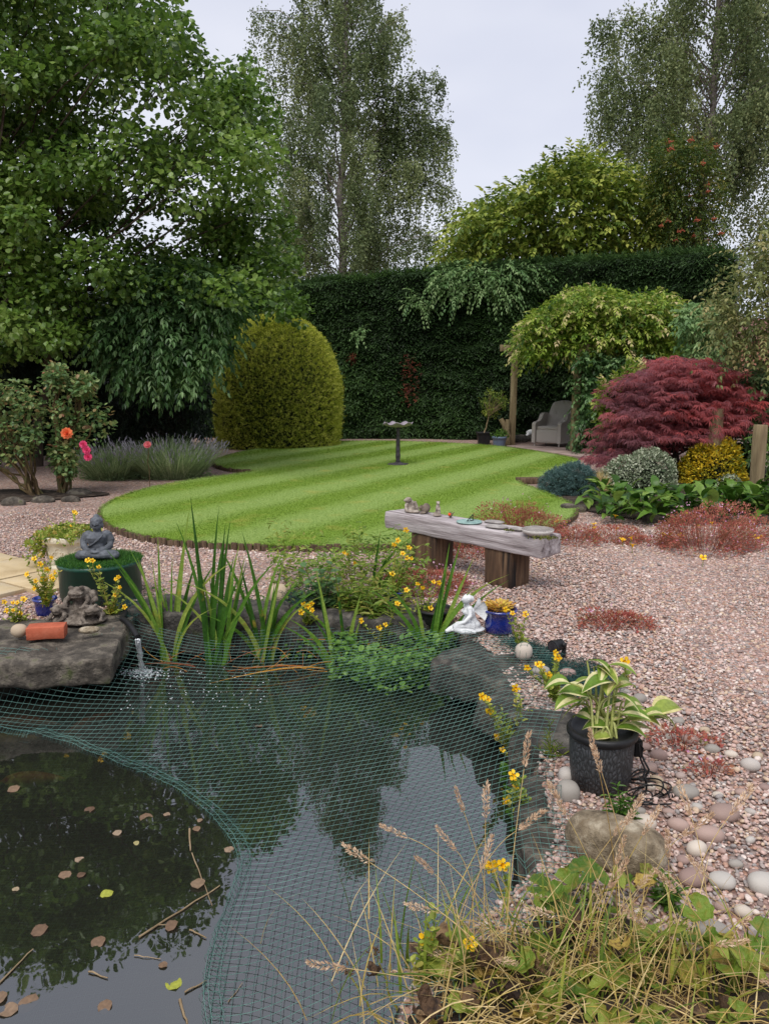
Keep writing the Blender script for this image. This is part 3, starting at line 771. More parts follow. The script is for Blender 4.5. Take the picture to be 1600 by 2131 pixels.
for i in range(na_):
    for j in range(4):
        w = LA / na_
        c = A0 + dA * (i + .5) * w + nA * (j + .5) * .72
        b = MB(); rbox(b, (0, 0, 0), (w - .02, .70, .05), .012, (4, 4, 2), .003, 8, seed=i + 5 * j)
        piece('slab', b.mesh('slab', M['slabfar']), patio, (c[0], c[1], .03 + U(-.003, .003)), (0, 0, math.atan2(dA[1], dA[0])))
bk = len(BANK)
struct(MB().add(np.vstack([np.c_[BANK, np.full(bk, .014)], [[*BANK.mean(0), .03]]]), [(i, (i + 1) % bk, bk) for i in range(bk)]).build('bank_soil', M['soil']))
# soil under the roses
sb = G(60, 1036)
th = np.linspace(0, 2 * math.pi, 40)[:-1]
rr = 1 + .12 * np.sin(3 * th + 1) + .08 * np.sin(5 * th)
sv = np.c_[sb[0] - .3 + 1.15 * rr * np.cos(th), sb[1] + .1 + .62 * rr * np.sin(th), np.full(39, .022)]
struct(MB().add(np.vstack([sv, [[sb[0] - .3, sb[1] + .1, .07]]]), [(i, (i + 1) % 39, 39) for i in range(39)]).build('soil_bed', M['soil']))

bed = chaikin([G(a_, b_)[:2] for a_, b_ in [(1165, 1040), (1200, 1062), (1300, 1082), (1420, 1088), (1560, 1092), (1720, 1096)]] + [np.array([9.5, 13.]), np.array([5., 14.]), G(1215, 985)[:2], G(1170, 1015)[:2]], 2)
nb_ = len(bed)
struct(MB().add(np.vstack([np.c_[bed, np.full(nb_, .02)], [[*bed.mean(0), .06]]]), [(i, (i + 1) % nb_, nb_) for i in range(nb_)]).build('border_soil', M['soil']))

# ================================================================== HEDGES AND TREES
def conifer_face(mb, P, Nn, per_scale, L, W, drop, tint, spread=.7):
    n = len(P)
    al = unit(np.cross(Nn, np.array([0, 0, 1.])) + 1e-6)
    D = unit(Nn * U(.3, .8, n)[:, None] + al * R.normal(0, spread, n)[:, None] + np.array([0, 0, 1.]) * (drop + R.normal(0, .25, n))[:, None])
    s = U(.6, 1.25, n)
    leafset(mb, P, D, np.array([0, 0, 1.]) + Nn * .4 + rnd(n) * .3, L * s, W * s, 'spray', tint)

def hedge(name, label, path, heights, depth, dens, L, mat, core, px_only=True, ends=True):
    base = np.r_[path[0], 0]
    t = thing(name, label, 'hedge', base)
    p = resample(chaikin(np.array(path, float), 2, False), .25)
    d = np.r_[0, np.cumsum(np.linalg.norm(np.diff(p, axis=0), axis=1))]
    tn = unit(np.gradient(p, axis=0)); nr = np.stack([tn[:, 1], -tn[:, 0]], 1)
    if nr[len(nr) // 2, 1] > 0: nr = -nr
    hh = np.interp(d, np.linspace(0, d[-1], len(heights)), heights)
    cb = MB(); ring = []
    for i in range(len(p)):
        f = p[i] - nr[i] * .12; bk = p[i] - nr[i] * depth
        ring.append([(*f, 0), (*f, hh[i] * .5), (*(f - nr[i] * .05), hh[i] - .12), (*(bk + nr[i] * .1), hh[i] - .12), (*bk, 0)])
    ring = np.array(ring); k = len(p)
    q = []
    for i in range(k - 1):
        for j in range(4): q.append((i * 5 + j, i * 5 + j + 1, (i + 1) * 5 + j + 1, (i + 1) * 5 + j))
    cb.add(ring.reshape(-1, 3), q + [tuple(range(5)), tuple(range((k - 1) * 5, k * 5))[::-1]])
    cb.build('shade_core', core, t)
    mb = MB()
    def put(s, z, off, nrm2, drop, tn_):
        pos = np.stack([np.interp(s, d, p[:, 0]), np.interp(s, d, p[:, 1])], 1)
        nn = np.stack([np.interp(s, d, nr[:, 0]), np.interp(s, d, nr[:, 1])], 1)
        P = np.c_[pos + nn * off[:, None], z]
        Nn = np.c_[nn, np.zeros(len(s))] if nrm2 is None else np.broadcast_to(np.array(nrm2), (len(s), 3)) + np.c_[nn * .3, np.zeros(len(s))]
        conifer_face(mb, P, unit(Nn), 1, L, L * .75, drop, tn_)
    n = int(d[-1] * np.mean(heights) * dens)
    s = U(0, d[-1], n); h = np.interp(s, d, hh); z = h * U(0, 1, n) ** .9
    P3 = np.c_[s, z, s * 0]
    bump = .15 * noise(P3 * np.array([1.0, 3.2, 1]), 1.1) + .05 * noise(P3 * np.array([1, 2.5, 1]), 4)
    put(s, z, bump - .03 + U(-.06, .03, n), None, -.35, np.clip(.4 + .25 * noise(P3, .9, 3) + U(-.3, .3, n), 0, 1))
    n = int(d[-1] * depth * dens * .9)
    s = U(0, d[-1], n); w = U(0, 1, n); h = np.interp(s, d, hh)
    P3 = np.c_[s, w * 2, s * 0]
    put(s, h + .06 * noise(P3, 2) + U(-.1, .04, n), -w * depth, (0, 0, 1), .25, np.clip(.6 + .2 * noise(P3, .9, 3) + U(-.3, .3, n), 0, 1))
    if ends:
        n = int(depth * heights[-1] * dens)
        w = U(0, 1, n); z = heights[-1] * U(0, 1, n)
        P = np.c_[p[-1] - nr[-1] * (w * depth)[:, None], z]; P[:, :2] += tn[-1] * (.06 * noise(np.c_[w, z, z], 2))[:, None]
        conifer_face(mb, P, np.broadcast_to(np.r_[tn[-1], 0], (n, 3)), 1, L, L * .75, -.3, U(.2, .9, n))
    mb.build('foliage', mat, t, smooth=False, kind='stuff')
    return t
hx_r = Q(1492, 600, 18.6)[0]
hedge('conifer_hedge', 'tall dark green clipped conifer hedge standing behind the lawn', [(-6, 21.8), (-1.5, 21.4), (3.5, 20.9), (6.4, 19.9), (hx_r - .1, 18.5)], [4.05, 4.1, 4.3, 4.55, 4.6, 4.55], 1.5, 850, .17, M['hedge'], M['core'])
hedge('evergreen_screen', 'dark shaded evergreen screen behind the rose bushes and lavender', [(-12.5, 15.2), (-9, 15.8), (-6.4, 16.6), (-4.2, 17.6)], [3.3, 3.5, 3.4, 3.2], 1.2, 480, .15, M['screen'], M['core'])  # evergreens added as dark backing for the shade under the tree
# brown dead patches in the hedge
def patch(px, py, r, n, mat, name, label, cat, Y, L=.11):
    c = Q(px, py, Y)
    t = thing(name, label, cat, c)
    mb = MB(); u = rnd(n)
    P = c + u * np.array([r, .05, r * 1.1]) * .55
    conifer_face(mb, P, np.broadcast_to(np.array([0, -1., .0]), (n, 3)), 1, L, L * .6, -.25, U(0, 1, n))
    mb.build('foliage', mat, t, smooth=False, kind='stuff'); return t
M['brown'] = leaf('brown_dead_spray', [S(70, 34, 26), S(110, 52, 38), S(142, 66, 48)], .7, .15)
patch(850, 762, .26, 120, M['brown'], 'dead_foliage', 'larger rust brown patch of dead foliage in the conifer hedge', 'dead foliage', 21.1)
patch(852, 815, .22, 60, M['brown'], 'dead_foliage', 'faint brown patch below the largest dead patch in the hedge', 'dead foliage', 21.1)
patch(733, 745, .13, 60, M['brown'], 'dead_foliage', 'small rust brown patch in the hedge next to the golden dome', 'dead foliage', 21.3)

# golden dome
dc = G(566, 938); dc[1] += 1.3; 
t = thing('dome_conifer', 'large golden green conifer clipped into a dome beside the lawn', 'conifer', dc)
DR, DH = 1.50, 3.1
def dome_r(z): u = np.clip(z / DH, 0, 1); return DR * np.where(u < .36, .96 + .04 * np.sin(u / .36 * 1.57), np.sqrt(np.maximum(1 - ((u - .36) / .64) ** 2.1, 0)))
zz = np.linspace(0, DH, 26)
cb = MB(); lathe(cb, np.c_[np.maximum(dome_r(zz) - .12, .01), zz - .05 * (zz > 2)], 40, dc); cb.build('shade_core', M['core'], t)
n = 60000
z = DH * (1 - U(0, 1, n) ** 1.25); a = U(0, 2 * math.pi, n)
z = np.where(U(0, 1, n) < .12, DH * (1 - .12 * U(0, 1, n) ** 2), z)
r = dome_r(z)
rad_n = np.stack([np.cos(a), np.sin(a), np.clip((z / DH - .3) * 1.2, 0, 2) ** 2], 1)
P3 = np.stack([np.cos(a) * 1.4, np.sin(a) * 1.4, z], 1)
P = np.c_[np.cos(a) * r, np.sin(a) * r, z] + unit(rad_n) * (.03 * noise(P3, 2.2) + .03 * noise(P3, 9) + U(-.05, .03, n) + .09 * (U(0, 1, n) > .992))[:, None] + dc
mb = MB()
D = unit(unit(rad_n) * .8 + np.array([0, 0, .35]) + rnd(n) * .6)
s = U(.6, 1.25, n)
leafset(mb, P, D, unit(rad_n) + rnd(n) * .8, .078 * s, .05 * s, 'spray', np.clip(.45 + .18 * noise(P3, 1.3) + U(-.5, .5, n), 0, 1))
mb.build('foliage', M['goldcon'], t, smooth=False, kind='stuff')

# alder filling the left
ALD = [(-380, -190), (40, -190), (160, -100), (280, -50), (305, 0), (350, 80), (405, 190), (500, 180), (520, 230), (545, 300), (580, 420), (580, 560), (610, 640), (520, 615), (420, 600), (300, 640), (150, 720), (0, 760), (-380, 800)]
C = clumps(ALD, 13.2, 1.9, 350)
sp_ = np.array([Q(a, b, 13.6 + U(-.6, .6)) for a, b in [(505, 150), (520, 175), (350, -20), (365, 30), (395, 90), (430, 150), (480, 190), (600, 640), (622, 655), (590, 620), (570, 290), (598, 470), (612, 560), (330, -80), (250, -120), (120, -130), (560, 640), (520, 140), (375, 60), (410, 120)]])
base = Q(-60, 700, 14.2); base[2] = 0
t = thing('alder_tree', 'big broad leaved green tree filling the left side above the roses', 'tree', base)
mb = MB(); limbs(mb, base, base + np.array([.2, -1.2, 6.4]), C[C[:, 2] > 3.6], .17, 4, flo=.42); limbs(mb, base + np.array([.9, .3, 0]), base + np.array([2.6, -1.2, 6.5]), sp_[sp_[:, 2] > 4.6], .1, 1, flo=.45)
mb.build('trunk', M['bark'], t)
mb = MB()
foliage(mb, C, U(.3, .72, len(C)), 160, .094, .086, 'hex', up=.8, droop=.12, flat=.6, tc=.6)
foliage(mb, C, U(.3, .8, len(C)), 110, .088, .08, 'quad', up=.7, droop=.15, flat=.7, tc=.35)
foliage(mb, sp_, U(.16, .3, len(sp_)), 55, .09, .08, 'hex', up=.8, droop=0, flat=1.0)
mb.build('crown', M['alder'], t, smooth=False, kind='stuff')

# laurel-like shrub with drooping leaf sprays
def sprayshrub(name, label, cat, poly, Y0, dY, n, length, pairs, L, W, mat, base_px=None, out=.9, down=.35, kind='long', trunk=.05, droop=.45, tintf=None, fill=14, fr=.55):
    C = clumps(poly, Y0, dY, n)
    base = C.mean(0).copy(); base[2] = 0
    t = thing(name, label, cat, base)
    cen = C.mean(0)
    A = unit(unit(C - cen) * out + np.array([0, -.35, .15 - down]) + rnd(n) * .45)
    mb = MB(); sprays(mb, C, A, U(.7, 1.2, n) * length, pairs, L, W, kind, None if tintf is None else tintf(C), droop=droop)
    if fill: foliage(mb, C, length * fr, fill, L * .95, W * 1.1, kind, up=.9, droop=.3, flat=.7, tc=.4)
    mb.build('foliage', mat, t, smooth=False, kind='stuff')
    if trunk:
        mb = MB(); limbs(mb, base, np.array([base[0], base[1], C[:, 2].max() * .9]), C[::max(1, n // 45)], trunk, 1, .006); mb.build('stems', M['bark'], t)
    return t
sprayshrub('laurel_shrub', 'large dark shrub with drooping pointed leaves between roses and golden dome', 'shrub', [(210, 680), (290, 570), (440, 560), (490, 620), (478, 690), (450, 740), (400, 780), (320, 790), (230, 760)], 13.1, .8, 820, .46, 6, .135, .052, M['laurel'], fill=12, trunk=0)
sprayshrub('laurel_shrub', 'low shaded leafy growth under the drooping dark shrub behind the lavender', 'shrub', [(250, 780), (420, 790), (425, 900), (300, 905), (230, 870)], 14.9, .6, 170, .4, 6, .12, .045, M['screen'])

def birch(name, label, px, Y, Ht, zb, rmax, n_limb, n_str, n_leaf, L, extra=(), fork=False):
    base = Q(px, 900, Y); base[2] = 0
    t = thing(name, label, 'tree', base)
    mbt = MB()
    tr = bent(base, base + np.array([.5, 0, Ht]), 0, 12, .07)
    tube(mbt, tr, np.linspace(.2, .02, 12), 8)
    tips = []
    for i in range(n_limb):
        f = (i + U(0, 1)) / n_limb
        z = zb + 1.2 + (Ht - zb - 1.2) * f ** 1.2
        env = rmax * np.clip(1.12 - .95 * ((z - zb) / (Ht - zb)) ** 1.6, .1, 1) * (.72 + .28 * (z - zb > 1.5))
        a = i * 2.4 + U(-.6, .6); r = env * U(.35, 1.05)
        s = np.array([np.interp(max(z - r * U(.3, .7), 1) / Ht * 11, np.arange(12), tr[:, k]) for k in range(3)])
        e = np.array([s[0] + r * math.cos(a), s[1] + r * math.sin(a), z + U(.1, .7)])
        tips.append((s, e))
    for (epx, epy) in extra:
        e = Q(epx, epy, Y + U(-.8, .8)); s = np.array([np.interp(max(e[2] - 2.2, 1) / Ht * 11, np.arange(12), tr[:, k]) for k in range(3)])
        tips.append((s, e))
    mb = MB(); SP = []; SL = []; ST = []
    for s, e in tips:
        pth = bent(s, e, .22 * np.linalg.norm((e - s)[:2]), 8, .06)
        tube(mbt, pth, np.linspace(.028, .006, 8), 4, cap=False)
        ln = np.linalg.norm(e - s)
        k = max(6, int(n_str * ln / (rmax * .6)))
        tt = U(.3, 1, k) ** .7
        SP.append(np.stack([np.interp(tt * 7, np.arange(8), pth[:, q]) for q in range(3)], 1) + rnd(k) * .1)
        SL.append(U(.35, 2.1, k) * np.clip((e[2] - zb + 2.2) / 3.4, .6, 1.15)); ST.append(np.full(k, U(0, 1)))
    SP, SL, ST = np.vstack(SP), np.concatenate(SL), np.concatenate(ST)
    idx = np.repeat(np.arange(len(SP)), n_leaf)
    n = len(idx); v = U(0, 1, n)
    sway = rnd(len(SP)) * .14
    P = SP[idx] + sway[idx] * v[:, None] * 1.8 + rnd(n) * .05
    P[:, 2] -= v * SL[idx]
    D = unit(rnd(n) * .6 + np.array([0, 0, -.75]))
    sc = U(.7, 1.2, n)
    leafset(mb, P, D, rnd(n), L * sc, L * .72 * sc, 'quad', np.clip(ST[idx] * .5 + U(0, .5, n), 0, 1))
    mbt.build('trunk', M['birchbark'], t)
    mb.build('crown', M['birch'], t, smooth=False, kind='stuff')
    return t
birch('birch_tree', 'weeping birch rising behind the middle of the hedge', 705, 27, 16.6, 4.2, 3.75, 104, 29, 33, .086, [(520, 25), (545, 40), (575, 70), (905, 150), (925, 165), (890, 190), (930, 270), (935, 250), (940, 300), (945, 390), (900, 230), (850, 20), (620, 110), (560, 150)])
birch('birch_tree', 'weeping birch rising behind the yellow green tree and rowan', 1415, 25, 17.5, 7.2, 3.5, 94, 28, 30, .086, [(1240, 40), (1260, 70), (1225, 150), (1220, 200), (1235, 165), (1250, 230), (1590, 300), (1560, 310), (1575, 320), (1590, 60), (1600, 120), (1600, 200), (1250, 260), (1285, 20), (1590, 180)])

sprayshrub('young_tree', 'spreading yellow green tree rising above the right half of the hedge', 'tree', [(930, 500), (960, 445), (1040, 405), (1110, 378), (1165, 330), (1230, 318), (1262, 355), (1330, 365), (1400, 405), (1425, 445), (1440, 520), (1400, 545), (1000, 560), (915, 560)], 23.2, 1.8, 900, .75, 6, .19, .095, M['iron_tree'], trunk=.08, down=.1, droop=.3, fill=18, fr=.5, kind='quad')
sprayshrub('rowan_tree', 'rowan tree with orange berry bunches above the hedge corner', 'tree', [(1345, 310), (1400, 285), (1475, 305), (1500, 400), (1510, 470), (1480, 540), (1400, 545), (1370, 450)], 21.4, .9, 520, .45, 6, .1, .04, M['rowan'], trunk=.05, down=.15, fill=22, fr=.8, kind='quad')
rt = [o for o in COL.objects if o.name.startswith('rowan_tree')][0]
bmesh_b = MB()
for k in range(26): ell(bmesh_b, rnd(1)[0] * np.array([.04, .04, .025]), [.017] * 3, None, 1)
bme = bmesh_b.mesh('berry_cluster', M['berry'])
for a, b in [(1392, 295), (1437, 292), (1395, 310), (1490, 305), (1462, 340), (1470, 385), (1473, 398), (1436, 408), (1390, 460), (1450, 458), (1420, 480), (1412, 482), (1445, 490), (1405, 500), (1485, 455), (1500, 485), (1375, 470), (1483, 518), (1470, 500)]:
    q = Q(a, b, 20.4 + U(-.3, .3)); piece('berry_cluster', bme, rt, q - np.array(rt.location), (0, 0, U(0, 6)), [U(.6, 1.0)] * 3)['kind'] = 'stuff'
sprayshrub('arching_shrub', 'tall olive brown shrub with loose arching twigs at the right edge', 'shrub', [(1740, 380), (1600, 470), (1545, 530), (1495, 600), (1480, 640), (1500, 735), (1600, 775), (1740, 800)], 12.2, 1.0, 420, .55, 7, .085, .038, M['olive'], trunk=.03, down=.0, droop=.5)
sprayshrub('twiggy_birch', 'thin brownish foliage of a distant tree at the right edge', 'tree', [(1700, 380), (1590, 410), (1545, 450), (1530, 520), (1570, 590), (1700, 600)], 26, 1.4, 230, .7, 5, .1, .06, M['olive'], trunk=.09, droop=1.0)
sprayshrub('evergreen_shrub', 'glossy pale green leafy shrub at the hedge end beside wisteria', 'shrub', [(1425, 650), (1470, 640), (1490, 700), (1475, 760), (1440, 760)], 15.4, .5, 120, .4, 6, .13, .05, M['climber'], trunk=.04)
sprayshrub('evergreen_shrub', 'dark green broad leaved shrub behind the red maple near the post', 'shrub', [(1540, 770), (1700, 740), (1700, 940), (1560, 930), (1575, 850)], 12.6, .6, 210, .4, 6, .12, .05, M['laurel'], trunk=.04)
sprayshrub('climbing_honeysuckle', 'pale leafy climber trailing over the top of the hedge', 'climber', [(905, 575), (960, 552), (1050, 548), (1130, 555), (1140, 590), (1080, 600), (1070, 640), (1000, 610), (960, 625), (900, 600)], 20.75, .1, 120, .45, 7, .12, .045, M['climber'], trunk=0, down=.5, droop=.6)
sprayshrub('climbing_honeysuckle', 'small pale sprig of climber hanging on the hedge face above the dead patches', 'climber', [(838, 600), (875, 610), (900, 645), (880, 650), (840, 620)], 21.05, .05, 16, .4, 6, .11, .04, M['climber'], trunk=0, down=.5)
sprayshrub('climbing_honeysuckle', 'lone pale sprig growing out of the dark hedge beside the golden dome', 'climber', [(738, 690), (758, 680), (752, 715), (738, 715)], 21.2, .04, 7, .3, 4, .1, .045, M['climber'], trunk=0, down=.1)

# pergola with wisteria
pg = G(1064, 925)
pg_t = thing('pergola', 'weathered timber pergola with one clear post under the wisteria', 'pergola', pg)
pd = unit(np.array([dA[0], dA[1], 0])); pn = np.array([nA[0], nA[1], 0])
def stick(name, a, b, w, h, parent, mat, seed=0, n=14):
    a, b = np.asarray(a, float), np.asarray(b, float); d = b - a; L = np.linalg.norm(d)
    x = d / L; y = unit(np.cross(np.array([0, 0, 1.]) if abs(x[2]) < .9 else np.array([0, 1., 0]), x)); z = np.cross(x, y)
    m_ = MB(); rbox(m_, (a + b) / 2, (L, w, h), .008, (n, 3, 3), .003, 5, np.stack([x, y, z], 1), seed=seed)
    return m_.build(name, mat, parent)
for k, q in enumerate((pg, pg + pn * 2.6, pg + pd * 2.6, pg + pd * 2.6 + pn * 2.6)):
    stick('post', q + [0, 0, -.02], q + [0.02, 0, 2.2], .15, .15, pg_t, M['post'], k)
for k, q in enumerate((pg, pg + pn * 2.6)):
    stick('beam', q - pd * .3 + [0, 0, 2.27], q + pd * 3 + [0, 0, 2.27], .07, .15, pg_t, M['post'], k + 5)
for k in range(5):
    q = pg + pd * (.05 + k * .62)
    stick('rafter', q - pn * .42 + [0, 0, 2.36], q + pn * 3.0 + [0, 0, 2.36], .06, .16, pg_t, M['post'], k + 9)
WIS = [(1078, 712), (1090, 685), (1125, 650), (1180, 612), (1240, 603), (1300, 622), (1340, 615), (1410, 622), (1420, 680), (1435, 735), (1380, 765), (1320, 735), (1200, 725), (1140, 735), (1090, 742)]
wz = sprayshrub('wisteria', 'dense yellow green wisteria covering the pergola roof', 'climber', WIS, 18.0, 1.5, 1300, .42, 6, .125, .055, M['wisteria'], trunk=0, down=.05, droop=.5, fill=18, kind='quad')
wb = Q(1245, 900, 17.6); wb[2] = 0
mb = MB()
for k in range(5):
    e = Q(1200 + 50 * k, 700, 17.8 + U(-.6, .6)); tube(mb, bent(wb + rnd(1)[0] * [.12, .12, 0], e, .1, 8, .07), np.linspace(.06, .02, 8), 6)
mb.build('stems', M['bark'], wz)
sprayshrub('shade_shrub', 'dark leafy growth hanging below the wisteria beside the wicker chair', 'shrub', [(1200, 745), (1370, 745), (1370, 850), (1290, 930), (1230, 965), (1190, 930), (1205, 850)], 16.8, .5, 380, .36, 6, .1, .045, M['laurel'], trunk=.04)

# ================================================================== RIGHT-HAND BED
# red maple: flat pads of finely cut drooping leaves
MAP = [(1245, 955), (1250, 905), (1285, 860), (1262, 835), (1300, 795), (1360, 765), (1385, 748), (1445, 745), (1525, 782), (1565, 825), (1575, 868), (1520, 900), (1430, 915), (1350, 935), (1290, 965)]
pads = clumps(MAP, 12.5, .85, 380)
mc = pads.mean(0); mbase = np.array([mc[0] + .1, 12.6, 0])
t = thing('japanese_maple', 'dome of finely cut dark red maple leaves in the border', 'tree', mbase)
mb = MB(); limbs(mb, mbase, mbase + np.array([.1, 0, 1.3]), pads, .07, 5, .008); mb.build('trunk', M['bark'], t)
mb = MB()
per_ = 18; idx = np.repeat(np.arange(len(pads)), per_); n = len(idx)
u = rnd(n) * np.array([.15, .15, .028])
P = pads[idx] + u
outw = unit((pads[idx] - mc) * np.array([1, 1, .3]) + np.array([0, -.7, 0]))
D = unit(outw * .6 + unit(u * np.array([1, 1, 0])) * .5 + np.array([0, 0, -.35]) + rnd(n) * .2)
tt = np.clip(.38 + (pads[idx][:, 0] - mc[0]) * .28 + U(-.25, .25, len(pads))[idx] + U(-.2, .2, n), 0, 1)
s = U(.75, 1.2, n)
leafset(mb, P, D, np.array([0, 0, 1.]) + rnd(n) * .25, .118 * s, .118 * s, 'palm', tt)
mb.build('crown', M['maple'], t, smooth=False, kind='stuff')

def mound(name, label, cat, px, py, rx, ry, h, n, L, W, kind, mat, z=0., core=None, up=.8, group=None, lump=.18, droop=-.2, extra=None, dy=0.):
    """A low cushion-shaped plant."""
    c = G(px, py, z); c[1] += ry + dy
    t = thing(name, label, cat, c, group=group)
    u = unit(rnd(n)); u[:, 2] = np.abs(u[:, 2])
    rd = (1 + lump * noise(u, 1.6, int(px) % 7) + .08 * noise(u, 5, 2)) * (U(.55, 1, n) ** .35)
    P = c + u * np.array([rx, ry, h]) * rd[:, None]
    D = unit(u * .8 + rnd(n) * .5 + np.array([0, 0, -droop * .5]))
    N = np.array([0, 0, up]) + u * .5 + rnd(n) * .4
    s = U(.7, 1.25, n)
    tn_ = np.clip(.5 + .25 * noise(u, 2.2, 4) + U(-.35, .35, n), 0, 1)
    mb = MB(); leafset(mb, P, D, N, L * s, W * s, kind, tn_)
    mb.build('foliage', mat, t, smooth=False, kind='stuff')
    if core is not None:
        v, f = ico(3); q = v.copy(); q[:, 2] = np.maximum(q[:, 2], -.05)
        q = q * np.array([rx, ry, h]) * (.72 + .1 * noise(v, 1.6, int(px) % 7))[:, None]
        MB().add(q + c, f).build('mound_shade_core', core, t)
    return t
mound('blue_juniper', 'low spreading blue grey juniper at the corner of the lawn', 'shrub', 1198, 1036, .40, .42, .42, 5200, .055, .04, 'spray', M['juniper'], core=M['core'])
mound('silver_euonymus', 'rounded silver white variegated shrub below the red maple', 'shrub', 1352, 1028, .56, .45, .60, 7200, .036, .026, 'quad', M['silver'], core=M['core'])
mound('golden_euonymus', 'bright yellow variegated shrub leaning against the taller weathered post', 'shrub', 1500, 1018, .50, .42, .72, 4600, .055, .034, 'quad', M['gold'], core=M['core'])
mound('golden_euonymus', 'small yellow variegated shrub tucked behind the red maple by the patio', 'shrub', 1252, 948, .26, .3, .42, 1500, .06, .038, 'quad', M['gold'], core=M['core'], dy=.6)
mound('variegated_sprigs', 'pale variegated sprigs growing at the foot of the yellow shrub', 'shrub', 1525, 1022, .2, .16, .24, 600, .034, .026, 'quad', M['silver'])
sprayshrub('laurel_bush', 'pale yellow green laurel bush showing left of the red maple', 'shrub', [(1242, 850), (1262, 800), (1300, 778), (1345, 778), (1320, 820), (1270, 870), (1250, 880)], 12.9, .3, 110, .22, 5, .1, .045, M['wisteria'], trunk=.03, down=-.5, droop=-.1)
sprayshrub('fern', 'green fern fronds beside the taller weathered post', 'fern', [(1585, 920), (1640, 900), (1660, 1010), (1590, 1000)], 10.2, .3, 60, .4, 10, .06, .018, M['broad'], trunk=0, down=-.2, droop=.5, fill=6)
mound('shade_shrub', 'dark green low shrub behind the yellow shrub and post', 'shrub', 1590, 1010, .5, .4, .75, 1500, .07, .035, 'quad', M['laurel'], core=M['core'], dy=.7)
mound('rough_grass', 'small wispy tuft of grass between juniper and leafy ground cover', 'grass', 1250, 1030, .16, .14, .26, 420, .15, .006, 'tri', M['straw'], droop=-2.)

# leaf shapes shared by many plants
def arch_leaf(mb, L, W, curl=.35, fold=.25, rise=.4, nx=7, ny=4, wavy=0., tint=.5, cream=None, base=(0, 0, 0), rot=None, roundl=False, mats=(0, 1)):
    """A broad leaf lying along +X from its base, rising and then curling down."""
    t = np.linspace(0, 1, nx + 1); s = np.linspace(-1, 1, ny + 1)
    w = (np.sin(math.pi * np.clip(t, 0, 1) ** .8) ** .75) if not roundl else np.sqrt(np.maximum(1 - (2 * t - 1) ** 2, 0)) ** .8
    w = w * W / 2; w[0] = W * .03; w[-1] = W * .01
    x = L * (t - .18 * curl * t ** 2); z = L * (rise * t - (rise + curl) * t ** 2)
    X = x[:, None] + 0 * s
    Y = w[:, None] * s
    Z = z[:, None] + fold * np.abs(Y) * (1 - .3 * t[:, None]) + wavy * W * np.sin(7 * t[:, None] + 3 * s) * np.abs(s)
    V = np.stack([X, Y, Z], -1).reshape(-1, 3)
    i = np.arange(nx)[:, None] * (ny + 1) + np.arange(ny)[None]
    q = np.stack([i, i + ny + 1, i + ny + 2, i + 1], -1)
    if rot is not None: V = V @ np.asarray(rot).T
    V = V + np.asarray(base)
    if cream is None: mb.add(V, q.reshape(-1, 4), tint, mats[0])
    else:
        mk = np.zeros((nx, ny), bool); mk[:, cream] = True
        mb.add(V, q[~mk], tint, mats[0]); mb.add(V, q[mk], tint, mats[1])
    return mb
gl_mesh = []
for q in range(8):
    b = MB(); arch_leaf(b, .2, .085, U(.2, .6), U(.2, .4), U(.3, .7), 5, 2, .02, tint=q / 7); gl_mesh.append(b.mesh('leaf', M['broad']))
def leafbed(label, poly, n, zlo, zhi, name='broad_leaf_plant', sc=(.8, 1.25)):
    pts = np.array([G(a, b, .05) for a, b in poly_px(poly, n)])
    c = pts.mean(0); c[2] = 0
    t = thing(name, label, 'ground cover', c)
    for p_ in pts:
        s = U(*sc); up = U(-1.1, -.15)
        piece('leaf', gl_mesh[R.randint(8)], t, (p_[0] - c[0], p_[1] - c[1], U(zlo, zhi)), (U(-.3, .3), up, U(0, 6.28)), (s, s, s))
    return t
leafbed('bright green pointed leaves carpeting the bed edge below the silver shrub', [(1215, 1055), (1250, 1030), (1330, 1050), (1440, 1040), (1450, 1075), (1360, 1092), (1260, 1080)], 230, .02, .26, sc=(.9, 1.35))
leafbed('glossy broad leaves in front of the yellow shrub and taller post', [(1440, 1045), (1510, 1045), (1600, 1050), (1640, 1080), (1560, 1085), (1460, 1085)], 170, .04, .3, sc=(1.0, 1.5))

def post(px, py, Y, top, w, label):
    q = Q(px, py, Y); q[2] = 0
    z = Q(px, top, Y)[2]
    m_ = MB(); rbox(m_, q + [0, 0, z / 2 - .02], (w, w, z + .04), .01, (3, 3, 10), .005, 5, rotz(.5), seed=int(px) % 9)
    return tag(m_.build('timber_post', M['post'], loc=q), label, 'post')
post(1573, 1000, 9.7, 884, .125, 'taller weathered square post beside the yellow shrub')
post(1485, 950, 11.7, 850, .14, 'short grey post half hidden in the red maple')

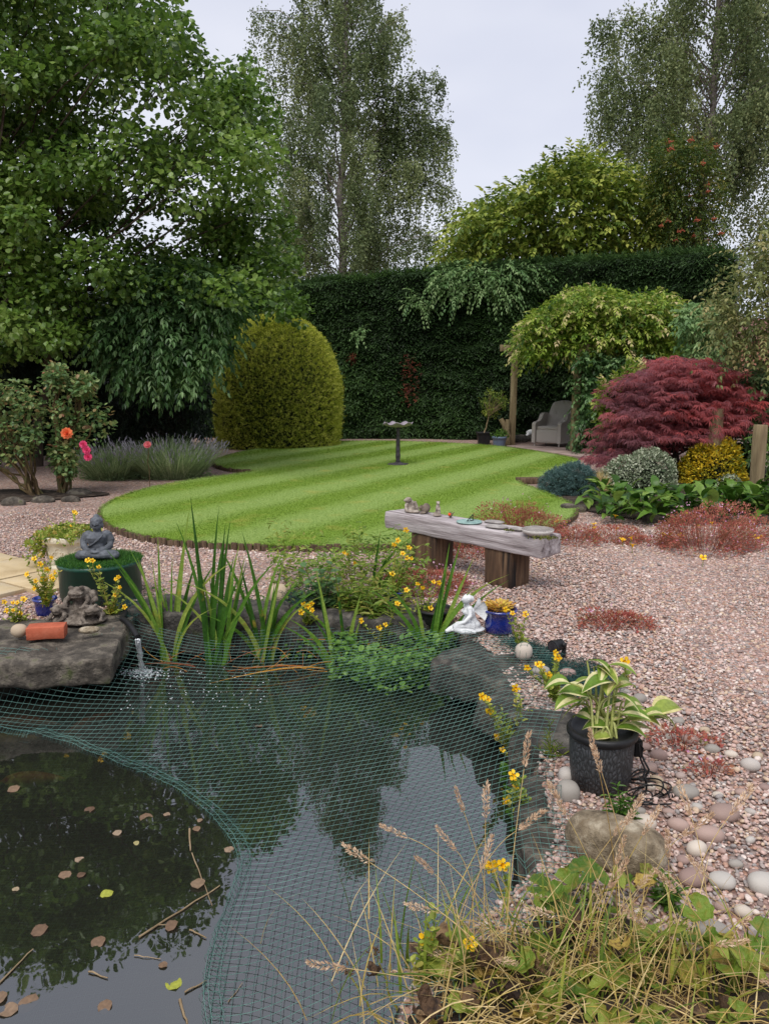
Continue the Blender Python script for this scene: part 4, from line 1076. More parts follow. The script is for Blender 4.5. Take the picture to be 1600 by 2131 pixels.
# stones
ROCKS = []
def rock(name, label, cat, pos, size, rz=0, mat=None, seed=0, lump=.16, flat=0., k=3, group=None, tilt=(0, 0), sink=.25, net=False, z=0.):
    v, f = stone_v(size, seed, k, lump, flat)
    Rm = rotz(rz) @ rotx(tilt[0]) @ roty(tilt[1])
    v = v @ Rm.T
    pos = np.array([pos[0], pos[1], pos[2] if len(pos) > 2 else z], float)
    pos[2] += -v[:, 2].min() - sink * size[2]
    o = MB().add(v, f).build(name, mat or M['rock'], loc=pos, local=True)
    o.location = pos
    if net: ROCKS.append((v + pos, f))
    return tag(o, label, cat, group)
def block(name, label, cat, pos, size, rz, mat, rough=.03, r=.05, seed=0, tilt=(0, 0), net=True, n=(14, 10, 6), freq=4):
    m_ = MB(); Rm = rotz(rz) @ rotx(tilt[0]) @ roty(tilt[1])
    rbox(m_, (0, 0, 0), size, r * .55, (20, 14, 9), rough * .8, freq * 1.3, Rm, seed=seed)
    v = m_.v[0]; v += np.stack([np.abs(noise(v, 11, k + seed)) - .4 for k in range(3)], 1) * rough * .5 + np.stack([noise(v, 34, k + seed) for k in range(3)], 1) * rough * .16
    if net: ROCKS.append((m_.v[0] + np.asarray(pos), m_.f[0]))
    o = m_.build(name, mat, local=True); o.location = pos
    return tag(o, label, cat)
# pond surround
LB = G(95, 1352, .02)
block('rock_slab', 'wide flat rock ledge overhanging the water under the frogs', 'rock', LB + [-.28, .12, -.055], (1.38, .8, .17), rad(10), M['rock'], .03, .06, 3)
block('rock_slab', 'low wet rock under the ledge at the water line', 'rock', G(60, 1420, WZ) + [-.2, .38, .03], (1.15, .6, .2), rad(12), M['rock'], .04, .06, 5)
block('rock_slab', 'dark rock behind the iris beside the black hose', 'rock', G(350, 1285, 0) + [.06, .05, -.06], (.62, .36, .3), rad(-4), M['rockdark'], .03, .06, 7)
block('rock_slab', 'dark rock at the back edge of the pond behind the middle iris', 'rock', G(500, 1283, 0) + [.02, .05, -.08], (.62, .36, .28), rad(3), M['rockdark'], .03, .06, 8)
block('rock_slab', 'dark flat rock under the leafy sapling at the back edge', 'rock', G(655, 1280, 0) + [0, .05, -.09], (.6, .4, .26), rad(-3), M['rockdark'], .03, .06, 9)
block('rock_slab', 'dark rock at the back of the pond under the willow leaved plants', 'rock', G(800, 1285, 0) + [0, .05, -.1], (.66, .4, .26), rad(2), M['rockdark'], .03, .06, 10)
block('rock_slab', 'brown flat rock under the net below the white fairy', 'rock', G(1035, 1385, 0) + [.0, .08, -.1], (.6, .5, .2), rad(-38), M['rockdark'], .035, .06, 11)
block('rock_slab', 'brown rock under the net at the curve of the right bank', 'rock', G(1105, 1465, 0) + [.02, .06, -.11], (.46, .4, .2), rad(-50), M['rockdark'], .035, .06, 12)
block('rock_slab', 'grey rock ledge left of the hosta pot', 'rock', G(1150, 1535, 0) + [.0, .04, -.10], (.32, .4, .26), rad(-20), M['rockdark'], .025, .06, 13)
block('rock_slab', 'mossy wet rock below the hosta pot at the water', 'rock', G(1158, 1660, -.05) + [-.02, .02, -.10], (.24, .36, .24), rad(-12), M['rockdark'], .03, .06, 14)
block('rock_slab', 'grey netted rock slab left of the big boulder', 'rock', G(1195, 1800, -.02) + [-.03, 0, -.11], (.26, .5, .24), rad(-4), M['rock'], .02, .05, 15)
block('rock_slab', 'flat grey stone among the dry grasses below the big boulder', 'rock', G(1220, 1925, -.02) + [0, 0, -.09], (.34, .3, .2), rad(20), M['rock'], .02, .05, 16)
block('rock_slab', 'grey stone under the grass at the near pond bank', 'rock', G(1060, 2060, -.05) + [0, -.02, -.09], (.44, .3, .22), rad(35), M['rock'], .02, .05, 17)
rock('rock', 'grey rounded rock behind the right iris group at the gravel edge', 'rock', G(582, 1250), (.17, .14, .15), .4, M['cobble'], 3, net=True)
rock('rock', 'grey lump of rock hidden behind the middle iris leaves', 'rock', G(375, 1248), (.2, .14, .12), .2, M['cobble'], 5, net=True)
rock('boulder', 'large smooth oval boulder lying below the hosta pot', 'boulder', G(1282, 1800) + [0, .02, 0], (.34, .18, .17), rad(-33), M['boulder'], 6, .07, .22, 4, sink=.12)
rock('rock', 'round pinkish cobble at the foot of the hosta pot on the left', 'stone', G(1181, 1660), (.088, .085, .09), 0, M['cobble'], 8, .07, .15)
rock('rock', 'pale cobble squeezed above the pinkish one left of the hosta pot', 'stone', G(1180, 1622), (.075, .07, .07), 0, M['cobble'], 9, .07, .1)
rock('rock', 'round tan stone resting on the net beside the blue pot', 'stone', G(1089, 1370, .04), (.1, .09, .1), 0, M['cobble'], 12, .06, .1, net=True, sink=.1, z=.04)
rock('rock', 'pale grey stone caught in the dark bunched net near the lamp', 'stone', G(1180, 1408, .03), (.1, .08, .06), .2, M['cobble'], 14, .08, net=True)
rock('rock', 'white stone beside the dark bunched net', 'stone', G(1240, 1412, .02), (.09, .07, .055), .2, M['cobble'], 15, .08, net=True)
rock('rock', 'white pebble stone at the net edge left of the lamp', 'stone', G(1125, 1400, .05), (.1, .06, .05), .1, M['cobble'], 18, .08, net=True)
rock('rock', 'oval brown and pale pebble in front of the frogs', 'pebble', G(186, 1318, .07), (.125, .07, .045), .15, M['boulder'], 21, .05, sink=.02, z=.07)
rock('rock', 'round brown stone left of the brick', 'stone', G(42, 1325, .06), (.1, .09, .085), 0, M['cobble'], 24, .06, sink=.05, z=.06)
# cobbles strewn over the gravel: pixel, size in metres
COB = [(1425, 1650, .1), (1435, 1540, .075), (1395, 1535, .06), (1480, 1560, .07), (1520, 1570, .06), (1560, 1595, .08), (1410, 1500, .06), (1370, 1575, .07), (1350, 1600, .075), (1365, 1625, .06), (1465, 1520, .05), (1505, 1695, .11), (1475, 1740, .1), (1410, 1720, .08), (1340, 1715, .085), (1448, 1770, .075), (1440, 1830, .1), (1500, 1835, .085), (1492, 1655, .045), (1588, 1845, .1), (1480, 1940, .095), (1500, 1985, .1), (1350, 1640, .05), (1455, 1590, .05), (1415, 1615, .045), (1340, 1555, .06), (1505, 1600, .05), (1560, 1690, .045), (1530, 1800, .05), (1560, 1750, .04), (1420, 1790, .05), (1545, 1900, .055), (1575, 1940, .05), (1400, 1850, .05), (1380, 1770, .055), (1300, 1440, .06), (1330, 1455, .07), (1290, 1470, .055), (1350, 1490, .07), (1340, 1525, .06), (1260, 1428, .05), (1310, 1490, .05), (1385, 1470, .05), (1215, 1425, .05), (1205, 1110, .16), (1232, 1108, .1), (1575, 1575, .05), (1590, 1640, .05), (1390, 1690, .05), (1450, 1680, .045), (1540, 1650, .05), (1330, 1690, .05), (1500, 1890, .05), (1460, 1880, .06), (1570, 1820, .045), (1375, 1640, .05)]
for i, (a, b, s) in enumerate(COB):
    far = b < 1200
    zone = 0 if far else 1 if b < 1500 else 2 if b < 1660 else 3 if b < 1800 else 4
    lb_, gp_ = [('rounded grey stone half buried in gravel behind the bench end', 'stones behind the bench'), ('loose cobble on the gravel between the hosta and the bunched net', 'cobbles behind the hosta'), ('smooth cobble lying among gravel and red herbs right of the hosta pot', 'cobbles beside the hosta pot'), ('smooth cobble on the gravel right of the large oval boulder', 'cobbles beside the boulder'), ('smooth cobble on the gravel above the dry grasses', 'cobbles by the dry grasses')][zone]
    rock('cobble', lb_, 'stone', G(a, b + s * 60), (s, s * U(.65, .9), s * U(.5, .7)), U(-.6, .6), M['cobble'], i + 30, .07, U(0, .12), 3 if s > .06 else 2, gp_, sink=.2)
for i, (a, b, s, lb) in enumerate([(165, 1032, .34, 'grey green rock at the foot of the second rose bush'), (148, 1044, .26, 'pale flat rock edging the rose bed'), (92, 1046, .3, 'low flat grey stone along the front of the rose bed'), (105, 1030, .2, 'dark rock between the two rose stems'), (30, 1052, .3, 'low buried stone at the near end of the rose bed')]):
    rock('rock', lb, 'rock', G(a, b), (s, s * .6, s * .5), .1, M['rock'], i + 90, .14, sink=.35)
for i, (a, b, s, lb) in enumerate([(1390, 1090, .5, 'long flat edging stone below the broad leaves'), (1480, 1092, .5, 'flat weathered edging stone between broad leaves and red herbs'), (1570, 1094, .55, 'mossy edging log below the glossy broad leaves'), (1195, 1068, .3, 'brown edging stone at the tip of the lawn beside juniper')]):
    m_ = MB(); q = G(a, b) + [0, .1, .04]
    rbox(m_, (0, 0, 0), (s, .16, .12), .03, (8, 4, 3), .012, 7, rotz(U(-.1, .1)), seed=i); o = m_.build('edging_stone', M['rock'], local=True); o.location = q; tag(o, lb, 'stone')
m_ = MB(); rbox(m_, (0, 0, 0), (.36, .16, .1), .02, (8, 4, 3), .008, 7, rotz(.05)); o = m_.build('edging_block', M['stake'], local=True); o.location = G(1099, 1008) + [0, .06, .05]; tag(o, 'short dark edging block in the right hand notch of the lawn', 'block')

# ================================================================== STATUES
def sculpt(name, fn, voxel, mat, parent=None, loc=None, rz=0, scale=1., rough=0., it=3, tilt=(0, 0)):
    m_ = MB(); fn(m_)
    me = m_.mesh('tmp', mat); o = bpy.data.objects.new('tmp', me); COL.objects.link(o)
    md = o.modifiers.new('r', 'REMESH'); md.mode = 'VOXEL'; md.voxel_size = voxel
    if it: sm = o.modifiers.new('s', 'SMOOTH'); sm.iterations = it; sm.factor = .5
    dg = bpy.context.evaluated_depsgraph_get()
    ev = o.evaluated_get(dg).to_mesh()
    v = np.empty(len(ev.vertices) * 3); ev.vertices.foreach_get('co', v); v = v.reshape(-1, 3)
    fs = [tuple(p_.vertices) for p_ in ev.polygons]
    o.evaluated_get(dg).to_mesh_clear(); bpy.data.objects.remove(o); bpy.data.meshes.remove(me)
    if rough: v = v + np.stack([noise(v, 60, k) for k in range(3)], 1) * rough + np.stack([noise(v, 170, k + 3) for k in range(3)], 1) * rough * .5
    v = v * scale @ (rotz(rz) @ rotx(tilt[0]) @ roty(tilt[1])).T
    o = MB().add(v, fs).build(name, mat, parent, local=True)
    if loc is not None: o.location = [float(c) for c in loc]
    return o
def buddha(m_):
    ell(m_, (0, .01, .035), (.12, .075, .036), k=3)
    for s in (-1, 1):
        ell(m_, (s * .105, -.028, .034), (.05, .05, .034), k=3)
        tube(m_, [(s * .125, -.03, .04), (s * .06, -.075, .045), (-s * .035, -.082, .042)], [.033, .03, .022], 10)
        ell(m_, (s * .062, .008, .176), (.036, .034, .032), k=3)
        tube(m_, [(s * .072, .01, .18), (s * .094, .004, .135), (s * .092, -.02, .098), (s * .05, -.062, .075), (s * .01, -.08, .072)], [.032, .03, .025, .02, .015], 10)
        ell(m_, (s * .041, .006, .246), (.007, .012, .026), k=2)
        ell(m_, (s * .016, -.04, .258), (.011, .006, .005), k=2)
        ell(m_, (s * .017, -.040, .267), (.014, .006, .0035), k=2)
    tube(m_, [(0, .01, .04), (0, .01, .10), (0, .008, .16), (0, .012, .195)], [.074, .062, .076, .045], 16)
    ell(m_, (0, -.035, .1), (.05, .035, .035), k=3)
    ell(m_, (0, -.088, .068), (.036, .02, .012), k=3)
    tube(m_, [(.055, -.05, .19), (.02, -.068, .15), (-.03, -.075, .115), (-.06, -.055, .1)], .007, 6)
    tube(m_, [(0, .01, .19), (0, .008, .225)], [.03, .027], 12)
    ell(m_, (0, .002, .252), (.038, .042, .047), k=3)
    ell(m_, (0, -.013, .234), (.029, .03, .027), k=3)
    ell(m_, (0, .007, .274), (.043, .046, .032), k=3)
    ell(m_, (0, .008, .308), (.021, .021, .02), k=3)
    tube(m_, [(0, -.041, .266), (0, -.049, .25), (0, -.046, .246)], [.005, .008, .006], 8)
    ell(m_, (0, -.042, .233), (.012, .006, .004), k=2)
    for k in range(90):                                     # hair curls
        a = U(0, 6.28); h = U(0, 1); r_ = math.sqrt(max(1 - h * h, 0))
        if math.sin(a) < -.2 and h < .25: continue
        ell(m_, (.043 * r_ * math.cos(a), .007 + .046 * r_ * math.sin(a), .276 + .032 * h), (.0045,) * 3, k=1)
TB = G(213, 1242)
t = thing('green_tub', 'round dark green plastic tub with artificial turf on its lid', 'tub', TB)
TH, TR = .285, .29
mb = MB(); lathe(mb, [(.0, .0), (TR * .97, 0), (TR * .97, .03), (TR, .035), (TR, TH - .03), (TR + .008, TH - .028), (TR + .008, TH), (TR - .01, TH + .003), (0, TH + .003)], 48, TB)
tub_b = mb.build('tub_body', M['tub'], t)
n = 9000; a = U(0, 6.28, n); r = (TR + .012) * np.sqrt(U(0, 1, n))
mb = MB(); P = np.c_[TB[0] + r * np.cos(a), TB[1] + r * np.sin(a), np.full(n, TB[2] + TH + .002)]
leafset(mb, P, unit(np.array([0, 0, .7]) + rnd(n) * .45 + np.c_[np.cos(a), np.sin(a), 0 * a] * (r / TR)[:, None] ** 6 * .7), rnd(n), U(.018, .032, n), .004, 'tri', U(0, 1, n))
M['turf'] = leaf('artificial_turf', [S(38, 78, 22), S(56, 104, 34), S(86, 130, 52)], .5, .2)
mb.build('turf_lid', M['turf'], t, smooth=False, kind='stuff')
m_ = MB(); rbox(m_, TB + [.14, -TR * .88, .045], (.11, .02, .085), .01, (2, 2, 2), rot=rotz(.45)); m_.build('vent_opening', M['black'], tub_b)
bo = sculpt('buddha_statue', buddha, .0036, M['buddha'], None, TB + [0, -.02, TH + .012], rad(6), 1.02, .0005, 2)
tag(bo, 'dark grey seated Buddha statue meditating on the turf topped tub', 'statue')

def frogs(m_):
    def frog(c, rz, s):
        Rm = rotz(rz); P = lambda x, y, z: Rm @ np.array([x, y, z]) * s + np.array(c)
        E = lambda x, y, z, r: ell(m_, P(x, y, z), np.array(r) * s, Rm, 3)
        E(0, .02, .05, (.052, .066, .044)); E(0, -.035, .07, (.05, .045, .034)); E(0, -.062, .078, (.046, .034, .016)); E(0, -.058, .060, (.04, .03, .014))
        for q in (-1, 1):
            E(q * .03, -.045, .102, (.015, .015, .014))
            E(q * .055, .04, .035, (.026, .05, .032))
            tube(m_, [P(q * .055, .06, .03), P(q * .085, .01, .02), P(q * .06, -.03, .01)], np.array([.018, .015, .012]) * s, 8)
            tube(m_, [P(q * .042, -.02, .05), P(q * .062, -.05, .03), P(q * .05, -.085, .006)], np.array([.019, .014, .013]) * s, 8)
            for w in (-1, 0, 1): tube(m_, [P(q * .05, -.08, .006), P(q * .05 + w * .018, -.105, .004)], .006 * s, 6)
    ell(m_, (0, 0, .02), (.18, .12, .03), k=3)
    frog((-.085, -.03, .03), rad(-28), .95); frog((.09, -.03, .03), rad(34), .95); frog((.0, .03, .115), rad(4), 1.15)
    ell(m_, (.01, .05, .09), (.075, .07, .07), k=3)
FB = G(164, 1296, .05) + [0, .02, 0]
fo = sculpt('frog_statue', frogs, .005, M['frog'], None, FB, rad(-4), 1.0, .003, 2)
tag(fo, 'weathered grey statue of three frogs on the rock ledge', 'statue')
m_ = MB(); rbox(m_, (0, 0, 0), (.215, .1, .075), .004, (10, 5, 4), .0025, 22, rotz(rad(10)), seed=2)
o = m_.build('red_brick', M['brick'], local=True); o.location = G(92, 1331, .06) + [0, .05, .037]; tag(o, 'smooth red brick lying on the rock ledge in front of the frogs', 'brick')

def fairy(m_):
    tube(m_, [(.03, 0, .03), (.018, 0, .075), (.0, 0, .115), (-.006, 0, .142)], [.036, .026, .034, .022], 14)
    ell(m_, (.03, 0, .032), (.042, .042, .032), k=3)
    for s in (-1, 1):
        ell(m_, (-.004, s * .032, .138), (.017,) * 3, k=2)
        ell(m_, (-.026, s * .014, .116), (.013,) * 3, k=2)
    tube(m_, [(-.004, -.034, .138), (-.006, -.048, .1), (-.04, -.05, .068), (-.075, -.035, .052)], [.015, .013, .011, .009], 8)
    tube(m_, [(-.004, .034, .138), (.015, .05, .1), (.0, .055, .06), (-.02, .05, .03)], [.015, .013, .011, .009], 8)
    ell(m_, (-.08, -.032, .05), (.013, .009, .007), k=2)
    tube(m_, [(-.006, 0, .14), (-.012, -.002, .165)], [.014, .013], 8)
    ell(m_, (-.018, -.004, .184), (.024, .023, .027), k=3)
    ell(m_, (-.008, -.001, .19), (.027, .027, .027), k=3); ell(m_, (.016, 0, .186), (.016, .018, .02), k=2)
    tube(m_, [(-.04, -.004, .188), (-.046, -.005, .182)], [.004, .005], 6)
    tube(m_, [(.02, -.025, .03), (-.05, -.03, .045), (-.095, -.028, .03)], [.03, .026, .018], 10)
    tube(m_, [(-.095, -.028, .03), (-.05, -.05, .014), (.0, -.058, .012), (.025, -.062, .008)], [.018, .017, .012, .009], 10)
    tube(m_, [(.02, .02, .028), (-.055, .015, .03), (-.11, .0, .014), (-.135, -.01, .008)], [.03, .024, .016, .01], 10)
    ell(m_, (0.0, 0, .01), (.1, .062, .014), k=3)
YB = G(975, 1316, .03) + [0, .03, 0]
t = thing('fairy_statue', 'white kneeling winged fairy statue beside the blue pot', 'statue', YB)
sculpt('body', fairy, .0034, M['whitecast'], t, None, rad(12), 1.12, .0003, 2)
mb = MB()
for sd in (-1, 1):                                          # wings: ribbed fans with thickness
    nr_, na_2 = 5, 13
    aa = np.linspace(rad(-38), rad(50), na_2)
    for side, zoff in ((0, 0), (1, .004)):
        pass
    V = []
    for th_ in (0, .004):
        for k in range(nr_ + 1):
            r_ = .082 * k / nr_ * (1 + .0 * aa)
            V.append(np.stack([.028 + r_ * np.cos(aa) * .85, sd * (.012 + .35 * r_ * np.ones_like(aa)) + th_ + .0018 * np.sin(aa * 28) * (k / nr_), .118 + r_ * np.sin(aa)], 1))
    V = np.vstack(V); q = []
    for lay in range(2):
        for k in range(nr_):
            for j in range(na_2 - 1):
                o_ = lay * (nr_ + 1) * na_2 + k * na_2 + j; f_ = (o_, o_ + 1, o_ + na_2 + 1, o_ + na_2); q.append(f_ if lay else f_[::-1])
    e_ = nr_ * na_2; L_ = (nr_ + 1) * na_2
    for j in range(na_2 - 1): q.append((e_ + j, e_ + j + 1, L_ + e_ + j + 1, L_ + e_ + j))
    m_ = MB().add(V * 1.12 @ rotz(rad(12)).T, q); m_.build('wing', M['whitecast'], t, local=True)

# ================================================================== POTS AND ORNAMENTS
def pot_plain(name, label, pos, r0, r1, h, mat, fill_mat=None, rim=.012, cat='plant pot', seg=36, lip=.02, rings=()):
    t = thing(name, label, cat, pos)
    m_ = MB(); prof = [(0, 0), (r0, 0), (r0 + .004, .006), (r0 + (r1 - r0) * .5, h * .5), (r1, h - lip), (r1 + rim * .6, h - lip + .003), (r1 + rim, h - lip * .5), (r1 + rim * .5, h), (r1 - rim * .6, h - .004), (r1 - rim, h - lip * 1.2), (0, h - lip * 1.3)]
    lathe(m_, prof, seg, pos); pt_ = m_.build('pot', mat, t)
    m_ = MB(); lathe(m_, [(r1 - rim * .8, h - lip * 1.05), (0, h - lip * .8)], seg, pos); m_.build('compost', fill_mat or M['soil'], pt_)
    return t
BP = G(1038, 1312, .02)
t = pot_plain('blue_pot', 'glossy cobalt blue pot of yellowing leaves beside the fairy', BP, .088, .103, .15, M['blueglaze'])
n = 210; a = U(0, 6.28, n); r = .085 * np.sqrt(U(0, 1, n))
mb = MB(); leafset(mb, BP + np.c_[r * np.cos(a), r * np.sin(a), U(.135, .175, n)], unit(np.c_[np.cos(a), np.sin(a), U(.1, 1, n)]), np.array([0, 0, 1.]) + rnd(n) * .4, U(.022, .042, n), U(.016, .026, n), 'hex', U(.55, 1, n))
M['yellowing'] = leaf('yellowing_leaf', [S(120, 130, 40), S(176, 160, 60), S(206, 178, 76), S(200, 144, 80)], .5, .3)
mb.build('foliage', M['yellowing'], t, smooth=False, kind='stuff')
# second small blue pot behind the plants
for (a, b, lb) in ((818, 1262, 'small dark blue pot half hidden behind the willow leaved plants'), (96, 1278, 'small cobalt blue pot of yellow flowers beside the frogs')):
    pot_plain('blue_pot', lb, G(a, b, .0), .06, .072, .12, M['blueglaze'])
pot_plain('black_bowl', 'low black bowl hidden behind the iris near the fairy', G(905, 1292, 0), .1, .115, .09, M['black'])

# hosta pot, dark with crackled relief
HP = G(1266, 1668)
HP = HP + np.array([0, .13, 0])
m, n_, l_, p_ = new_mat('crackled_black_pot')
tcn = n_.new('ShaderNodeTexCoord'); mpn = n_.new('ShaderNodeMapping'); mpn.inputs['Scale'].default_value = (1, 1, .42); l_.new(tcn.outputs['Object'], mpn.inputs['Vector'])
nz = n_.new('ShaderNodeTexNoise'); nz.inputs['Scale'].default_value = 30; l_.new(mpn.outputs[0], nz.inputs['Vector'])
mxv = n_.new('ShaderNodeMix'); mxv.data_type = 'VECTOR'; mxv.inputs[0].default_value = .03; l_.new(mpn.outputs[0], mxv.inputs[4]); l_.new(nz.outputs['Color'], mxv.inputs[5])
vr = n_.new('ShaderNodeTexVoronoi'); vr.feature = 'DISTANCE_TO_EDGE'; vr.inputs['Scale'].default_value = 82; l_.new(mxv.outputs[1], vr.inputs['Vector'])
cr_ = ramp_node(n_, [(0, S(30, 31, 32)), (.22, S(62, 64, 66)), (.6, S(74, 76, 78))]); l_.new(vr.outputs['Distance'], cr_.inputs['Fac']); l_.new(cr_.outputs[0], p_.inputs['Base Color'])
bpn = n_.new('ShaderNodeBump'); bpn.inputs['Strength'].default_value = .9; bpn.inputs['Distance'].default_value = .008; l_.new(vr.outputs['Distance'], bpn.inputs['Height']); l_.new(bpn.outputs[0], p_.inputs['Normal'])
p_.inputs['Roughness'].default_value = .5
M['crackle'] = m
t = thing('hosta_pot', 'dark grey crackled pot holding a variegated hosta', 'plant pot', HP)
m_ = MB(); lathe(m_, [(0, 0), (.100, 0), (.112, .01), (.122, .1), (.126, .20), (.124, .212)], 56, HP); m_.build('pot_body', M['crackle'], t)
m_ = MB(); lathe(m_, [(.122, .208), (.130, .212), (.138, .222), (.138, .236), (.130, .246), (.119, .243), (.114, .225), (0, .218)], 56, HP); m_.build('pot_rim', M['black'], t)
HT = [(1170, 1452, .2), (1190, 1500, .17), (1145, 1445, .16), (1283, 1418, .2), (1240, 1412, .17), (1320, 1470, .2), (1420, 1495, .26), (1400, 1512, .22), (1350, 1535, .2), (1220, 1520, .16), (1290, 1500, .15), (1340, 1500, .17), (1260, 1470, .16), (1210, 1475, .18), (1310, 1545, .16), (1235, 1545, .13), (1300, 1440, .17), (1205, 1545, .14), (1360, 1520, .2), (1255, 1440, .2), (1180, 1475, .2), (1330, 1530, .18), (1275, 1535, .15), (1385, 1500, .2), (1225, 1440, .2), (1345, 1475, .2), (1160, 1480, .2), (1310, 1415, .18), (1265, 1405, .2), (1195, 1430, .2)]
hosta = thing('hosta_plant', 'cream and green variegated hosta growing in the crackled pot', 'plant', HP + [0, 0, .22])
for i, (a, b, L) in enumerate(HT):
    e = Q(a, b, HP[1] + U(-.09, .05)); b0 = HP + np.array([U(-.05, .05), U(-.05, .05), .215])
    d = e - b0; hz = np.array([d[0], d[1], 0]); hl = np.linalg.norm(hz)
    L = L * .66; W = L * U(.5, .66)
    st = e - unit(hz) * L * .75; st[2] = e[2] + .02 + U(-.01, .02)
    m_ = MB(); pth = np.array([b0 + (st - b0) * q + np.array([0, 0, .05 * math.sin(q * 3.14)]) for q in np.linspace(0, 1, 6)])
    tube(m_, pth, np.linspace(.006, .0035, 6), 5, U(0, 1), 2, cap=False)
    az = math.atan2(hz[1], hz[0]) + U(-.35, .35)
    ri = U(.35, .85)
    arch_leaf(m_, L, W, U(.1, .45), .3, ri, 8, 6, .02, U(0, 1), [2, 3] if i % 3 else [0, 5], st, rotz(az) @ rotx(U(-.35, .35)))
    m_.build('leaf', [M['hosta'], M['hostacream'], M['hostastalk']], hosta)
# cables coiled beside the pot
cb0 = HP + np.array([.13, -.02, .0])
t = thing('cable_bundle', 'tangle of thin black cables spilling beside the hosta pot', 'cable', cb0)
for k in range(9):
    m_ = MB(); th_ = np.linspace(0, U(2.5, 5.5), 26); r_ = U(.03, .09)
    c_ = cb0 + np.array([U(0, .06), U(-.14, .03), 0])
    pth = np.c_[c_[0] + r_ * np.cos(th_ + k) * (1 + .2 * th_ / 5), c_[1] + r_ * .9 * np.sin(th_ + k), .016 + .01 * np.sin(th_ * 2 + k) + .01 * (k % 4)]
    tube(m_, pth, .0032, 6, cap=True); m_.build('cable', M['cable'], t)
m_ = MB(); tube(m_, bent(cb0 + [.0, -.03, .2], cb0 + [.03, -.06, .02], 0, 8, .006), .004, 6); tube(m_, bent(cb0 + [.012, .0, .19], cb0 + [.05, -.03, .02], 0, 8, .008), .004, 6); m_.build('cable', M['cable'], t)
e = G(1400, 1665); m_ = MB(); tube(m_, np.vstack([bent(cb0 + [.05, -.1, .02], e, .02, 8, .01)]), .0035, 6); m_.build('cable', M['cable'], t)
m_ = MB(); rbox(m_, cb0 + [.012, .02, .16], (.035, .05, .07), .008, (2, 2, 2)); m_.build('plug_box', M['black'], t)
# garden spotlight
SP = G(1160, 1368)
t = thing('garden_spotlight', 'black garden spotlight lying on the gravel beside the pond net', 'lamp', SP)
ax_ = unit(np.array([-.75, -.5, -.08]))
c0 = SP + np.array([0, 0, .075]); m_ = MB()
tube(m_, [c0 - ax_ * .03, c0 - ax_ * .028, c0 + ax_ * .028, c0 + ax_ * .03, c0 + ax_ * .047], [.02, .031, .034, .039, .039], 24); lamp_h = m_.build('lamp_head', M['black'], t)
m_ = MB(); tube(m_, [c0 + ax_ * .0475, c0 + ax_ * .049], [.033, .032], 24); m_.build('lens', M['iron'], lamp_h)
m_ = MB(); tube(m_, [c0 - ax_ * .01 + [.03, 0, .01], c0 + [.035, .0, -.03], SP + [.03, 0, 0]], [.014, .012, .016], 10); ell(m_, c0 + [.03, -.012, 0.005], (.016, .014, .016)); m_.build('bracket', M['black'], t)
# hose and falling water
t = thing('hose', 'black corrugated hose feeding the little waterfall', 'hose', G(262, 1300, .05))
m_ = MB(); h0, h1 = G(255, 1288, .07), G(288, 1330, .02)
pth = resample(np.vstack([bent(h0 + [-.03, .15, .0], h0, 0, 4), bent(h0, h1 + [0, 0, .01], .02, 8)[1:]]), .006); tube(m_, pth, .017 + .0022 * (np.arange(len(pth)) % 2), 10); m_.build('hose_pipe', M['black'], t)
m, n_, l_, p_ = new_mat('falling_water'); p_.inputs['Base Color'].default_value = (.9, .93, .95, 1); p_.inputs['Roughness'].default_value = .12; p_.inputs['Transmission Weight'].default_value = .35; p_.inputs['IOR'].default_value = 1.33
M['splash'] = m
m, n_, l_, p_ = new_mat('foam'); p_.inputs['Base Color'].default_value = (.62, .66, .68, 1); p_.inputs['Roughness'].default_value = .25
M['foam'] = m
w0, w1 = h1 + [.004, -.01, .0], G(297, 1402, WZ)
t = thing('waterfall', 'thin stream of water falling from hose into pond', 'water jet', w1)
m_ = MB()
for k in range(6):
    pth = np.array([w0 + (w1 - w0) * q + np.array([0, 0, .05 * (1 - q) * q * 4 * .3]) for q in np.linspace(0, 1, 14)]) + rnd(14) * .003 + rnd(1) * .006
    tube(m_, pth, .005 + .005 * U(0, 1, 14), 6)
m_.build('stream', M['splash'], t)
m_ = MB()
for k in range(420):
    a_, r_ = U(0, 6.28), abs(R.normal(0, .085)); q = w1 + np.array([r_ * math.cos(a_) * 1.25, r_ * math.sin(a_) * .7, .002 + (.02 * U(0, 1) if r_ < .05 else 0)])
    s_ = U(.002, .007); ell(m_, q, (s_, s_, s_ * .6), None, 1)
for k in range(150):
    q = G(U(250, 560), U(1390, 1480), WZ); s_ = U(.002, .006); ell(m_, q + [0, 0, .001], (s_, s_, s_ * .35), None, 1)
m_.build('bubbles', M['foam'], t, kind='stuff')

# cast stone planter
PB = G(138, 1192)
PB = PB + np.array([-.02, .22, 0])
t = thing('stone_planter', 'cream cast stone octagonal planter with quatrefoil panels', 'planter', PB)
m_ = MB(); ph = .3
wob8 = lambda rr, zz, aa: (rr * math.cos(math.pi / 8) / np.cos(((aa + math.pi / 8) % (math.pi / 4)) - math.pi / 8), zz)
def oct_(m_, prof):
    prof = np.asarray(prof, float); V = []
    for r_, z_ in prof:
        for k in range(8): V.append((PB[0] + r_ * math.cos(k * math.pi / 4 + .2), PB[1] + r_ * math.sin(k * math.pi / 4 + .2), z_))
    q = [(i * 8 + j, i * 8 + (j + 1) % 8, (i + 1) * 8 + (j + 1) % 8, (i + 1) * 8 + j) for i in range(len(prof) - 1) for j in range(8)]
    m_.add(np.array(V), q)
oct_(m_, [(.0, 0), (.22, 0), (.225, .03), (.205, .05), (.225, .22), (.245, .245), (.262, .25), (.268, .265), (.268, .288), (.262, .295), (.235, .295), (.225, .27), (0, .27)])
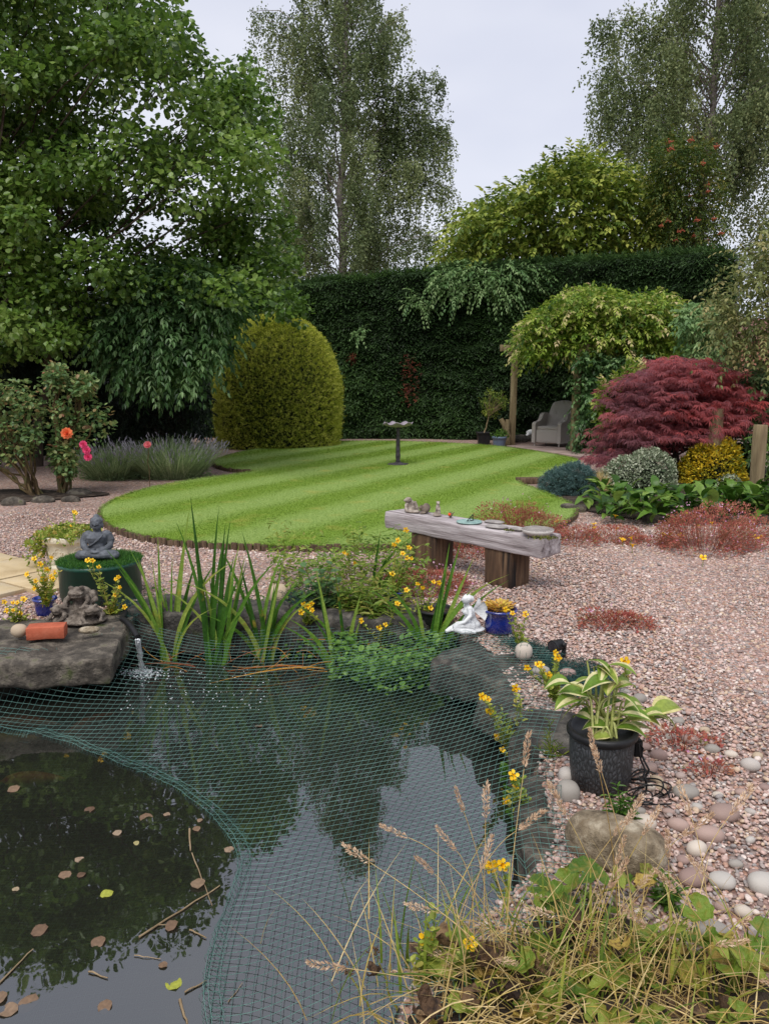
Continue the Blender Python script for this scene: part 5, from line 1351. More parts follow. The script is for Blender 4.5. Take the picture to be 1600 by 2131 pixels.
pl_b = m_.build('planter_body', M['concrete'], t, smooth=False)
for k in range(8):
    a_ = k * math.pi / 4 + .2 + math.pi / 8
    ap = .213 * math.cos(math.pi / 8)
    cc = PB + np.array([ap * math.cos(a_), ap * math.sin(a_), .138]); tx = np.array([-math.sin(a_), math.cos(a_), 0]); zz_ = np.array([math.cos(a_) * .1, math.sin(a_) * .1, 1])
    m_ = MB()
    for q in range(4):
        b_ = q * math.pi / 2; cq = cc + tx * .03 * math.cos(b_) + zz_ * .03 * math.sin(b_)
        th_ = np.linspace(b_ - 2.1, b_ + 2.1, 14); tube(m_, [cq + tx * .034 * math.cos(x_) + zz_ * .034 * math.sin(x_) + np.array([math.cos(a_), math.sin(a_), 0]) * .003 for x_ in th_], .006, 6)
    m_.build('quatrefoil', M['concrete'], pl_b)
n = 900; a = U(0, 6.28, n); r = .27 * np.sqrt(U(0, 1, n))
mb = MB(); P = PB + np.c_[r * np.cos(a) - .03, r * np.sin(a), .27 + .12 * U(0, 1, n) * (1 - r / .36)]
P2 = PB + np.c_[-.24 + R.normal(0, .05, 260), -.1 + R.normal(0, .07, 260), .27 - np.abs(R.normal(0, .09, 260))]
P = np.vstack([P, P2]); n = len(P)
leafset(mb, P, unit(rnd(n) + np.array([0, 0, .5])), np.array([0, 0, 1.]) + rnd(n) * .4, U(.025, .05, n), U(.018, .032, n), 'hex', U(0, 1, n))
pp = thing('planter_plants', 'yellow green trailing leaves filling the cast stone planter', 'plant', PB + [0, 0, .28]); mb.build('foliage', M['mim'], pp, smooth=False, kind='stuff')

# bird bath on the lawn
BB = G(828, 966, LZ)
t = thing('bird_bath', 'dark metal bird bath with wavy edged dish on the lawn', 'bird bath', BB)
wv_f = lambda rr, zz, aa: (rr * (1 + .05 * np.sin(8 * aa) * (rr / .27)), zz + .022 * np.sin(7 * aa + .6) * (rr / .27) ** 3)
m_ = MB(); lathe(m_, [(.0, .68), (.06, .682), (.16, .70), (.235, .735), (.27, .755), (.272, .763), (.235, .748), (.15, .715), (.0, .70)], 84, BB, wob=wv_f); m_.build('dish', M['ironpale'], t)
m_ = MB(); lathe(m_, [(.035, .03), (.045, .06), (.036, .09), (.043, .11), (.045, .18), (.04, .2), (.038, .4), (.034, .62), (.045, .68), (.0, .69)], 20, BB); m_.build('stem', M['iron'], t)
wf = lambda rr, zz, aa: (rr * (1 + .06 * np.sin(6 * aa)), zz)
m_ = MB(); lathe(m_, [(.19, 0), (.185, .012), (.1, .022), (.05, .04), (0, .045)], 48, BB, wob=wf); m_.build('foot', M['iron'], t)

# sleeper bench
BC = np.array([.675, 6.27, 0]); BA = math.atan2(-1.15, 1.11)
bench = thing('sleeper_bench', 'rustic grey railway sleeper bench resting on two timber blocks', 'bench', BC, BA)
m_ = MB(); rbox(m_, (0, 0, .372), (1.66, .27, .155), .018, (60, 12, 8), .007, 9, seed=3, freq3=(3, 14, 14))
m_.build('seat_beam', M['sleeper'], bench, local=True)
for x_, w_ in ((-.38, .3), (.42, .27)):
    m_ = MB(); rbox(m_, (x_, .0, .145), (w_, .23, .31), .012, (12, 10, 8), .008, 9, seed=int(w_ * 100), freq3=(22, 22, 2.5)); m_.build('leg', M['sleeperleg'], bench, local=True)
BZ = .452
def on_bench(px, py): return G(px, py, BZ)
def otter(m_):
    tube(m_, [(0, .01, 0), (0, .012, .05), (-.005, 0, .09)], [.045, .042, .03], 14); ell(m_, (-.012, -.008, .1), (.028, .034, .024), rotz(.3), 3); tube(m_, [(-.03, -.012, .1), (-.05, -.016, .094)], [.016, .009], 8)
    tube(m_, [(.03, .015, .08), (.045, .02, .04), (.06, .02, .005)], [.022, .024, .02], 10); ell(m_, (.03, -.05, .012), (.055, .035, .014), k=3); tube(m_, [(-.03, -.02, .07), (-.035, -.04, .03), (-.02, -.06, .01)], .012, 8)
o = sculpt('animal_figurine', otter, .004, M['figure'], None, on_bench(853, 1066) + [0, .02, 0], 0, 1.08, .0012); tag(o, 'pale stone otter figurine leaning at the end of the bench', 'figurine')
def squirrel(m_):
    ell(m_, (0, 0, .035), (.04, .036, .036), k=3); ell(m_, (-.03, -.01, .05), (.02, .019, .019), k=3); ell(m_, (.012, .004, .046), (.034, .03, .04), k=3); ell(m_, (-.02, -.03, .008), (.03, .014, .009), k=2)
    for s in (-1, 1): ell(m_, (-.03, -.01 + s * .012, .069), (.005, .004, .008), k=1)
o = sculpt('animal_figurine', squirrel, .0035, M['figuredark'], None, on_bench(884, 1069) + [0, .02, 0], 0, 1.05, .001); tag(o, 'small round brown squirrel figurine between the otter and the meerkat', 'figurine')
def meerkat(m_):
    tube(m_, [(0, 0, 0), (0, 0, .05), (0, 0, .09)], [.024, .02, .014], 12); ell(m_, (0, -.005, .105), (.015, .018, .014), k=3); tube(m_, [(.0, -.015, .104), (.006, -.03, .1)], [.008, .004], 8); ell(m_, (0, 0, .006), (.03, .028, .01), k=3); tube(m_, [(-.03, .0, .0), (-.022, 0, .03)], [.012, .01], 8)
    for s in (-1, 1): tube(m_, [(s * .015, -.008, .075), (s * .012, -.024, .05)], .006, 6); ell(m_, (s * .012, .0, .117), (.004,) * 3, k=1)
o = sculpt('animal_figurine', meerkat, .003, M['figure'], None, on_bench(911, 1074) + [0, .01, 0], 0, 1.08, .001); tag(o, 'slim upright stone meerkat figurine standing on the bench', 'figurine')
rb_ = on_bench(937, 1077)
t = thing('robin_ornament', 'tiny robin ornament with bright orange breast on the bench', 'figurine', rb_)
def rbody(m_): ell(m_, (0, 0, .022), (.018, .02, .019), k=3); ell(m_, (-.004, -.006, .04), (.012,) * 3, k=2); tube(m_, [(.012, .005, .025), (.034, .012, .045)], [.007, .003], 6); tube(m_, [(-.012, -.01, .04), (-.02, -.012, .039)], [.003, .001], 5); tube(m_, [(0, 0, 0), (0, 0, .01)], .008, 6)
sculpt('body', rbody, .002, M['robinbrown'], t)
m_ = MB(); ell(m_, rb_ + [-.008, -.009, .029], (.014, .014, .016)); m_.build('breast', M['robinred'], t)
sd_ = on_bench(976, 1087)
t = thing('sundial', 'round verdigris sundial plate with gnomon lying on the bench', 'sundial', sd_)
m_ = MB(); lathe(m_, [(0, 0), (.1, 0), (.104, .004), (.104, .01), (.098, .012), (.09, .010), (0, .010)], 48, sd_); sdp = m_.build('plate', M['verdigris'], t)
m_ = MB(); g0 = sd_ + [-.02, -.01, .01]; tube(m_, [g0, g0 + [.05, .02, .055]], .0035, 6); tube(m_, [g0 + [.05, .02, .055], g0 + [.05, .02, 0]], .004, 6); th_ = np.linspace(0, 5, 14); tube(m_, np.c_[g0[0] + .04 + .011 * np.cos(th_), np.full(14, g0[1] + .017), g0[2] + .015 + .011 * np.sin(th_)], .003, 6); tube(m_, [g0, g0 + [.05, .02, 0.001]], .004, 6); m_.build('gnomon', M['black'], sdp)
for a, b, sx_, sy_, lb in ((1033, 1098, .19, .12, 'larger flat grey stone on the bench beside the sundial'), (1028, 1088, .17, .1, 'thin flat slate behind the larger flat stone on the bench'), (1076, 1103, .1, .08, 'small flat stone on the bench beside the shallow dish')):
    q = on_bench(a, b); m_ = MB(); v, f = stone_v((sx_, sy_, .022), int(a), 3, .1, .25); m_.add(v @ rotz(-.6).T, f); o = m_.build('flat_stone', M['slate'], local=True); o.location = q + [0, 0, .009]; tag(o, lb, 'stone')
ds = on_bench(1118, 1113)
t = thing('shallow_dish', 'shallow pale dish covered with wire mesh on the bench end', 'dish', ds)
m_ = MB(); lathe(m_, [(0, .0), (.08, .0), (.112, .02), (.122, .042), (.118, .044), (.105, .025), (0, .012)], 48, ds); dsh = m_.build('dish_bowl', M['glasswhite'], t)
m_ = MB()
for k in range(-6, 7):
    h_ = math.sqrt(max(.12 ** 2 - (k * .019) ** 2, 0))
    tube(m_, [ds + [k * .019, -h_, .046], ds + [k * .019, 0, .05], ds + [k * .019, h_, .046]], .0014, 4); tube(m_, [ds + [-h_, k * .019, .046], ds + [0, k * .019, .05], ds + [h_, k * .019, .046]], .0014, 4)
m_.build('wire_cover', M['slate'], dsh, kind='stuff')
def mosspatch(px, py, label, n=160, r=.05):
    c = on_bench(px, py); t = thing('moss_clump', label, 'moss', c); m_ = MB()
    P = c + rnd(n) * np.array([r, r * .5, .004]) + [0, 0, .008]; leafset(m_, P, unit(rnd(n) + [0, 0, 1]), rnd(n), .014, .01, 'quad', U(0, 1, n)); m_.build('moss', M['mossy'], t, smooth=False, kind='stuff')
M['mossy'] = leaf('moss', [S(64, 74, 30), S(98, 104, 42), S(132, 130, 66)], .8, .1)
mosspatch(1058, 1106, 'little tuft of moss between the flat stones on the bench', 60, .018); mosspatch(1135, 1122, 'moss and stonecrop growing along the cracked end of the bench', 220, .05)
M['wet'] = M['black']

# far patio furniture
m, n_, l_, p_ = new_mat('grey_wicker')
tcn = n_.new('ShaderNodeTexCoord'); 
wa = n_.new('ShaderNodeTexWave'); wa.wave_type = 'BANDS'; wa.bands_direction = 'Z'; wa.inputs['Scale'].default_value = 17; wa.inputs['Distortion'].default_value = .6
wc = n_.new('ShaderNodeTexWave'); wc.bands_direction = 'DIAGONAL'; wc.inputs['Scale'].default_value = 16
l_.new(tcn.outputs['Object'], wa.inputs['Vector']); l_.new(tcn.outputs['Object'], wc.inputs['Vector'])
mlt = n_.new('ShaderNodeMath'); mlt.operation = 'MULTIPLY'; l_.new(wa.outputs['Fac'], mlt.inputs[0]); l_.new(wc.outputs['Fac'], mlt.inputs[1])
rw = ramp_node(n_, [(0, S(160, 150, 142)), (.4, S(228, 220, 212))]); l_.new(mlt.outputs[0], rw.inputs['Fac']); l_.new(rw.outputs[0], p_.inputs['Base Color'])
bpn = n_.new('ShaderNodeBump'); bpn.inputs['Strength'].default_value = .8; bpn.inputs['Distance'].default_value = .02; l_.new(mlt.outputs[0], bpn.inputs['Height']); l_.new(bpn.outputs[0], p_.inputs['Normal'])
p_.inputs['Roughness'].default_value = .6
M['wicker'] = m
CB = G(1148, 930, .055) + [.08, .35, 0]
chair = thing('wicker_armchair', 'grey wicker armchair with tall curved back on the patio', 'chair', CB, rad(-40))
chair.scale = (1, 1, .88)
def cpart(nm, c, s, r=.03, rot=None, n=(6, 6, 6), mat='wicker'):
    m_ = MB(); rbox(m_, c, s, r, n, 0, 1, rot); return m_.build(nm, M[mat], chair, local=True)
cpart('seat_base', (0, 0, .27), (.56, .62, .36), .04)
cpart('seat_cushion', (0, -.02, .48), (.54, .56, .1), .045, mat='wicker')
for s in (-1, 1):
    m_ = MB(); prof = [(-.33, .09), (-.33, .58), (-.29, .63), (-.1, .66), (-.02, .72), (.03, .82), (.12, .87), (.26, .87), (.33, .8), (.33, .09)]
    V = np.array([(s * .33 + dx, y_, z_) for dx in (-.045, .045) for y_, z_ in prof]); k = len(prof)
    m_.add(V, [tuple(range(k)), tuple(range(k, 2 * k))[::-1]] + [(i, i + k, (i + 1) % k + k, (i + 1) % k) for i in range(k)]); m_.build('arm', M['wicker'], chair, smooth=False, local=True)
    for y_ in (-.28, .28):
        m_ = MB(); tube(m_, [(s * .32, y_, .0), (s * .32, y_, .12)], [.018, .025], 8); m_.build('leg', M['wicker'], chair, local=True)
m_ = MB(); k = 10; V = []; q = []
for th_ in (0, .07):
    for i in range(k + 1):
        z_ = .42 + .78 * i / k; w_ = .30 - .06 * (i / k) ** 3; y_ = .24 + .30 * (i / k) ** 1.3
        for x_ in np.linspace(-1, 1, 7): V.append((x_ * w_, y_ + th_ - .05 * x_ * x_, z_ - .05 * x_ * x_ * (i == k)))
for lay in range(2):
    for i in range(k):
        for j in range(6):
            b_ = lay * (k + 1) * 7 + i * 7 + j; f_ = (b_, b_ + 1, b_ + 8, b_ + 7); q.append(f_ if not lay else f_[::-1])
Lq = (k + 1) * 7
for i in range(k):
    for j in (0, 6): q.append((i * 7 + j, (i + 1) * 7 + j, Lq + (i + 1) * 7 + j, Lq + i * 7 + j))
for j in range(6): q.append((k * 7 + j, k * 7 + j + 1, Lq + k * 7 + j + 1, Lq + k * 7 + j))
m_.add(np.array(V), q); m_.build('backrest', M['wicker'], chair, local=True)
# pots by the pergola post
KB = G(1007, 925) + [0, .1, 0]
t = thing('square_pot', 'square black pot with thin stemmed shrub beside the hedge', 'plant pot', KB)
m_ = MB()
Vq = []
for r_, z_ in [(.13, 0), (.165, .26), (.185, .262), (.19, .3), (.17, .3), (.16, .27)]:
    Vq += [(KB[0] + sx_ * r_, KB[1] + sy_ * r_, z_) for sx_, sy_ in ((-1, -1), (1, -1), (1, 1), (-1, 1))]
m_.add(np.array(Vq), [(i * 4 + j, i * 4 + (j + 1) % 4, (i + 1) * 4 + (j + 1) % 4, (i + 1) * 4 + j) for i in range(5) for j in range(4)] + [(20, 21, 22, 23)]); m_.build('pot', M['black'], t, smooth=False)
sh = thing('potted_shrub', 'thin stemmed yellow green shrub growing in the square black pot', 'shrub', KB + [0, 0, .27])
m_ = MB(); st0 = KB + [0, 0, .26]; st1 = Q(1016, 868, KB[1]); tube(m_, bent(st0, st1, 0, 6, .01), np.linspace(.02, .014, 6), 6)
TP = clumps([(998, 840), (1012, 815), (1040, 808), (1055, 825), (1050, 850), (1030, 868), (1008, 862)], KB[1], .25, 34)
for q in TP: tube(m_, bent(st1, q, .03, 5), np.linspace(.01, .003, 5), 4, cap=False)
m_.build('stem', M['twig'], sh); m_ = MB(); foliage(m_, TP, .13, 34, .045, .026, 'quad', droop=-.2); m_.build('foliage', M['iron_tree'], sh, smooth=False, kind='stuff')
RB = G(1039, 929) + [0, .05, 0]
t = pot_plain('round_pot', 'blue grey round plastic pot of low leaves beside the pergola post', RB, .14, .175, .24, M['bluegrey'], lip=.05)
m_ = MB(); foliage(m_, RB + np.c_[R.normal(0, .08, 18), R.normal(0, .08, 18), U(.25, .36, 18)], .06, 26, .06, .03, 'quad'); m_.build('foliage', M['broad'], t, smooth=False, kind='stuff')
t = thing('cut_branch', 'forked sawn tree stump beside the pergola post', 'stump', G(1056, 927) + [0, .12, 0])
m_ = MB(); s0 = G(1056, 927) + [0, .12, 0]; tube(m_, [s0, Q(1056, 905, s0[1]), Q(1049, 885, s0[1]), Q(1042, 872, s0[1])], [.09, .075, .065, .06], 10); tube(m_, [Q(1055, 900, s0[1]), Q(1056, 873, s0[1])], [.06, .055], 10); m_.build('stump', M['post'], t)
def dog(m_): ell(m_, (0, 0, .1), (.13, .07, .08), k=3); ell(m_, (.1, -.02, .2), (.05, .045, .05), k=3); tube(m_, [(.05, 0, .12), (.1, -.02, .2)], [.05, .04], 8); tube(m_, [(.12, -.03, .19), (.16, -.05, .175)], [.03, .02], 8); tube(m_, [(-.08, -.05, .06), (-.15, -.08, .02)], [.04, .03], 8)
o = sculpt('animal_ornament', dog, .012, M['whitecast'], None, G(1106, 918, .0) + [.02, .2, .1], 0, 1.1, .002); tag(o, 'pale stone animal ornament on rocks beside the wicker chair', 'figurine')
for i, (a, b, s, lb) in enumerate([(1085, 922, .5, 'dark log shaped rock on the ground between post and chair'), (1108, 920, .42, 'dark rock under the pale animal ornament')]):
    rock('rock', lb, 'rock', G(a, b) + [0, .25, 0], (s, s * .5, s * .5), .1, M['rockdark'], i + 120, .14, sink=.15)
# distant roof
hb = Q(1512, 690, 44)
t = thing('distant_house', 'tiled house roof glimpsed beyond the olive brown shrub', 'house', (hb[0], 44, 0))
m_ = MB(); z0 = Q(1512, 690, 44)[2]; z1 = Q(1512, 660, 44)[2]
for s, nm in ((-1, 'front'), (1, 'back')):
    pass
V = [(hb[0] - 1.6, 42, z0 - .5), (hb[0] + 9, 42, z0 - .5), (hb[0] + 9, 45, z1), (hb[0] - 1.0, 45, z1), (hb[0] - 1.6, 48, z0 - .5), (hb[0] + 9, 48, z0 - .5)]
m_.add(np.array(V), [(0, 1, 2, 3), (3, 2, 5, 4), (0, 3, 4), (1, 5, 2), (0, 4, 5, 1)]); m_.build('roof', M['roof'], t, smooth=False)
m_ = MB(); rbox(m_, (hb[0] + 3.8, 45, (z0 - .5) / 2), (9.6, 5.4, z0 - .52), .02, (2, 2, 2)); m_.build('wall', M['housewall'], t)

# ================================================================== FLOWERS AND WATER PLANTS
fl_mesh = []
for q in range(4):                                          # trumpet flower with five lobes
    b = MB(); lathe(b, [(.003, -.022), (.006, -.01), (.010, 0)], 6, tint=.2)
    a = np.arange(5) * 2 * math.pi / 5 + U(-.2, .2, 5)
    D = np.c_[np.cos(a), np.sin(a), U(.0, .5, 5)]
    leafset(b, np.c_[np.cos(a), np.sin(a), 0 * a] * .007, D, np.tile([0, 0, 1.], (5, 1)), U(.014, .02, 5), .018, 'hex', U(.3, 1, 5))
    fl_mesh.append(b.mesh('flower', M['yellow']))
def face_rot(d):
    return Vector(tuple(d)).to_track_quat('Z', 'Y').to_euler()
def stem_plant(name, label, cat, base, tips, leafmat, L, W, kind, pairs, flowers=(), stem_r=.003, stemmat=None, arch=.05, group=None, fscale=1.0, up=.6, tint=None, t0=.1, fmesh=None, jit=.02):
    """Stems from one base to the given tips with leaf pairs; flowers are parts at given points."""
    base = np.asarray(base, float)
    t = thing(name, label, cat, base, group=group)
    ms, ml = MB(), MB()
    for e in tips:
        e = np.asarray(e, float); s = base + np.array([U(-jit, jit), U(-jit, jit), 0])
        ln = np.linalg.norm(e - s); pth = bent(s, e, arch * ln, 8, .012 * ln)
        tube(ms, pth, np.linspace(stem_r, stem_r * .5, 8), 5, U(0, 1), cap=False)
        n = pairs * 2
        tt = np.repeat(np.linspace(t0, 1, pairs), 2)
        P = np.stack([np.interp(tt * 7, np.arange(8), pth[:, k]) for k in range(3)], 1)
        a = np.tile([0, math.pi], pairs) + np.repeat(np.arange(pairs) * 1.9 + U(0, 6), 2) + U(-.3, .3, n)
        D = np.c_[np.cos(a), np.sin(a), U(up - .3, up + .3, n)]
        sc = U(.65, 1.2, n) * (1.15 - .55 * tt)
        leafset(ml, P, D, np.array([0, 0, 1.]) + rnd(n) * .3, L * sc, W * sc, kind, np.clip((U(0, 1) if tint is None else tint) * .4 + U(0, .6, n), 0, 1))
    ms.build('stems', stemmat or leafmat, t, kind='stuff'); ml.build('foliage', leafmat, t, smooth=False, kind='stuff')
    for f in flowers:
        d = unit(np.array([U(-.6, .6), -1, U(-.1, .9)])); s = U(.85, 1.25) * fscale
        piece('flower', (fmesh or fl_mesh)[R.randint(4)], t, np.asarray(f) - base, face_rot(d), (s, s, s))
    return t
def mimulus(label, base_px, bz, tips_px, fl_px, dY=.08, pairs=11, L=.036, W=.028, fscale=.78, by=None):
    b = G(*base_px, bz); Y = b[1] if by is None else by
    tips = [Q(a, c, Y + U(-dY, dY)) for a, c in tips_px]
    fl = [Q(a, c, Y - .03 + U(-dY, dY) * .5) for a, c in fl_px]
    tips = tips + [f - np.array([0, 0, .012]) for f in fl]
    return stem_plant('monkey_flower', label, 'flower', b, tips, M['mim'], L, W, 'hex', pairs, fl, .0028, fscale=fscale)
mimulus('yellow monkey flowers growing in the small blue pot beside the frogs', (98, 1262), .1, [(60, 1205), (90, 1180), (125, 1190), (115, 1230), (80, 1225)], [(72, 1163), (108, 1160), (85, 1174), (99, 1186), (115, 1192), (57, 1195), (92, 1205), (75, 1209), (108, 1200), (72, 1224), (97, 1249), (112, 1204)], fscale=.85, L=.034)
mimulus('low yellow monkey flowers between the blue pot and the paving', (40, 1300), .02, [(20, 1270), (60, 1280), (75, 1290), (10, 1290)], [(10, 1253), (28, 1254), (37, 1254), (15, 1271), (28, 1270), (44, 1276), (50, 1247)], L=.03, pairs=7)
mimulus('yellow monkey flowers growing between the frogs and the green tub', (232, 1290), .02, [(185, 1180), (205, 1195), (250, 1230), (225, 1260), (265, 1245), (215, 1270)], [(183, 1166), (193, 1167), (206, 1180), (247, 1201), (250, 1222), (240, 1238), (232, 1272), (260, 1263), (242, 1205)], L=.04, pairs=8)
mimulus('yellow monkey flowers rising from the cast stone planter', (150, 1135), .28, [(100, 1080), (140, 1085), (175, 1090)], [(155, 1065), (149, 1094), (158, 1068)], by=PB[1], L=.025)
mimulus('small group of yellow monkey flowers left of the leafy sapling', (640, 1300), -.02, [(625, 1275), (660, 1285)], [(632, 1257), (648, 1256), (627, 1274), (650, 1270), (640, 1262)], pairs=6)
mimulus('pale spike of yellow monkey flowers behind the leafy sapling', (738, 1240), 0, [(725, 1150), (745, 1180)], [(716, 1150), (724, 1153), (738, 1172)], pairs=10, L=.024)
mimulus('tall spikes of yellow monkey flowers left of the bench legs', (815, 1262), 0, [(850, 1110), (830, 1140), (840, 1180), (810, 1190)], [(845, 1103), (828, 1125), (820, 1133), (838, 1152), (851, 1140), (847, 1161), (856, 1162), (816, 1194)], pairs=12, L=.026)
mimulus('yellow monkey flowers in front of the red herbs behind the iris', (880, 1290), 0, [(870, 1220), (900, 1240), (925, 1230)], [(869, 1215), (879, 1223), (902, 1211), (914, 1213), (846, 1228), (896, 1265), (826, 1256)], pairs=9, L=.026)
mimulus('single low stem of yellow flowers under the net in the middle plants', (795, 1345), -.15, [(795, 1320), (780, 1320)], [(789, 1306), (802, 1300), (827, 1256), (752, 1292)], pairs=6)
mimulus('yellow monkey flowers trailing over the net beside the blue pot', (1085, 1360), .03, [(1065, 1310), (1080, 1300), (1095, 1330)], [(1066, 1276), (1093, 1278), (1052, 1268)], pairs=9, L=.03)
mimulus('orange tinged spikes of yellow monkey flower above the hosta', (1155, 1460), .05, [(1152, 1370), (1125, 1400), (1165, 1420)], [(1155, 1358), (1160, 1368), (1118, 1382), (1097, 1390), (1125, 1384), (1140, 1405)], pairs=12, L=.026)
mimulus('yellow flowered stems climbing from the water along the right bank', (1085, 1600), WZ, [(1040, 1470), (1060, 1500), (1080, 1450), (1100, 1480), (1060, 1560), (1090, 1520), (1045, 1530)], [(1003, 1450), (1073, 1432), (1018, 1479), (1033, 1531), (1045, 1560), (1015, 1455)], pairs=15, L=.035, W=.027)
mimulus('leafy trailing stems with small yellow flowers below the hosta pot', (1110, 1760), WZ, [(1085, 1620), (1110, 1650), (1060, 1650), (1100, 1700), (1130, 1720)], [(1073, 1637), (1052, 1666), (1068, 1614)], pairs=13, L=.036, W=.028)
mimulus('pair of big yellow flowers on a stalk over the dark water', (1090, 1960), WZ, [(1045, 1830), (1030, 1850), (1075, 1880)], [(1018, 1800), (1046, 1801), (1022, 1803)], pairs=6, fscale=1.0)
mimulus('yellowing monkey flower stems at the near corner of the pond', (900, 2110), -.1, [(890, 1920), (870, 1960), (905, 1890), (855, 2000), (925, 1950)], [(885, 1955), (978, 1963)], pairs=13, L=.034, W=.026)
mimulus('single yellow flower stem on the gravel behind the hosta', (1302, 1418), 0, [(1300, 1390)], [(1299, 1377)], pairs=4, fscale=1.2)

# yellow daisies on the gravel in front of the border
for i, (a, b) in enumerate([(1312, 1118), (1283, 1098), (1295, 1122), (1238, 1098), (1280, 1073), (1316, 1133), (1380, 1113), (1392, 1111), (1416, 1114), (1385, 1071), (1425, 1068), (1474, 1073), (1480, 1087), (1450, 1094), (1462, 1160), (1572, 1118), (1583, 1115), (1158, 1085), (1175, 1087), (1235, 1090)]):
    f = G(a, b, .09); t = thing('yellow_daisy', 'small yellow flower on a thin stalk among the red herbs', 'flower', (f[0], f[1], 0), group='yellow flowers in the gravel by the border')
    m_ = MB(); tube(m_, [(0, 0, -.02), (U(-.01, .01), 0, .09)], .003, 4); m_.build('stalk', M['mim'], t, local=True)
    piece('flower', fl_mesh[R.randint(4)], t, (0, 0, .09), (U(-.2, .6), U(-.3, .3), U(0, 6)), (1.5, 1.5, 1.2))

# iris: every blade is a piece
def sword(b, w, cv, tint, k=9):
    """A sword-shaped blade, 1 unit tall, curving towards +X, its flat side in the plane of the curve."""
    t = np.linspace(0, 1, k + 1); x = cv * t ** 2.2; z = t - .35 * cv * t ** 3
    tn_ = unit(np.c_[np.gradient(x), 0 * x, np.gradient(z)]); sd = np.c_[tn_[:, 2], 0 * x, -tn_[:, 0] * .3]
    ww = w * np.maximum(1 - t ** 2.6, .02) * (.75 + .25 * np.sin(t * 2.2)) * .5
    mid = np.c_[x, .006 * np.ones(k + 1) * (1 - t), z]
    V = np.stack([np.c_[x, 0 * x, z] - sd * ww[:, None], mid, np.c_[x, 0 * x, z] + sd * ww[:, None]], 1).reshape(-1, 3)
    i = np.arange(k) * 3
    b.add(V, np.vstack([np.stack([i, i + 1, i + 4, i + 3], 1), np.stack([i + 1, i + 2, i + 5, i + 4], 1)]), tint)
ir_mesh = []
for q in range(8):
    b = MB(); tt_ = q / 7
    sword(b, .030, [.02, .06, .14, .26, .0, .18, .04, .42][q], tt_)
    ir_mesh.append(b.mesh('blade', M['iris']))
drymesh = []
for q in range(3):
    b = MB(); blades(b, np.zeros((1, 3)), np.array([[1., 0, 0]]), 1., .035, .1, [.5, .8, .2][q], 9, q / 2, tip=.02); drymesh.append(b.mesh('dry_blade', M['irisdry']))
def iris(label, px, py, tips, z=WZ - .1, spread=.05, dry=0, extra=10):
    b = G(px, py, WZ); b[2] = z
    t = thing('yellow_flag_iris', label, 'iris', b)
    allt = [(a, c, 0) for a, c in tips] + [(px + U(-70, 70), py - U(120, 230), 0) for _ in range(extra)] + [(px + U(-90, 90), py - U(30, 160), 1) for _ in range(dry)]
    for a, c, d in allt:
        e = Q(a, c, b[1] + U(-.12, .12)); s = np.array([U(-spread, spread), U(-spread, spread), 0])
        v = e - b - s; hz = math.hypot(v[0], v[1]); L = math.hypot(hz, v[2])
        me = drymesh[R.randint(3)] if d else ir_mesh[R.randint(8)]
        az = (0 if v[0] > 0 else math.pi) + U(-.6, .6); tilt = math.atan2(hz, v[2]) * .72
        piece('dry_blade' if d else 'blade', me, t, s, (0, tilt, az), (U(.85, 1.3), 1, L * 1.04))
    return t
iris('tall iris clump rising through the net beside the green tub', 355, 1372, [(262, 1115), (330, 1115), (300, 1155), (395, 1065), (375, 1080), (352, 1110), (250, 1175), (420, 1150), (318, 1130)], dry=2)
iris('tall iris clump with orange tinged blades in the middle of the group', 452, 1380, [(388, 1078), (418, 1075), (402, 1045), (447, 1088), (462, 1105), (525, 1118), (430, 1115), (505, 1130), (440, 1060)], dry=3)
iris('iris clump beside the grey rounded rock at the back of the pond', 552, 1372, [(478, 1120), (540, 1130), (498, 1145), (555, 1160), (570, 1190), (515, 1110), (530, 1175)], dry=2)
iris('sparse iris clump with bent leaves in the middle of the planting', 708, 1385, [(682, 1175), (700, 1190), (730, 1230), (632, 1270), (655, 1300), (740, 1290), (690, 1240)], dry=3, extra=2)
iris('lone tall iris blades behind the willow leaved plants', 780, 1300, [(770, 1100), (772, 1112), (803, 1155), (833, 1140), (788, 1180)], z=-.1, extra=1)
iris('thick leaning iris clump beside the white fairy', 885, 1385, [(950, 1145), (965, 1140), (985, 1165), (998, 1175), (905, 1200), (930, 1175), (990, 1150), (912, 1185), (960, 1200), (890, 1230), (975, 1190), (940, 1200)], dry=2, extra=5)

# willow-leaved plants, sapling, mint mats
def tips_in(poly, Y, n, dY=.12): return [Q(a, b, Y + U(-dY, dY)) for a, b in poly_px(poly, n)]
Yw = G(770, 1300, -.1)[1]
stem_plant('purple_loosestrife', 'bushy willow leaved plants in the middle of the back bank', 'plant', G(775, 1315, -.1), tips_in([(690, 1215), (740, 1200), (800, 1190), (850, 1200), (850, 1260), (820, 1290), (690, 1280)], Yw, 62), M['willow'], .095, .024, 'long', 15, arch=.02, up=.35, jit=.16)
stem_plant('leafy_sapling', 'small alder sapling with broad veined leaves at the back bank', 'sapling', G(672, 1275, 0), [Q(a, b, G(672, 1275, 0)[1] + U(-.1, .1)) for a, b in [(635, 1180), (665, 1185), (690, 1175), (645, 1210), (680, 1220), (700, 1205), (620, 1235), (655, 1240), (690, 1245)]], M['laurel'], .105, .08, 'hex', 5, stem_r=.004, up=.2, arch=.04, t0=.35, stemmat=M['cane'])
stem_plant('willow_weed', 'bright green willow leaved weed growing against the big boulder', 'plant', G(1296, 1722, 0), [Q(a, b, G(1300, 1722)[1] + U(-.05, .05)) for a, b in [(1285, 1635), (1265, 1655), (1300, 1660), (1315, 1665), (1290, 1675), (1270, 1690), (1320, 1690)]], M['broad'], .05, .012, 'long', 11, arch=.02, up=.3)
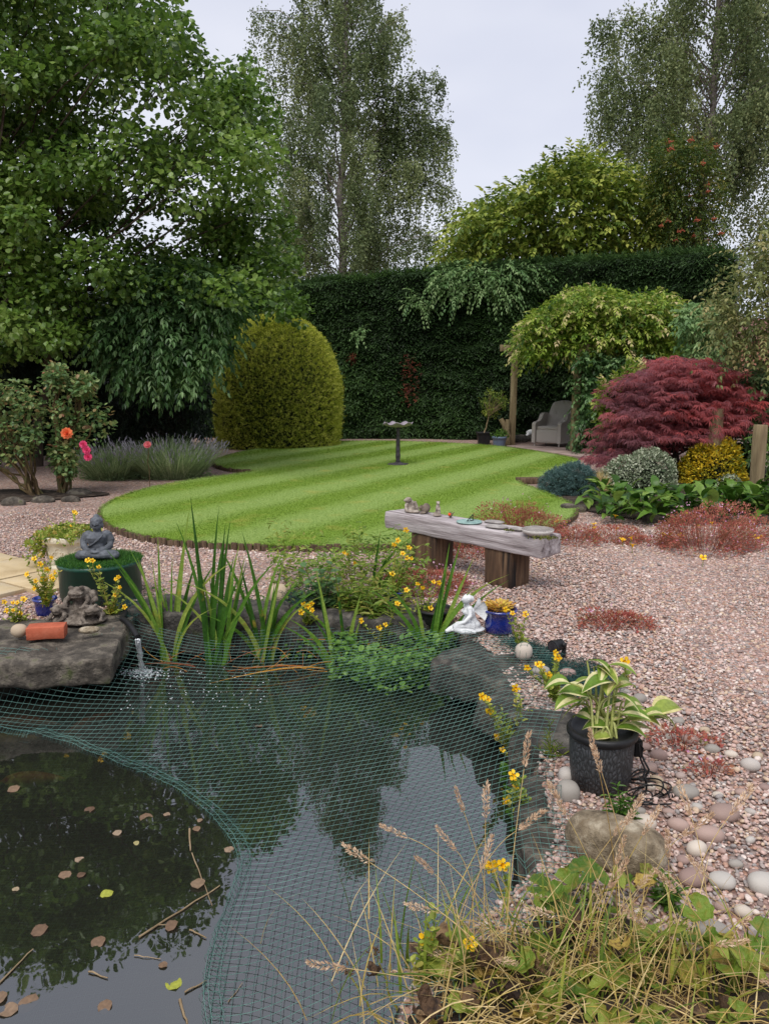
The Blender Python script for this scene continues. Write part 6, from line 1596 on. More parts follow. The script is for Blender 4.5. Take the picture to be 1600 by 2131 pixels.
stem_plant('willow_weed', 'small bright green weed in the gravel above the grasses', 'plant', G(1385, 1890, 0), [Q(a, b, G(1385, 1890)[1] + U(-.04, .04)) for a, b in [(1380, 1815), (1400, 1830), (1365, 1840), (1415, 1855), (1385, 1850)]], M['broad'], .05, .012, 'long', 9, arch=.02, up=.3)
stem_plant('grass_tuft', 'thin green grass tuft left of the hosta pot', 'grass', G(1150, 1580, 0), [Q(a, b, G(1150, 1580)[1] + U(-.05, .05)) for a, b in [(1135, 1530), (1142, 1500), (1165, 1550), (1190, 1580), (1120, 1560)]], M['grassgreen'], .06, .005, 'long', 5, arch=.1, up=.8)
def mat_plant(name, label, poly, n, zlo, zhi, L, W, mat, kind='hex', cat='water plant', up=.9):
    pts = poly_px(poly, n); P = np.array([G(a, b, WZ) for a, b in pts])
    c = P.mean(0); t = thing(name, label, cat, c)
    h = (zlo + (zhi - zlo) * U(0, 1, n)) * (1 + .4 * noise(P, 5)); P[:, 2] = WZ + h
    m_ = MB(); s = U(.6, 1.25, n)
    leafset(m_, P, unit(rnd(n) * np.array([1, 1, .35])), np.array([0, 0, up]) + rnd(n) * .3, L * s, W * s, kind, np.clip(.5 + .3 * noise(P, 4, 2) + U(-.3, .3, n), 0, 1))
    m_.build('foliage', mat, t, smooth=False, kind='stuff')
mat_plant('water_mint', 'bright green mat of rounded water mint leaves under the net', [(690, 1375), (760, 1345), (850, 1350), (915, 1385), (910, 1425), (850, 1450), (770, 1445), (690, 1415)], 2300, .0, .2, .038, .034, M['mint'])
mat_plant('water_mint', 'darker low leafy plants in the water between the iris groups', [(400, 1320), (640, 1330), (700, 1350), (660, 1380), (560, 1370), (400, 1365)], 900, .0, .12, .034, .03, M['broad'])
mat_plant('bank_plants', 'mixed low greenery filling the back bank under the willow leaved plants', [(570, 1245), (700, 1235), (860, 1240), (900, 1290), (860, 1335), (600, 1330), (560, 1290)], 2800, .2, .58, .05, .022, M['willow'], kind='long')
mat_plant('bank_plants', 'low green plants between the first two iris clumps on the back rocks', [(300, 1290), (520, 1290), (560, 1330), (480, 1350), (320, 1340)], 420, .08, .3, .04, .022, M['broad'])
mat_plant('water_mint', 'small leafy plants in the water below the fairy', [(900, 1330), (985, 1330), (990, 1370), (930, 1395), (900, 1370)], 520, .05, .2, .03, .026, M['mint'])
mat_plant('water_mint', 'leafy stems floating at the right bank under the yellow flowers', [(1040, 1600), (1100, 1620), (1135, 1720), (1140, 1830), (1090, 1790), (1060, 1700)], 420, .0, .1, .034, .028, M['broad'])
m_ = MB(); n = 160
t = thing('dead_reed_litter', 'brown dead reed stalks tangled among the water plants', 'dead reeds', G(760, 1370, WZ))
for k in range(60):
    a_, b_ = U(330, 960), U(1330, 1400); s = G(a_, b_, WZ + U(0, .05)); e = s + np.array([U(-.2, .2), U(-.12, .12), U(-.02, .12)])
    tube(m_, bent(s, e, U(-.02, .06), 5), .0022, 4, U(0, 1), cap=False)
m_.build('reed_stalks', M['irisdry'], t, kind='stuff')

# roses, lavender
def rosebush(label, base, polys, n, Y, flowers, canes):
    t = thing('rose_bush', label, 'rose', base)
    C = np.vstack([clumps(p_, Y, .35, n) for p_ in polys])
    m_ = MB()
    for k in range(canes):
        e = C[R.randint(len(C))]; tube(m_, bent(base + rnd(1)[0] * [.05, .05, 0], e, .12, 8, .03), np.linspace(.02, .007, 8), 6, U(0, 1))
    m_.build('canes', M['cane'], t, kind='stuff')
    m_ = MB(); sprays(m_, C, unit(rnd(len(C)) + np.array([0, -.4, .3])), U(.12, .2, len(C)), 2, .07, .048, 'hex', droop=.3); foliage(m_, C, .12, 7, .068, .048, 'hex', tc=.5); m_.build('foliage', M['rose'], t, smooth=False, kind='stuff')
    for (f, mt, s) in flowers:
        b = MB()
        for ring in range(4):
            k = 4 + ring * 2; a = np.arange(k) * 2 * math.pi / k + ring
            D = np.c_[np.cos(a) * (.25 + .3 * ring), np.sin(a) * (.25 + .3 * ring), np.full(k, .9 - .22 * ring)]
            leafset(b, np.c_[np.cos(a), np.sin(a), 0 * a] * .006 * ring, D, np.c_[-np.cos(a), -np.sin(a), np.full(k, .6)], s * .55, s * .5, 'hex', U(0, 1, k))
        d = unit(np.array([.15, -1, .25]))
        piece('bloom', b.mesh('bloom', M[mt]), t, np.asarray(f) - np.asarray(base), face_rot(d))
    return t
rb1 = G(72, 1036); rb2 = G(132, 1030)
rosebush('bushy rose on bare forked canes at the left edge', rb1, [[(-80, 800), (0, 785), (50, 800), (85, 850), (80, 930), (40, 965), (-80, 970)]], 260, rb1[1], [], 14)
rosebush('lanky rose bush bearing orange and pink blooms', rb2, [[(95, 800), (130, 790), (165, 820), (225, 850), (235, 890), (190, 920), (120, 940), (95, 900), (85, 850)], [(105, 770), (125, 765), (130, 800), (110, 800)], [(165, 785), (185, 790), (180, 820), (165, 815)], [(110, 930), (150, 930), (148, 990), (120, 985)]], 95, rb2[1],
         [(Q(140, 902, rb2[1] - .42), 'orangerose', .12), (Q(174, 925, rb2[1] - .35), 'pinkrose', .07), (Q(181, 937, rb2[1] - .35), 'pinkrose', .075), (Q(184, 951, rb2[1] - .35), 'pinkrose', .075), (Q(178, 932, rb2[1] - .3), 'pinkrose', .06)], 16)
lr = Q(308, 927, 11.6)
t = thing('pink_rose', 'single pale pink bloom standing among the lavender', 'flower', (lr[0], lr[1], 0)); m_ = MB(); tube(m_, bent((lr[0], lr[1], 0), lr, 0, 6, .01), .006, 5); m_.build('stalk', M['cane'], t)
b = MB()
for ring in range(3):
    k = 5 + ring * 2; a = np.arange(k) * 2 * math.pi / k + ring; leafset(b, np.c_[np.cos(a), np.sin(a), 0 * a] * .008 * ring, np.c_[np.cos(a) * .5, np.sin(a) * .5, np.full(k, .8 - .2 * ring)], np.c_[-np.cos(a), -np.sin(a), np.full(k, .6)], .055, .05, 'hex', U(0, 1, k))
M['palepink'] = leaf('pale_pink_petal', [S(222, 110, 120), S(232, 140, 144)], .6, .3)
piece('bloom', b.mesh('bloom', M['palepink']), t, lr - np.array(t.location), face_rot(unit(np.array([.1, -1, .6]))))
def lavender(label, px, py, rx, ry, h, n, dy=0):
    c = G(px, py); c[1] += ry + dy; t = thing('lavender_bush', label, 'lavender', c)
    a = U(0, 6.28, n); r = np.sqrt(U(0, 1, n)) * .55
    P = c + np.c_[rx * r * np.cos(a), ry * r * np.sin(a), 0 * a]
    H = np.c_[np.cos(a), np.sin(a), 0 * a] + rnd(n) * [.35, .35, 0]
    L = h * U(.55, 1.1, n) * (1.05 - .35 * r); lean = .25 + r * 1.25 + R.normal(0, .12, n)
    m_ = MB(); blades(m_, P, H, L, .011, lean, U(-.25, .25, n), 4, U(0, 1, n), tip=.3); m_.build('stems', M['lavender'], t, smooth=False, kind='stuff')
    k = n // 7; Hn = unit(H[:k]); cu = U(-.1, .1, k)
    hx = lean[:k] + cu; hz = 1 - .5 * (lean[:k] * .3 + np.maximum(cu, 0) * .9)
    tip = P[:k] + L[:k, None] * (hx[:, None] * Hn + hz[:, None] * np.array([0, 0, 1.])) * .97
    m_ = MB(); leafset(m_, tip, unit(Hn * .5 + [0, 0, .9]), rnd(k), U(.07, .12, k), .014, 'long', U(0, 1, k)); leafset(m_, tip, unit(Hn * .5 + [0, 0, .9]), rnd(k), U(.06, .1, k), .014, 'long', U(0, 1, k)); m_.build('flower_spikes', M['lavtip'], t, smooth=False, kind='stuff')
    m_ = MB(); mound_v = unit(rnd(1500)); mound_v[:, 2] = abs(mound_v[:, 2]); leafset(m_, c + mound_v * [rx * .8, ry * .8, h * .62] * U(.6, 1, 1500)[:, None], unit(mound_v + rnd(1500) * .5), rnd(1500), .09, .012, 'quad', U(0, .6, 1500)); m_.build('foliage', M['lavender'], t, smooth=False, kind='stuff')
lavender('wide grey green lavender bush spilling over the gravel', 345, 1000, .85, .6, .68, 3000, -.25)
lavender('smaller lavender bush behind the rose stems', 215, 1003, .6, .5, .6, 1700, -.1)

# red herb clumps with pink flowers
def herb(label, px, py, rx, ry, h, n, nf, z=0.):
    h *= 1.25
    t = mound('red_cranesbill', label, 'ground cover', px, py, rx, ry, h, n, .024, .013, 'quad', M['redherb'], z=z, lump=.45)
    c = np.array(t.location); m_ = MB()
    if nf:
        u = unit(rnd(nf)); u[:, 2] = abs(u[:, 2]); P = c + u * [rx * 1.05, ry * 1.05, h * 1.15]
        for k in range(2): leafset(m_, P, unit(rnd(nf)), rnd(nf), .016, .014, 'quad', U(0, 1, nf))
        m_.build('tiny_flowers', M['pink'], t, smooth=False, kind='stuff')
    st = MB(); k = max(30, n // 14); u = unit(rnd(k)); u[:, 2] = abs(u[:, 2]); E = c + u * [rx, ry, h]; S0 = c + u * [rx * .5, ry * .5, 0]
    for a_, b_ in zip(S0, E): tube(st, [a_, (a_ + b_) / 2 + [0, 0, .02], b_], .0016, 3, U(0, 1), cap=False)
    st.build('stems', M['redherb'], t, kind='stuff')
herb('feathery red herb clump with pale flowers behind the bench', 1092, 1124, .46, .24, .3, 3000, 40)
herb('dark red herbs growing under the bench between its legs', 985, 1168, .3, .25, .2, 1200, 8)
herb('large red herb cushion dotted pink at the right of the gravel', 1500, 1160, .5, .4, .32, 4200, 130)
herb('low red herb tuft beside the end of the bench', 1205, 1140, .3, .25, .12, 1100, 10)
herb('low red herb patch with yellow flowers below the broad leaves', 1300, 1135, .32, .22, .12, 1000, 12)
herb('small isolated red herb patch on the open gravel', 1295, 1318, .24, .14, .1, 900, 8)
herb('low red herbs flowering pink behind the right hand iris', 895, 1250, .4, .3, .14, 2200, 60)
herb('thin red herb shoots among the cobbles beside the hosta pot', 1435, 1570, .16, .1, .06, 260, 3)
herb('tiny red shoots with a pink flower on the gravel near the grasses', 1490, 1625, .1, .06, .05, 90, 4)
herb('sparse red herb seedlings on the gravel right of the bench', 1350, 1140, .28, .18, .07, 420, 8)
herb('green and red edging herbs beneath the mossy log at the border', 1570, 1130, .3, .25, .16, 1300, 30)

# ================================================================== ON AND IN THE WATER
fl_shapes = []
for q in range(5):
    b = MB(); arch_leaf(b, .075, .06, U(-.1, .25), U(-.1, .3), .08, 6, 4, .06, q / 4, roundl=True); fl_shapes.append(b)
FLT = [(22, 1650, 1.1, .35, 'tan'), (195, 1680, .9, .1, 'reddish'), (303, 1694, 1.2, .25, 'brown'), (340, 1697, .6, .5, 'pale'), (241, 1730, .8, .6, 'pale tan'), (283, 1752, .5, .8, 'yellowish'), (157, 1788, .75, .55, 'pale brown'), (127, 1817, .95, .35, 'brown'), (164, 1828, .7, .1, 'dark'), (26, 1852, .5, .7, 'pale'), (237, 1857, .9, 1.0, 'yellow green'), (405, 1722, .7, .3, 'brown'), (420, 1705, .5, .4, 'tan'), (412, 1830, 1.2, .4, 'large tan'), (467, 1768, .8, .5, 'tan'), (367, 2060, 1.1, 1.0, 'ragged yellow'), (222, 2082, .9, .3, 'sunken brown'), (75, 2070, 1.2, .3, 'sunken brown'), (38, 2105, 1.1, .4, 'brown'), (5, 2065, 1.0, .35, 'brown'), (350, 1940, .9, .2, 'dark curled'), (210, 1950, 1.0, .25, 'reddish sunken'), (532, 1511, .8, .2, 'brown curled'), (70, 1950, 1.1, .2, 'reddish'), (330, 2012, .6, .3, 'small brown'), (780, 1795, .5, .5, 'tan')]
for a, b, s, ti, w in FLT:
    q = G(a, b, WZ); me_b = MB(); arch_leaf(me_b, .07, .058, U(-.1, .25), U(-.1, .3), .08, 6, 4, .07, ti, roundl=True)
    o = me_b.build('floating_leaf', M['floatleaf'], local=True); o.location = q + [0, 0, .004]; o.rotation_euler = (U(-.1, .1), U(-.1, .1), U(0, 6.28)); s *= .78; o.scale = (s, s, s)
    tag(o, w + ' dead leaf floating on the dark open water', 'leaf', 'dead leaves floating on the pond')
TW = [((290, 1950), (458, 1843), .005, 'long pale twig floating diagonally on the pond'), ((395, 1725), (397, 1770), .006, 'short thick reed piece floating upright near the net edge'), ((400, 1775), (442, 1885), .003, 'thin dark stem floating beside the large tan leaf'), ((375, 2080), (390, 2131), .006, 'broken reed stub floating below the ragged yellow leaf'), ((385, 2065), (430, 2040), .004, 'short twig floating beside the ragged yellow leaf'), ((0, 2045), (70, 1975), .004, 'pale straw floating at the near left of the pond'), ((395, 1935), (430, 1952), .004, 'short straw floating at the net edge'), ((185, 2022), (225, 2035), .004, 'short pale straw below the leaf reflections'), ((475, 2085), (505, 2045), .002, 'thin straw lying across the net'), ((330, 1925), (370, 1925), .0025, 'thin straw beside the long pale twig'), ((280, 1988), (335, 1995), .0022, 'faint straw under the water surface')]
for (a, b), (c, d), r_, lb in TW:
    p0, p1 = G(a, b, WZ + .004), G(c, d, WZ + .004); m_ = MB(); tube(m_, bent(p0, p1, 0, 7, .0012), np.linspace(r_, r_ * .6, 7) * .8, 6); o = m_.build('floating_twig', M['twig'], loc=p0); tag(o, lb, 'twig')
def fish(label, px, py, L, az, mat, z=-.285):
    z = min(z, WZ - .015 - L * .13)
    q = G(px, py, z); t = thing('pond_fish', label, 'fish', q, az)
    s = np.linspace(0, 1, 12); r = L * .11 * np.sin(math.pi * s ** .75) ** .8 + .002
    m_ = MB(); tube(m_, np.c_[L * (s - .5), .02 * L * np.sin(4 * s), 0 * s], r, 10); m_.v[0][:, 2] *= 1.1; m_.build('body', mat, t, local=True)
    m_ = MB(); m_.add(np.array([(-L * .46, 0, 0), (-L * .68, 0, L * .1), (-L * .6, 0, 0), (-L * .68, 0, -L * .1)]), [(0, 1, 2), (0, 2, 3)]); m_.build('tail_fin', mat, t, local=True)
    m_ = MB(); m_.add(np.array([(L * .1, .0, L * .1), (-L * .1, 0, L * .15), (-L * .15, 0, L * .08)]), [(0, 1, 2)]); m_.build('dorsal_fin', mat, t, local=True)
fish('orange goldfish swimming just below the open water', 70, 1622, .3, rad(6), M['fish'])
fish('orange fish under the net pointing towards the waterfall', 195, 1502, .3, rad(55), M['fish'])
fish('long orange fish under the net by the ledge', 50, 1508, .42, rad(2), M['fish'])
fish('dim orange fish deeper below the ledge', 135, 1466, .34, rad(4), M['fish'], -.31)
fish('pale yellow fish at the edge of the net', 18, 1540, .34, rad(8), M['fishwhite'], -.30)

# ================================================================== NEAR BANK: dry grasses and withered leaves
sh_mesh = []
for q in range(4):                                          # seed heads: a spindle of small husks
    b = MB(); k = 110; s = U(0, 1, k); a = U(0, 6.28, k); w = .0075 * np.sin(math.pi * np.clip(s * .92 + .05, 0, 1)) ** .7 * (1.3 if q == 3 else 1)
    P = np.c_[w * .5 * np.cos(a), w * .5 * np.sin(a), s]; P[:, 2] *= .085
    leafset(b, P, unit(np.c_[np.cos(a) * .45, np.sin(a) * .45, np.full(k, .8)] + rnd(k) * (.3 if q == 3 else .12)), rnd(k), U(.008, .014, k), .0032, 'quad', U(0, 1, k))
    sh_mesh.append(b.mesh('seed_head', M['seed']))
HEADS = [(850, 1708, 1), (950, 1735, 1), (965, 1690, 0), (1010, 1705, 0), (770, 1795, 0), (905, 1780, 1), (1000, 1775, 1), (1075, 1690, 1), (1090, 1600, 0), (1240, 1580, 0), (1252, 1610, 0), (1275, 1740, 0), (900, 1860, 1), (880, 1990, 1), (940, 1960, 1), (1030, 1915, 1), (1060, 1905, 1), (1300, 1720, 0), (1335, 1740, 0), (1420, 1705, 1), (1440, 1665, 1), (1390, 1790, 0), (1280, 1800, 0), (1265, 1850, 0), (1325, 1850, 0), (1480, 1790, 1), (1545, 1890, 1), (1590, 1935, 1), (1520, 1660, 1), (1410, 1860, 0), (1180, 1700, 0), (1150, 1840, 1), (1160, 1870, 1), (1030, 1960, 1), (970, 2000, 0), (1580, 2000, 1), (1225, 1960, 0), (1490, 1930, 1), (1345, 1930, 0), (720, 2015, 0)]
tuft_specs = [('tuft of tall dry grass with pale seed heads leaning over the water', (1010, 2070), lambda a: a < 1100), ('tuft of tall dry grass rising in front of the big boulder', (1230, 2060), lambda a: 1100 <= a < 1345), ('tuft of dry grass with drooping seed heads over the gravel', (1430, 2080), lambda a: a >= 1345)]
for lb, bpx, sel in tuft_specs:
    b0 = G(*bpx); t = thing('seeding_plume_plant', lb, 'grass', b0)
    for a, b, bend in HEADS:
        if not sel(a): continue
        s = b0 + np.array([U(-.14, .14), U(-.1, .14), 0]); e = Q(a, b, s[1] + U(-.06, .16))
        if e[2] < .06: e[2] = .06
        d = e - s; m_ = MB(); k = 12; tt_ = np.linspace(0, 1, k)[:, None]
        pth = s + d * np.c_[tt_ ** 1.5, tt_ ** 1.5, tt_ ** .8]
        if bend: pth[:, 2] -= (.05 * tt_[:, 0] ** 5)
        tube(m_, pth, np.linspace(.0016, .0009, k), 4, U(0, 1)); stalk = m_.build('stalk', M['straw'], t)
        dr = unit(pth[-1] - pth[-2]); piece('seed_head', sh_mesh[R.randint(4)], stalk, pth[-1] - np.array(b0), face_rot(dr), [U(.85, 1.25)] * 3)
    n = 105; P = b0 + np.c_[R.normal(0, .2, n), R.normal(.02, .12, n), np.zeros(n)]
    a = U(0, 6.28, n); m_ = MB(); blades(m_, P, np.c_[np.cos(a), np.sin(a), 0 * a], U(.1, .32, n), U(.0025, .005, n), U(0, 1., n), U(0, .9, n), 6, U(0, 1, n)); m_.build('dry_blades', M['straw'], t, smooth=False, kind='stuff')
    n = 60; P = b0 + np.c_[R.normal(0, .17, n), R.normal(.02, .1, n), np.zeros(n)]; a = U(0, 6.28, n)
    m_ = MB(); blades(m_, P, np.c_[np.cos(a), np.sin(a), 0 * a], U(.12, .3, n), U(.006, .011, n), U(0, .4, n), U(0, .7, n), 6, U(0, 1, n)); m_.build('green_blades', M['grassgreen'], t, smooth=False, kind='stuff')
# straw litter over the bank
m_ = MB(); n = 420
pts = np.array([G(a, b, U(.01, .09)) for a, b in poly_px([(800, 2120), (960, 1990), (1150, 1900), (1330, 1930), (1480, 2030), (1620, 2090), (1620, 2250), (760, 2250)], n)])
for p0 in pts: tube(m_, bent(p0, p0 + np.array([U(-.16, .16), U(-.1, .1), U(-.02, .05)]), U(0, .03), 4), U(.0009, .0017), 3, U(0, 1), cap=False)
t = thing('straw_litter', 'tangled straw lying over the near bank below the dry grasses', 'straw', pts.mean(0)); m_.build('straws', M['straw'], t, smooth=False, kind='stuff')
# marsh plants: every leaf a piece
def round_leaf(name, mat, tint, curl, wavy, n=9, k=26, lobes=0.):
    a = np.linspace(rad(18), rad(342), k); V = [(0, 0, 0)]; q = []
    for j, r in enumerate((.35, .7, 1.0)):
        w = 1 + (.07 * np.sin(a * 9) if j == 2 else 0) + lobes * np.cos(a * 5)
        z = curl * r ** 2 * (1 + .4 * np.sin(a * 2)) + wavy * np.sin(a * 5 + j) * r ** 2
        V += list(np.c_[-r * np.cos(a) * w, r * np.sin(a) * w, z])
    for i in range(k - 1):
        q.append((0, 1 + i, 2 + i))
        for j in range(2): o_ = 1 + j * k + i; q.append((o_, o_ + k, o_ + k + 1, o_ + 1))
    b = MB(); b.add(np.array(V) * .5, q, tint); return b.mesh(name, mat)
RL = [round_leaf('leaf', M['marsh'], q / 3, [.1, .25, .4, -.2][q], .06) for q in range(4)] 
WL = [round_leaf('withered_leaf', M['dead'], q / 3, [.7, .9, -.5, .6][q], .22) for q in range(4)]
M['yellmot'] = leaf('mottled_yellow_leaf', [S(120, 128, 44), S(168, 158, 66), S(186, 160, 80)], .6, .25, mottle=(4., S(104, 74, 48), .48, .68))
YL = [round_leaf('leaf', M['yellmot'], q / 3, [.3, .5, -.2, .4][q], .12) for q in range(4)]
MARSH = [('green round leaved marsh plant between boulder and pond edge', (1190, 1930), [(1215, 1830, .09, 'g'), (1240, 1845, .08, 'g'), (1300, 1845, .09, 'g'), (1180, 1860, .09, 'g'), (1150, 1880, .08, 'g'), (1165, 1920, .1, 'g'), (1195, 1945, .09, 'g'), (1120, 1910, .08, 'g'), (1340, 1900, .07, 'y'), (1290, 1890, .07, 'g'), (1220, 1900, .06, 'g'), (1130, 1940, .07, 'g'), (1345, 1915, .07, 'y'), (1260, 1950, .07, 'g')]),
         ('withered marsh plant with crisp brown leaves at the pond corner', (1060, 2090), [(1005, 2035, .08, 'w'), (960, 2040, .09, 'g'), (1080, 2030, .09, 'g'), (1195, 2050, .09, 'w'), (925, 2030, .09, 'w'), (1020, 2085, .09, 'y'), (880, 2090, .08, 'w'), (1120, 2080, .1, 'w'), (1040, 2105, .09, 'w'), (970, 2110, .1, 'y'), (1160, 2110, .08, 'w'), (920, 2110, .1, 'g'), (1015, 2010, .06, 'w'), (780, 2050, .04, 'w'), (1230, 2100, .09, 'y')]),
         ('ragged green leaved marsh plant under the dry grass tufts', (1340, 2080), [(1340, 2050, .1, 'g'), (1310, 2060, .1, 'w'), (1420, 2020, .08, 'g'), (1455, 2030, .09, 'g'), (1490, 2040, .08, 'y'), (1380, 2090, .1, 'y'), (1260, 2110, .1, 'g'), (1440, 2100, .09, 'y'), (1400, 1950, .07, 'g'), (1450, 1920, .08, 'g'), (1290, 1990, .06, 'y'), (1350, 2120, .11, 'g'), (1480, 2110, .09, 'g')]),
         ('mottled green leaves of a marsh plant at the right corner', (1560, 2090), [(1560, 2010, .12, 'g'), (1590, 2040, .12, 'y'), (1530, 2030, .1, 'g'), (1580, 2080, .11, 'g'), (1520, 2100, .1, 'y'), (1600, 2110, .1, 'g'), (1550, 2060, .1, 'w'), (1510, 1990, .07, 'g')])]
for lb, bpx, lv_ in MARSH:
    b0 = G(*bpx, -.02); t = thing('marsh_plant', lb, 'plant', b0); ms = MB()
    for a, b, s, kd in lv_:
        e = Q(a, b, b0[1] + U(-.05, .14)); e[2] = max(e[2] + .03, .07 if pond_s(e[None, :2])[0] < 0 else WZ + .1)
        tube(ms, bent(b0 + rnd(1)[0] * [.03, .03, 0], e, .03, 6, .006), .0022, 5, U(0, 1), cap=False)
        me = {'g': RL, 'w': WL, 'y': YL}[kd][R.randint(4)]
        piece('leaf' if kd != 'w' else 'withered_leaf', me, t, e - b0, (U(-.1, .7), U(-.4, .4), U(0, 6.28)), (s * .98,) * 3)
    ms.build('stalks', M['mim'], t, kind='stuff')
for k, (poly, lb) in enumerate([([(880, 2131), (980, 2060), (1120, 1990), (1200, 2030), (1180, 2200), (860, 2250)], 'low mottled leaves carpeting the pond corner'), ([(1200, 2030), (1300, 1985), (1450, 2040), (1600, 2090), (1620, 2250), (1180, 2250)], 'low mottled leaves carpeting the bank under the straw')]):
    pts = np.array([G(a, b, .03) for a, b in poly_px(poly, 48)]); c_ = pts.mean(0); c_[2] = 0
    t = thing('ground_leaves', lb, 'ground cover', c_)
    for q in pts:
        kd = R.choice(['g', 'g', 'w', 'y'], p=[.5, .2, .15, .15]); s = U(.04, .085)
        piece('withered_leaf' if kd == 'w' else 'leaf', {'g': RL, 'w': WL, 'y': YL}[kd][R.randint(4)], t, q - c_ + [0, 0, U(0, .06)], (U(-.4, .6), U(-.4, .4), U(0, 6.28)), (s, s, s))
# dark seed stalks
for i, (a, b, a2, b2) in enumerate([(780, 1980, 830, 2120), (725, 2020, 790, 2130), (1230, 1980, 1215, 2090)]):
    s, e = G(a2, b2, WZ if i < 2 else 0), None; e = Q(a, b, s[1] + .02); t = thing('seed_stalk', ['upright brown seed stalk standing in the water by the net', 'leaning green stalk with a withered tip over the net', 'dark dry seed stalk among the withered leaves'][i], 'plant', s)
    m_ = MB(); tube(m_, bent(s, e, 0, 8, .004), np.linspace(.0045, .002, 8), 6, .8); m_.build('stalk', M['mim'], t)
    m_ = MB(); k = 26; leafset(m_, e + rnd(k) * .006, unit(rnd(k) + [0, 0, .5]), rnd(k), .018, .006, 'quad', U(0, 1, k)); m_.build('seed_head', M['dead'], t, smooth=False, kind='stuff')

# ================================================================== POND NET
CONT = [G(a, b, WZ)[:2] for a, b in [(-260, 1470), (0, 1515), (110, 1535), (250, 1592), (350, 1632), (425, 1685), (480, 1745), (500, 1800), (478, 1870), (440, 1960), (420, 2060), (430, 2140), (450, 2300)]]
CONT = chaikin(np.array(CONT), 2, False)
EDGE = chaikin(np.array([G(a, b, .05)[:2] for a, b in [(-300, 1335), (60, 1350), (200, 1326), (262, 1290), (300, 1262), (420, 1262), (560, 1258), (700, 1272), (840, 1285), (940, 1318), (1040, 1318), (1130, 1350), (1240, 1392), (1270, 1425), (1190, 1470), (1150, 1530), (1160, 1600), (1185, 1690), (1235, 1760), (1250, 1860), (1190, 1950), (1060, 2060), (940, 2131)]] + [np.array([.05, 1.25]), np.array([-1., .95]), np.array([-2.6, 1.0]), np.array([-3.4, 1.6]), np.array([-3.6, 3.6])]), 2)
step = .0285
xs = np.arange(-3.8, 2.2, step); ys = np.arange(.8, 5.6, step)
ux, uy = np.meshgrid(xs, ys, indexing='ij')
p2 = np.stack([ux, uy, 0 * ux], -1)
rx_ = ux + .16 * (uy - 2.5); uy = uy - .13 * ux; ux = rx_
sc_ = 1 + .2 * (uy - 2.2)
ux, uy = ux * sc_, 1.15 + (uy - 1.15) * (1 + .06 * (uy - 1.15))
wx = ux + .13 * np.sin(uy * 1.6 + .5) + .05 * noise(p2, .9, 2) + .006 * noise(p2, 6, 1)
wy = uy + .14 * np.sin(ux * 1.1 + .6) + .05 * noise(p2, .8, 5) + .006 * noise(p2, 6, 4) + .05 * (ux + .5) ** 2 * .25
NP2 = np.stack([wx, wy], -1)
inside = in_poly(NP2, EDGE)
dC = line_dist(NP2, CONT)
poly_sub = np.vstack([CONT, [[-1.0, .2], [-6, .2], [-6, CONT[0][1]]]])
sub = in_poly(NP2, poly_sub)
sP = pond_s(NP2); e_in = np.maximum(sP, 0)
rise = np.clip(dC / (dC + e_in + .12), 0, 1)
zn = WZ + .004 + .36 * rise ** 1.6 * np.clip(dC / .25, 0, 1) ** .8
zn = np.where(sP < 0, np.minimum(zn + .02, .06), zn)
near = np.clip((2.6 - wy) / .6, 0, 1) * (~sub)
zn = np.where(~sub, zn - near * .0, zn)
zs = WZ - .012 - .05 * np.clip(dC / .05, 0, 1) - .12 * np.clip(dC / .6, 0, 1)
zn = np.where(sub, zs, zn) + .004 * noise(np.stack([wx, wy, 0 * wx], -1), 5, 3)
vv, ff, o_ = [], [], 0
for v, f in ROCKS: vv.append(v); ff += [tuple(int(i) + o_ for i in t_) for t_ in f]; o_ += len(v)
bvh = BVHTree.FromPolygons([tuple(x) for x in np.vstack(vv)], ff)
for i, j in zip(*np.where(inside & (sP < .14))):
    h = bvh.ray_cast(Vector((wx[i, j], wy[i, j], 1)), Vector((0, 0, -1)), 1.5)
    if h[0] is not None and h[0].z + .006 > zn[i, j]: zn[i, j] = h[0].z + .006
    elif h[0] is None and sP[i, j] < -.02: zn[i, j] = max(zn[i, j] * .3, .026)
NV = np.stack([wx, wy, zn], -1).reshape(-1, 3)
nx_, ny_ = len(xs), len(ys); gi = np.arange(nx_ * ny_).reshape(nx_, ny_)
segs = []
for A_, B_ in ((gi[:-1], gi[1:]), (gi[:, :-1], gi[:, 1:])):
    ok = inside.ravel()[A_.ravel()] & inside.ravel()[B_.ravel()]
    segs.append(np.stack([A_.ravel()[ok], B_.ravel()[ok]], 1))
sg = np.vstack(segs)
a_, b_ = NV[sg[:, 0]], NV[sg[:, 1]]
d_ = unit(b_ - a_); s1 = unit(np.cross(d_, np.array([0, 0, 1.]))); s2 = np.cross(s1, d_)
rr_ = .0009
tri = [(math.cos(x), math.sin(x)) for x in (1.57, 3.67, 5.76)]
VV = np.stack([a_ + rr_ * (c * s1 + s * s2) for c, s in tri] + [b_ + rr_ * (c * s1 + s * s2) for c, s in tri], 1)
Fq = np.array([(0, 1, 4, 3), (1, 2, 5, 4), (2, 0, 3, 5)])
m_ = MB(); m_.add(VV.reshape(-1, 3), (Fq[None] + (np.arange(len(sg)) * 6)[:, None, None]).reshape(-1, 4))
net = thing('pond_net', 'green plastic mesh net stretched over the pond and its rocks', 'net', (0, 3.2, 0))
m_.build('mesh_strands', M['net'], net, smooth=False, kind='stuff')
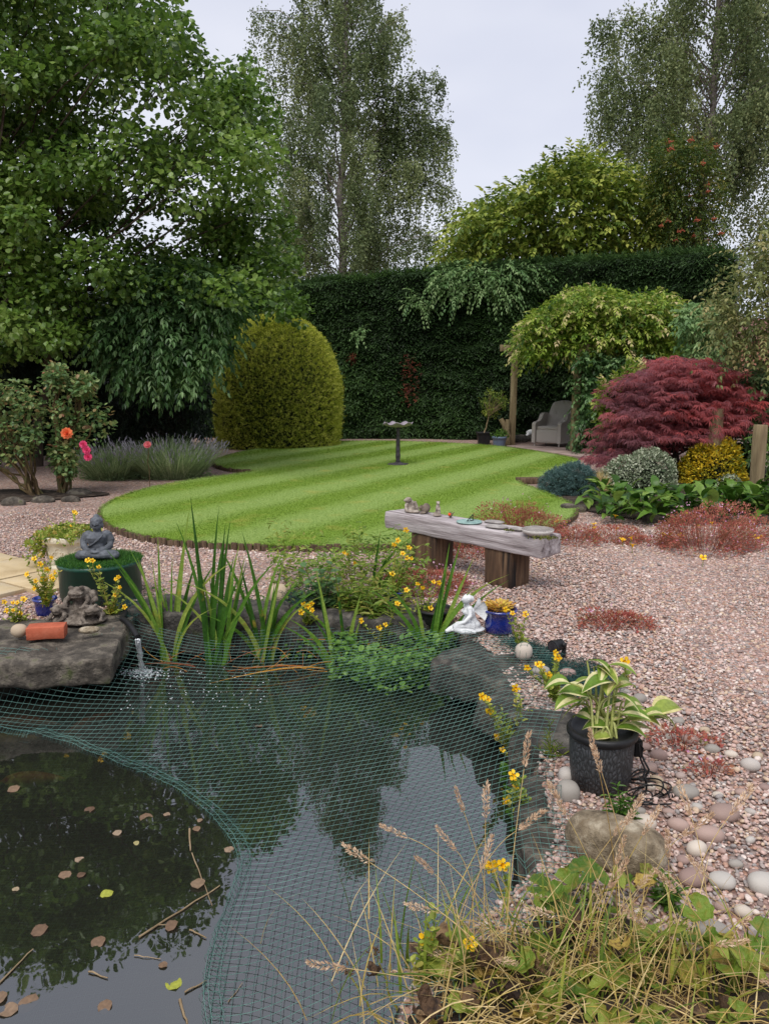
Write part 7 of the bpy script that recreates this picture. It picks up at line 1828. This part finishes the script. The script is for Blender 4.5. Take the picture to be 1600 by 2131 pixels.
# the fold where the net dips under: strands crowd together
m_ = MB(); fp = resample(CONT, .017); ft = unit(np.gradient(fp, axis=0)); fn_ = np.stack([-ft[:, 1], ft[:, 0]], 1)
mid_ = np.array([G(800, 1700, WZ)[0], G(800, 1700, WZ)[1]]); fn_ = np.where((np.einsum('ij,ij->i', fn_, mid_ - fp) > 0)[:, None], fn_, -fn_)
for k in range(len(fp)):
    wd = .05 + .02 * math.sin(k * .13); j_ = rnd(1, 2)[0] * .004
    o_ = [(wd, .012), (wd * .45, .03 + .008 * math.sin(k * .4)), (.0, .012), (-.014, -.03)]
    tube(m_, [np.r_[fp[k] + j_ + fn_[k] * w_ + ft[k] * w_ * .35, WZ + z_] for w_, z_ in o_], .0008, 3, cap=False)
for q in (0, 2, 3):
    lift = [.012, .028, .022, .01, -.008][q]; w_ = [.05, .03, .016, .002, -.006][q]
    tube(m_, np.c_[fp + fn_ * w_ + rnd(len(fp), 2) * .0015, WZ + lift + .004 * np.sin(np.arange(len(fp)) * .4)], .0009, 3, cap=False)
m_.build('folded_edge', M['net'], net, smooth=False, kind='stuff')
# bunched net lying in folds
M['netdark'] = surf('bunched_net', [S(24, 46, 44), S(40, 70, 66), S(62, 98, 92)], 30, .7, 0)
def bunch(label, poly, n, h, Lr):
    pts = np.array([G(a, b, .02) for a, b in poly_px(poly, n)]); c = pts.mean(0); t = thing('net_bundle', label, 'net', c); m_ = MB()
    for p0 in pts:
        a = U(0, 6.28); L = U(.3, 1) * Lr; k = 6; tt_ = np.linspace(0, 1, k); z = .015 + h * U(0, 1) + .012 * np.sin(tt_ * 9 + a)
        tube(m_, np.c_[p0[0] + L * tt_ * math.cos(a) + .012 * np.sin(tt_ * 12 + a), p0[1] + L * tt_ * math.sin(a) + .012 * np.cos(tt_ * 10), z], .0012, 3, cap=False)
    m_.build('strands', M['netdark'], t, smooth=False, kind='stuff')
bunch('dark bunched up netting lying on the gravel behind the hosta', [(1140, 1385), (1220, 1385), (1270, 1410), (1275, 1440), (1210, 1450), (1150, 1420)], 800, .05, .14)
bunch('rolled netting edge on the gravel between blue pot and spotlight', [(1060, 1325), (1140, 1350), (1170, 1385), (1120, 1375), (1040, 1335)], 380, .03, .12)
bunch('bunched netting beside the black hose behind the ledge rock', [(225, 1262), (310, 1255), (320, 1280), (265, 1300)], 520, .06, .14)
bunch('netting gathered on the back rocks under the leafy sapling', [(585, 1235), (650, 1230), (700, 1260), (640, 1275), (590, 1265)], 260, .08, .14)
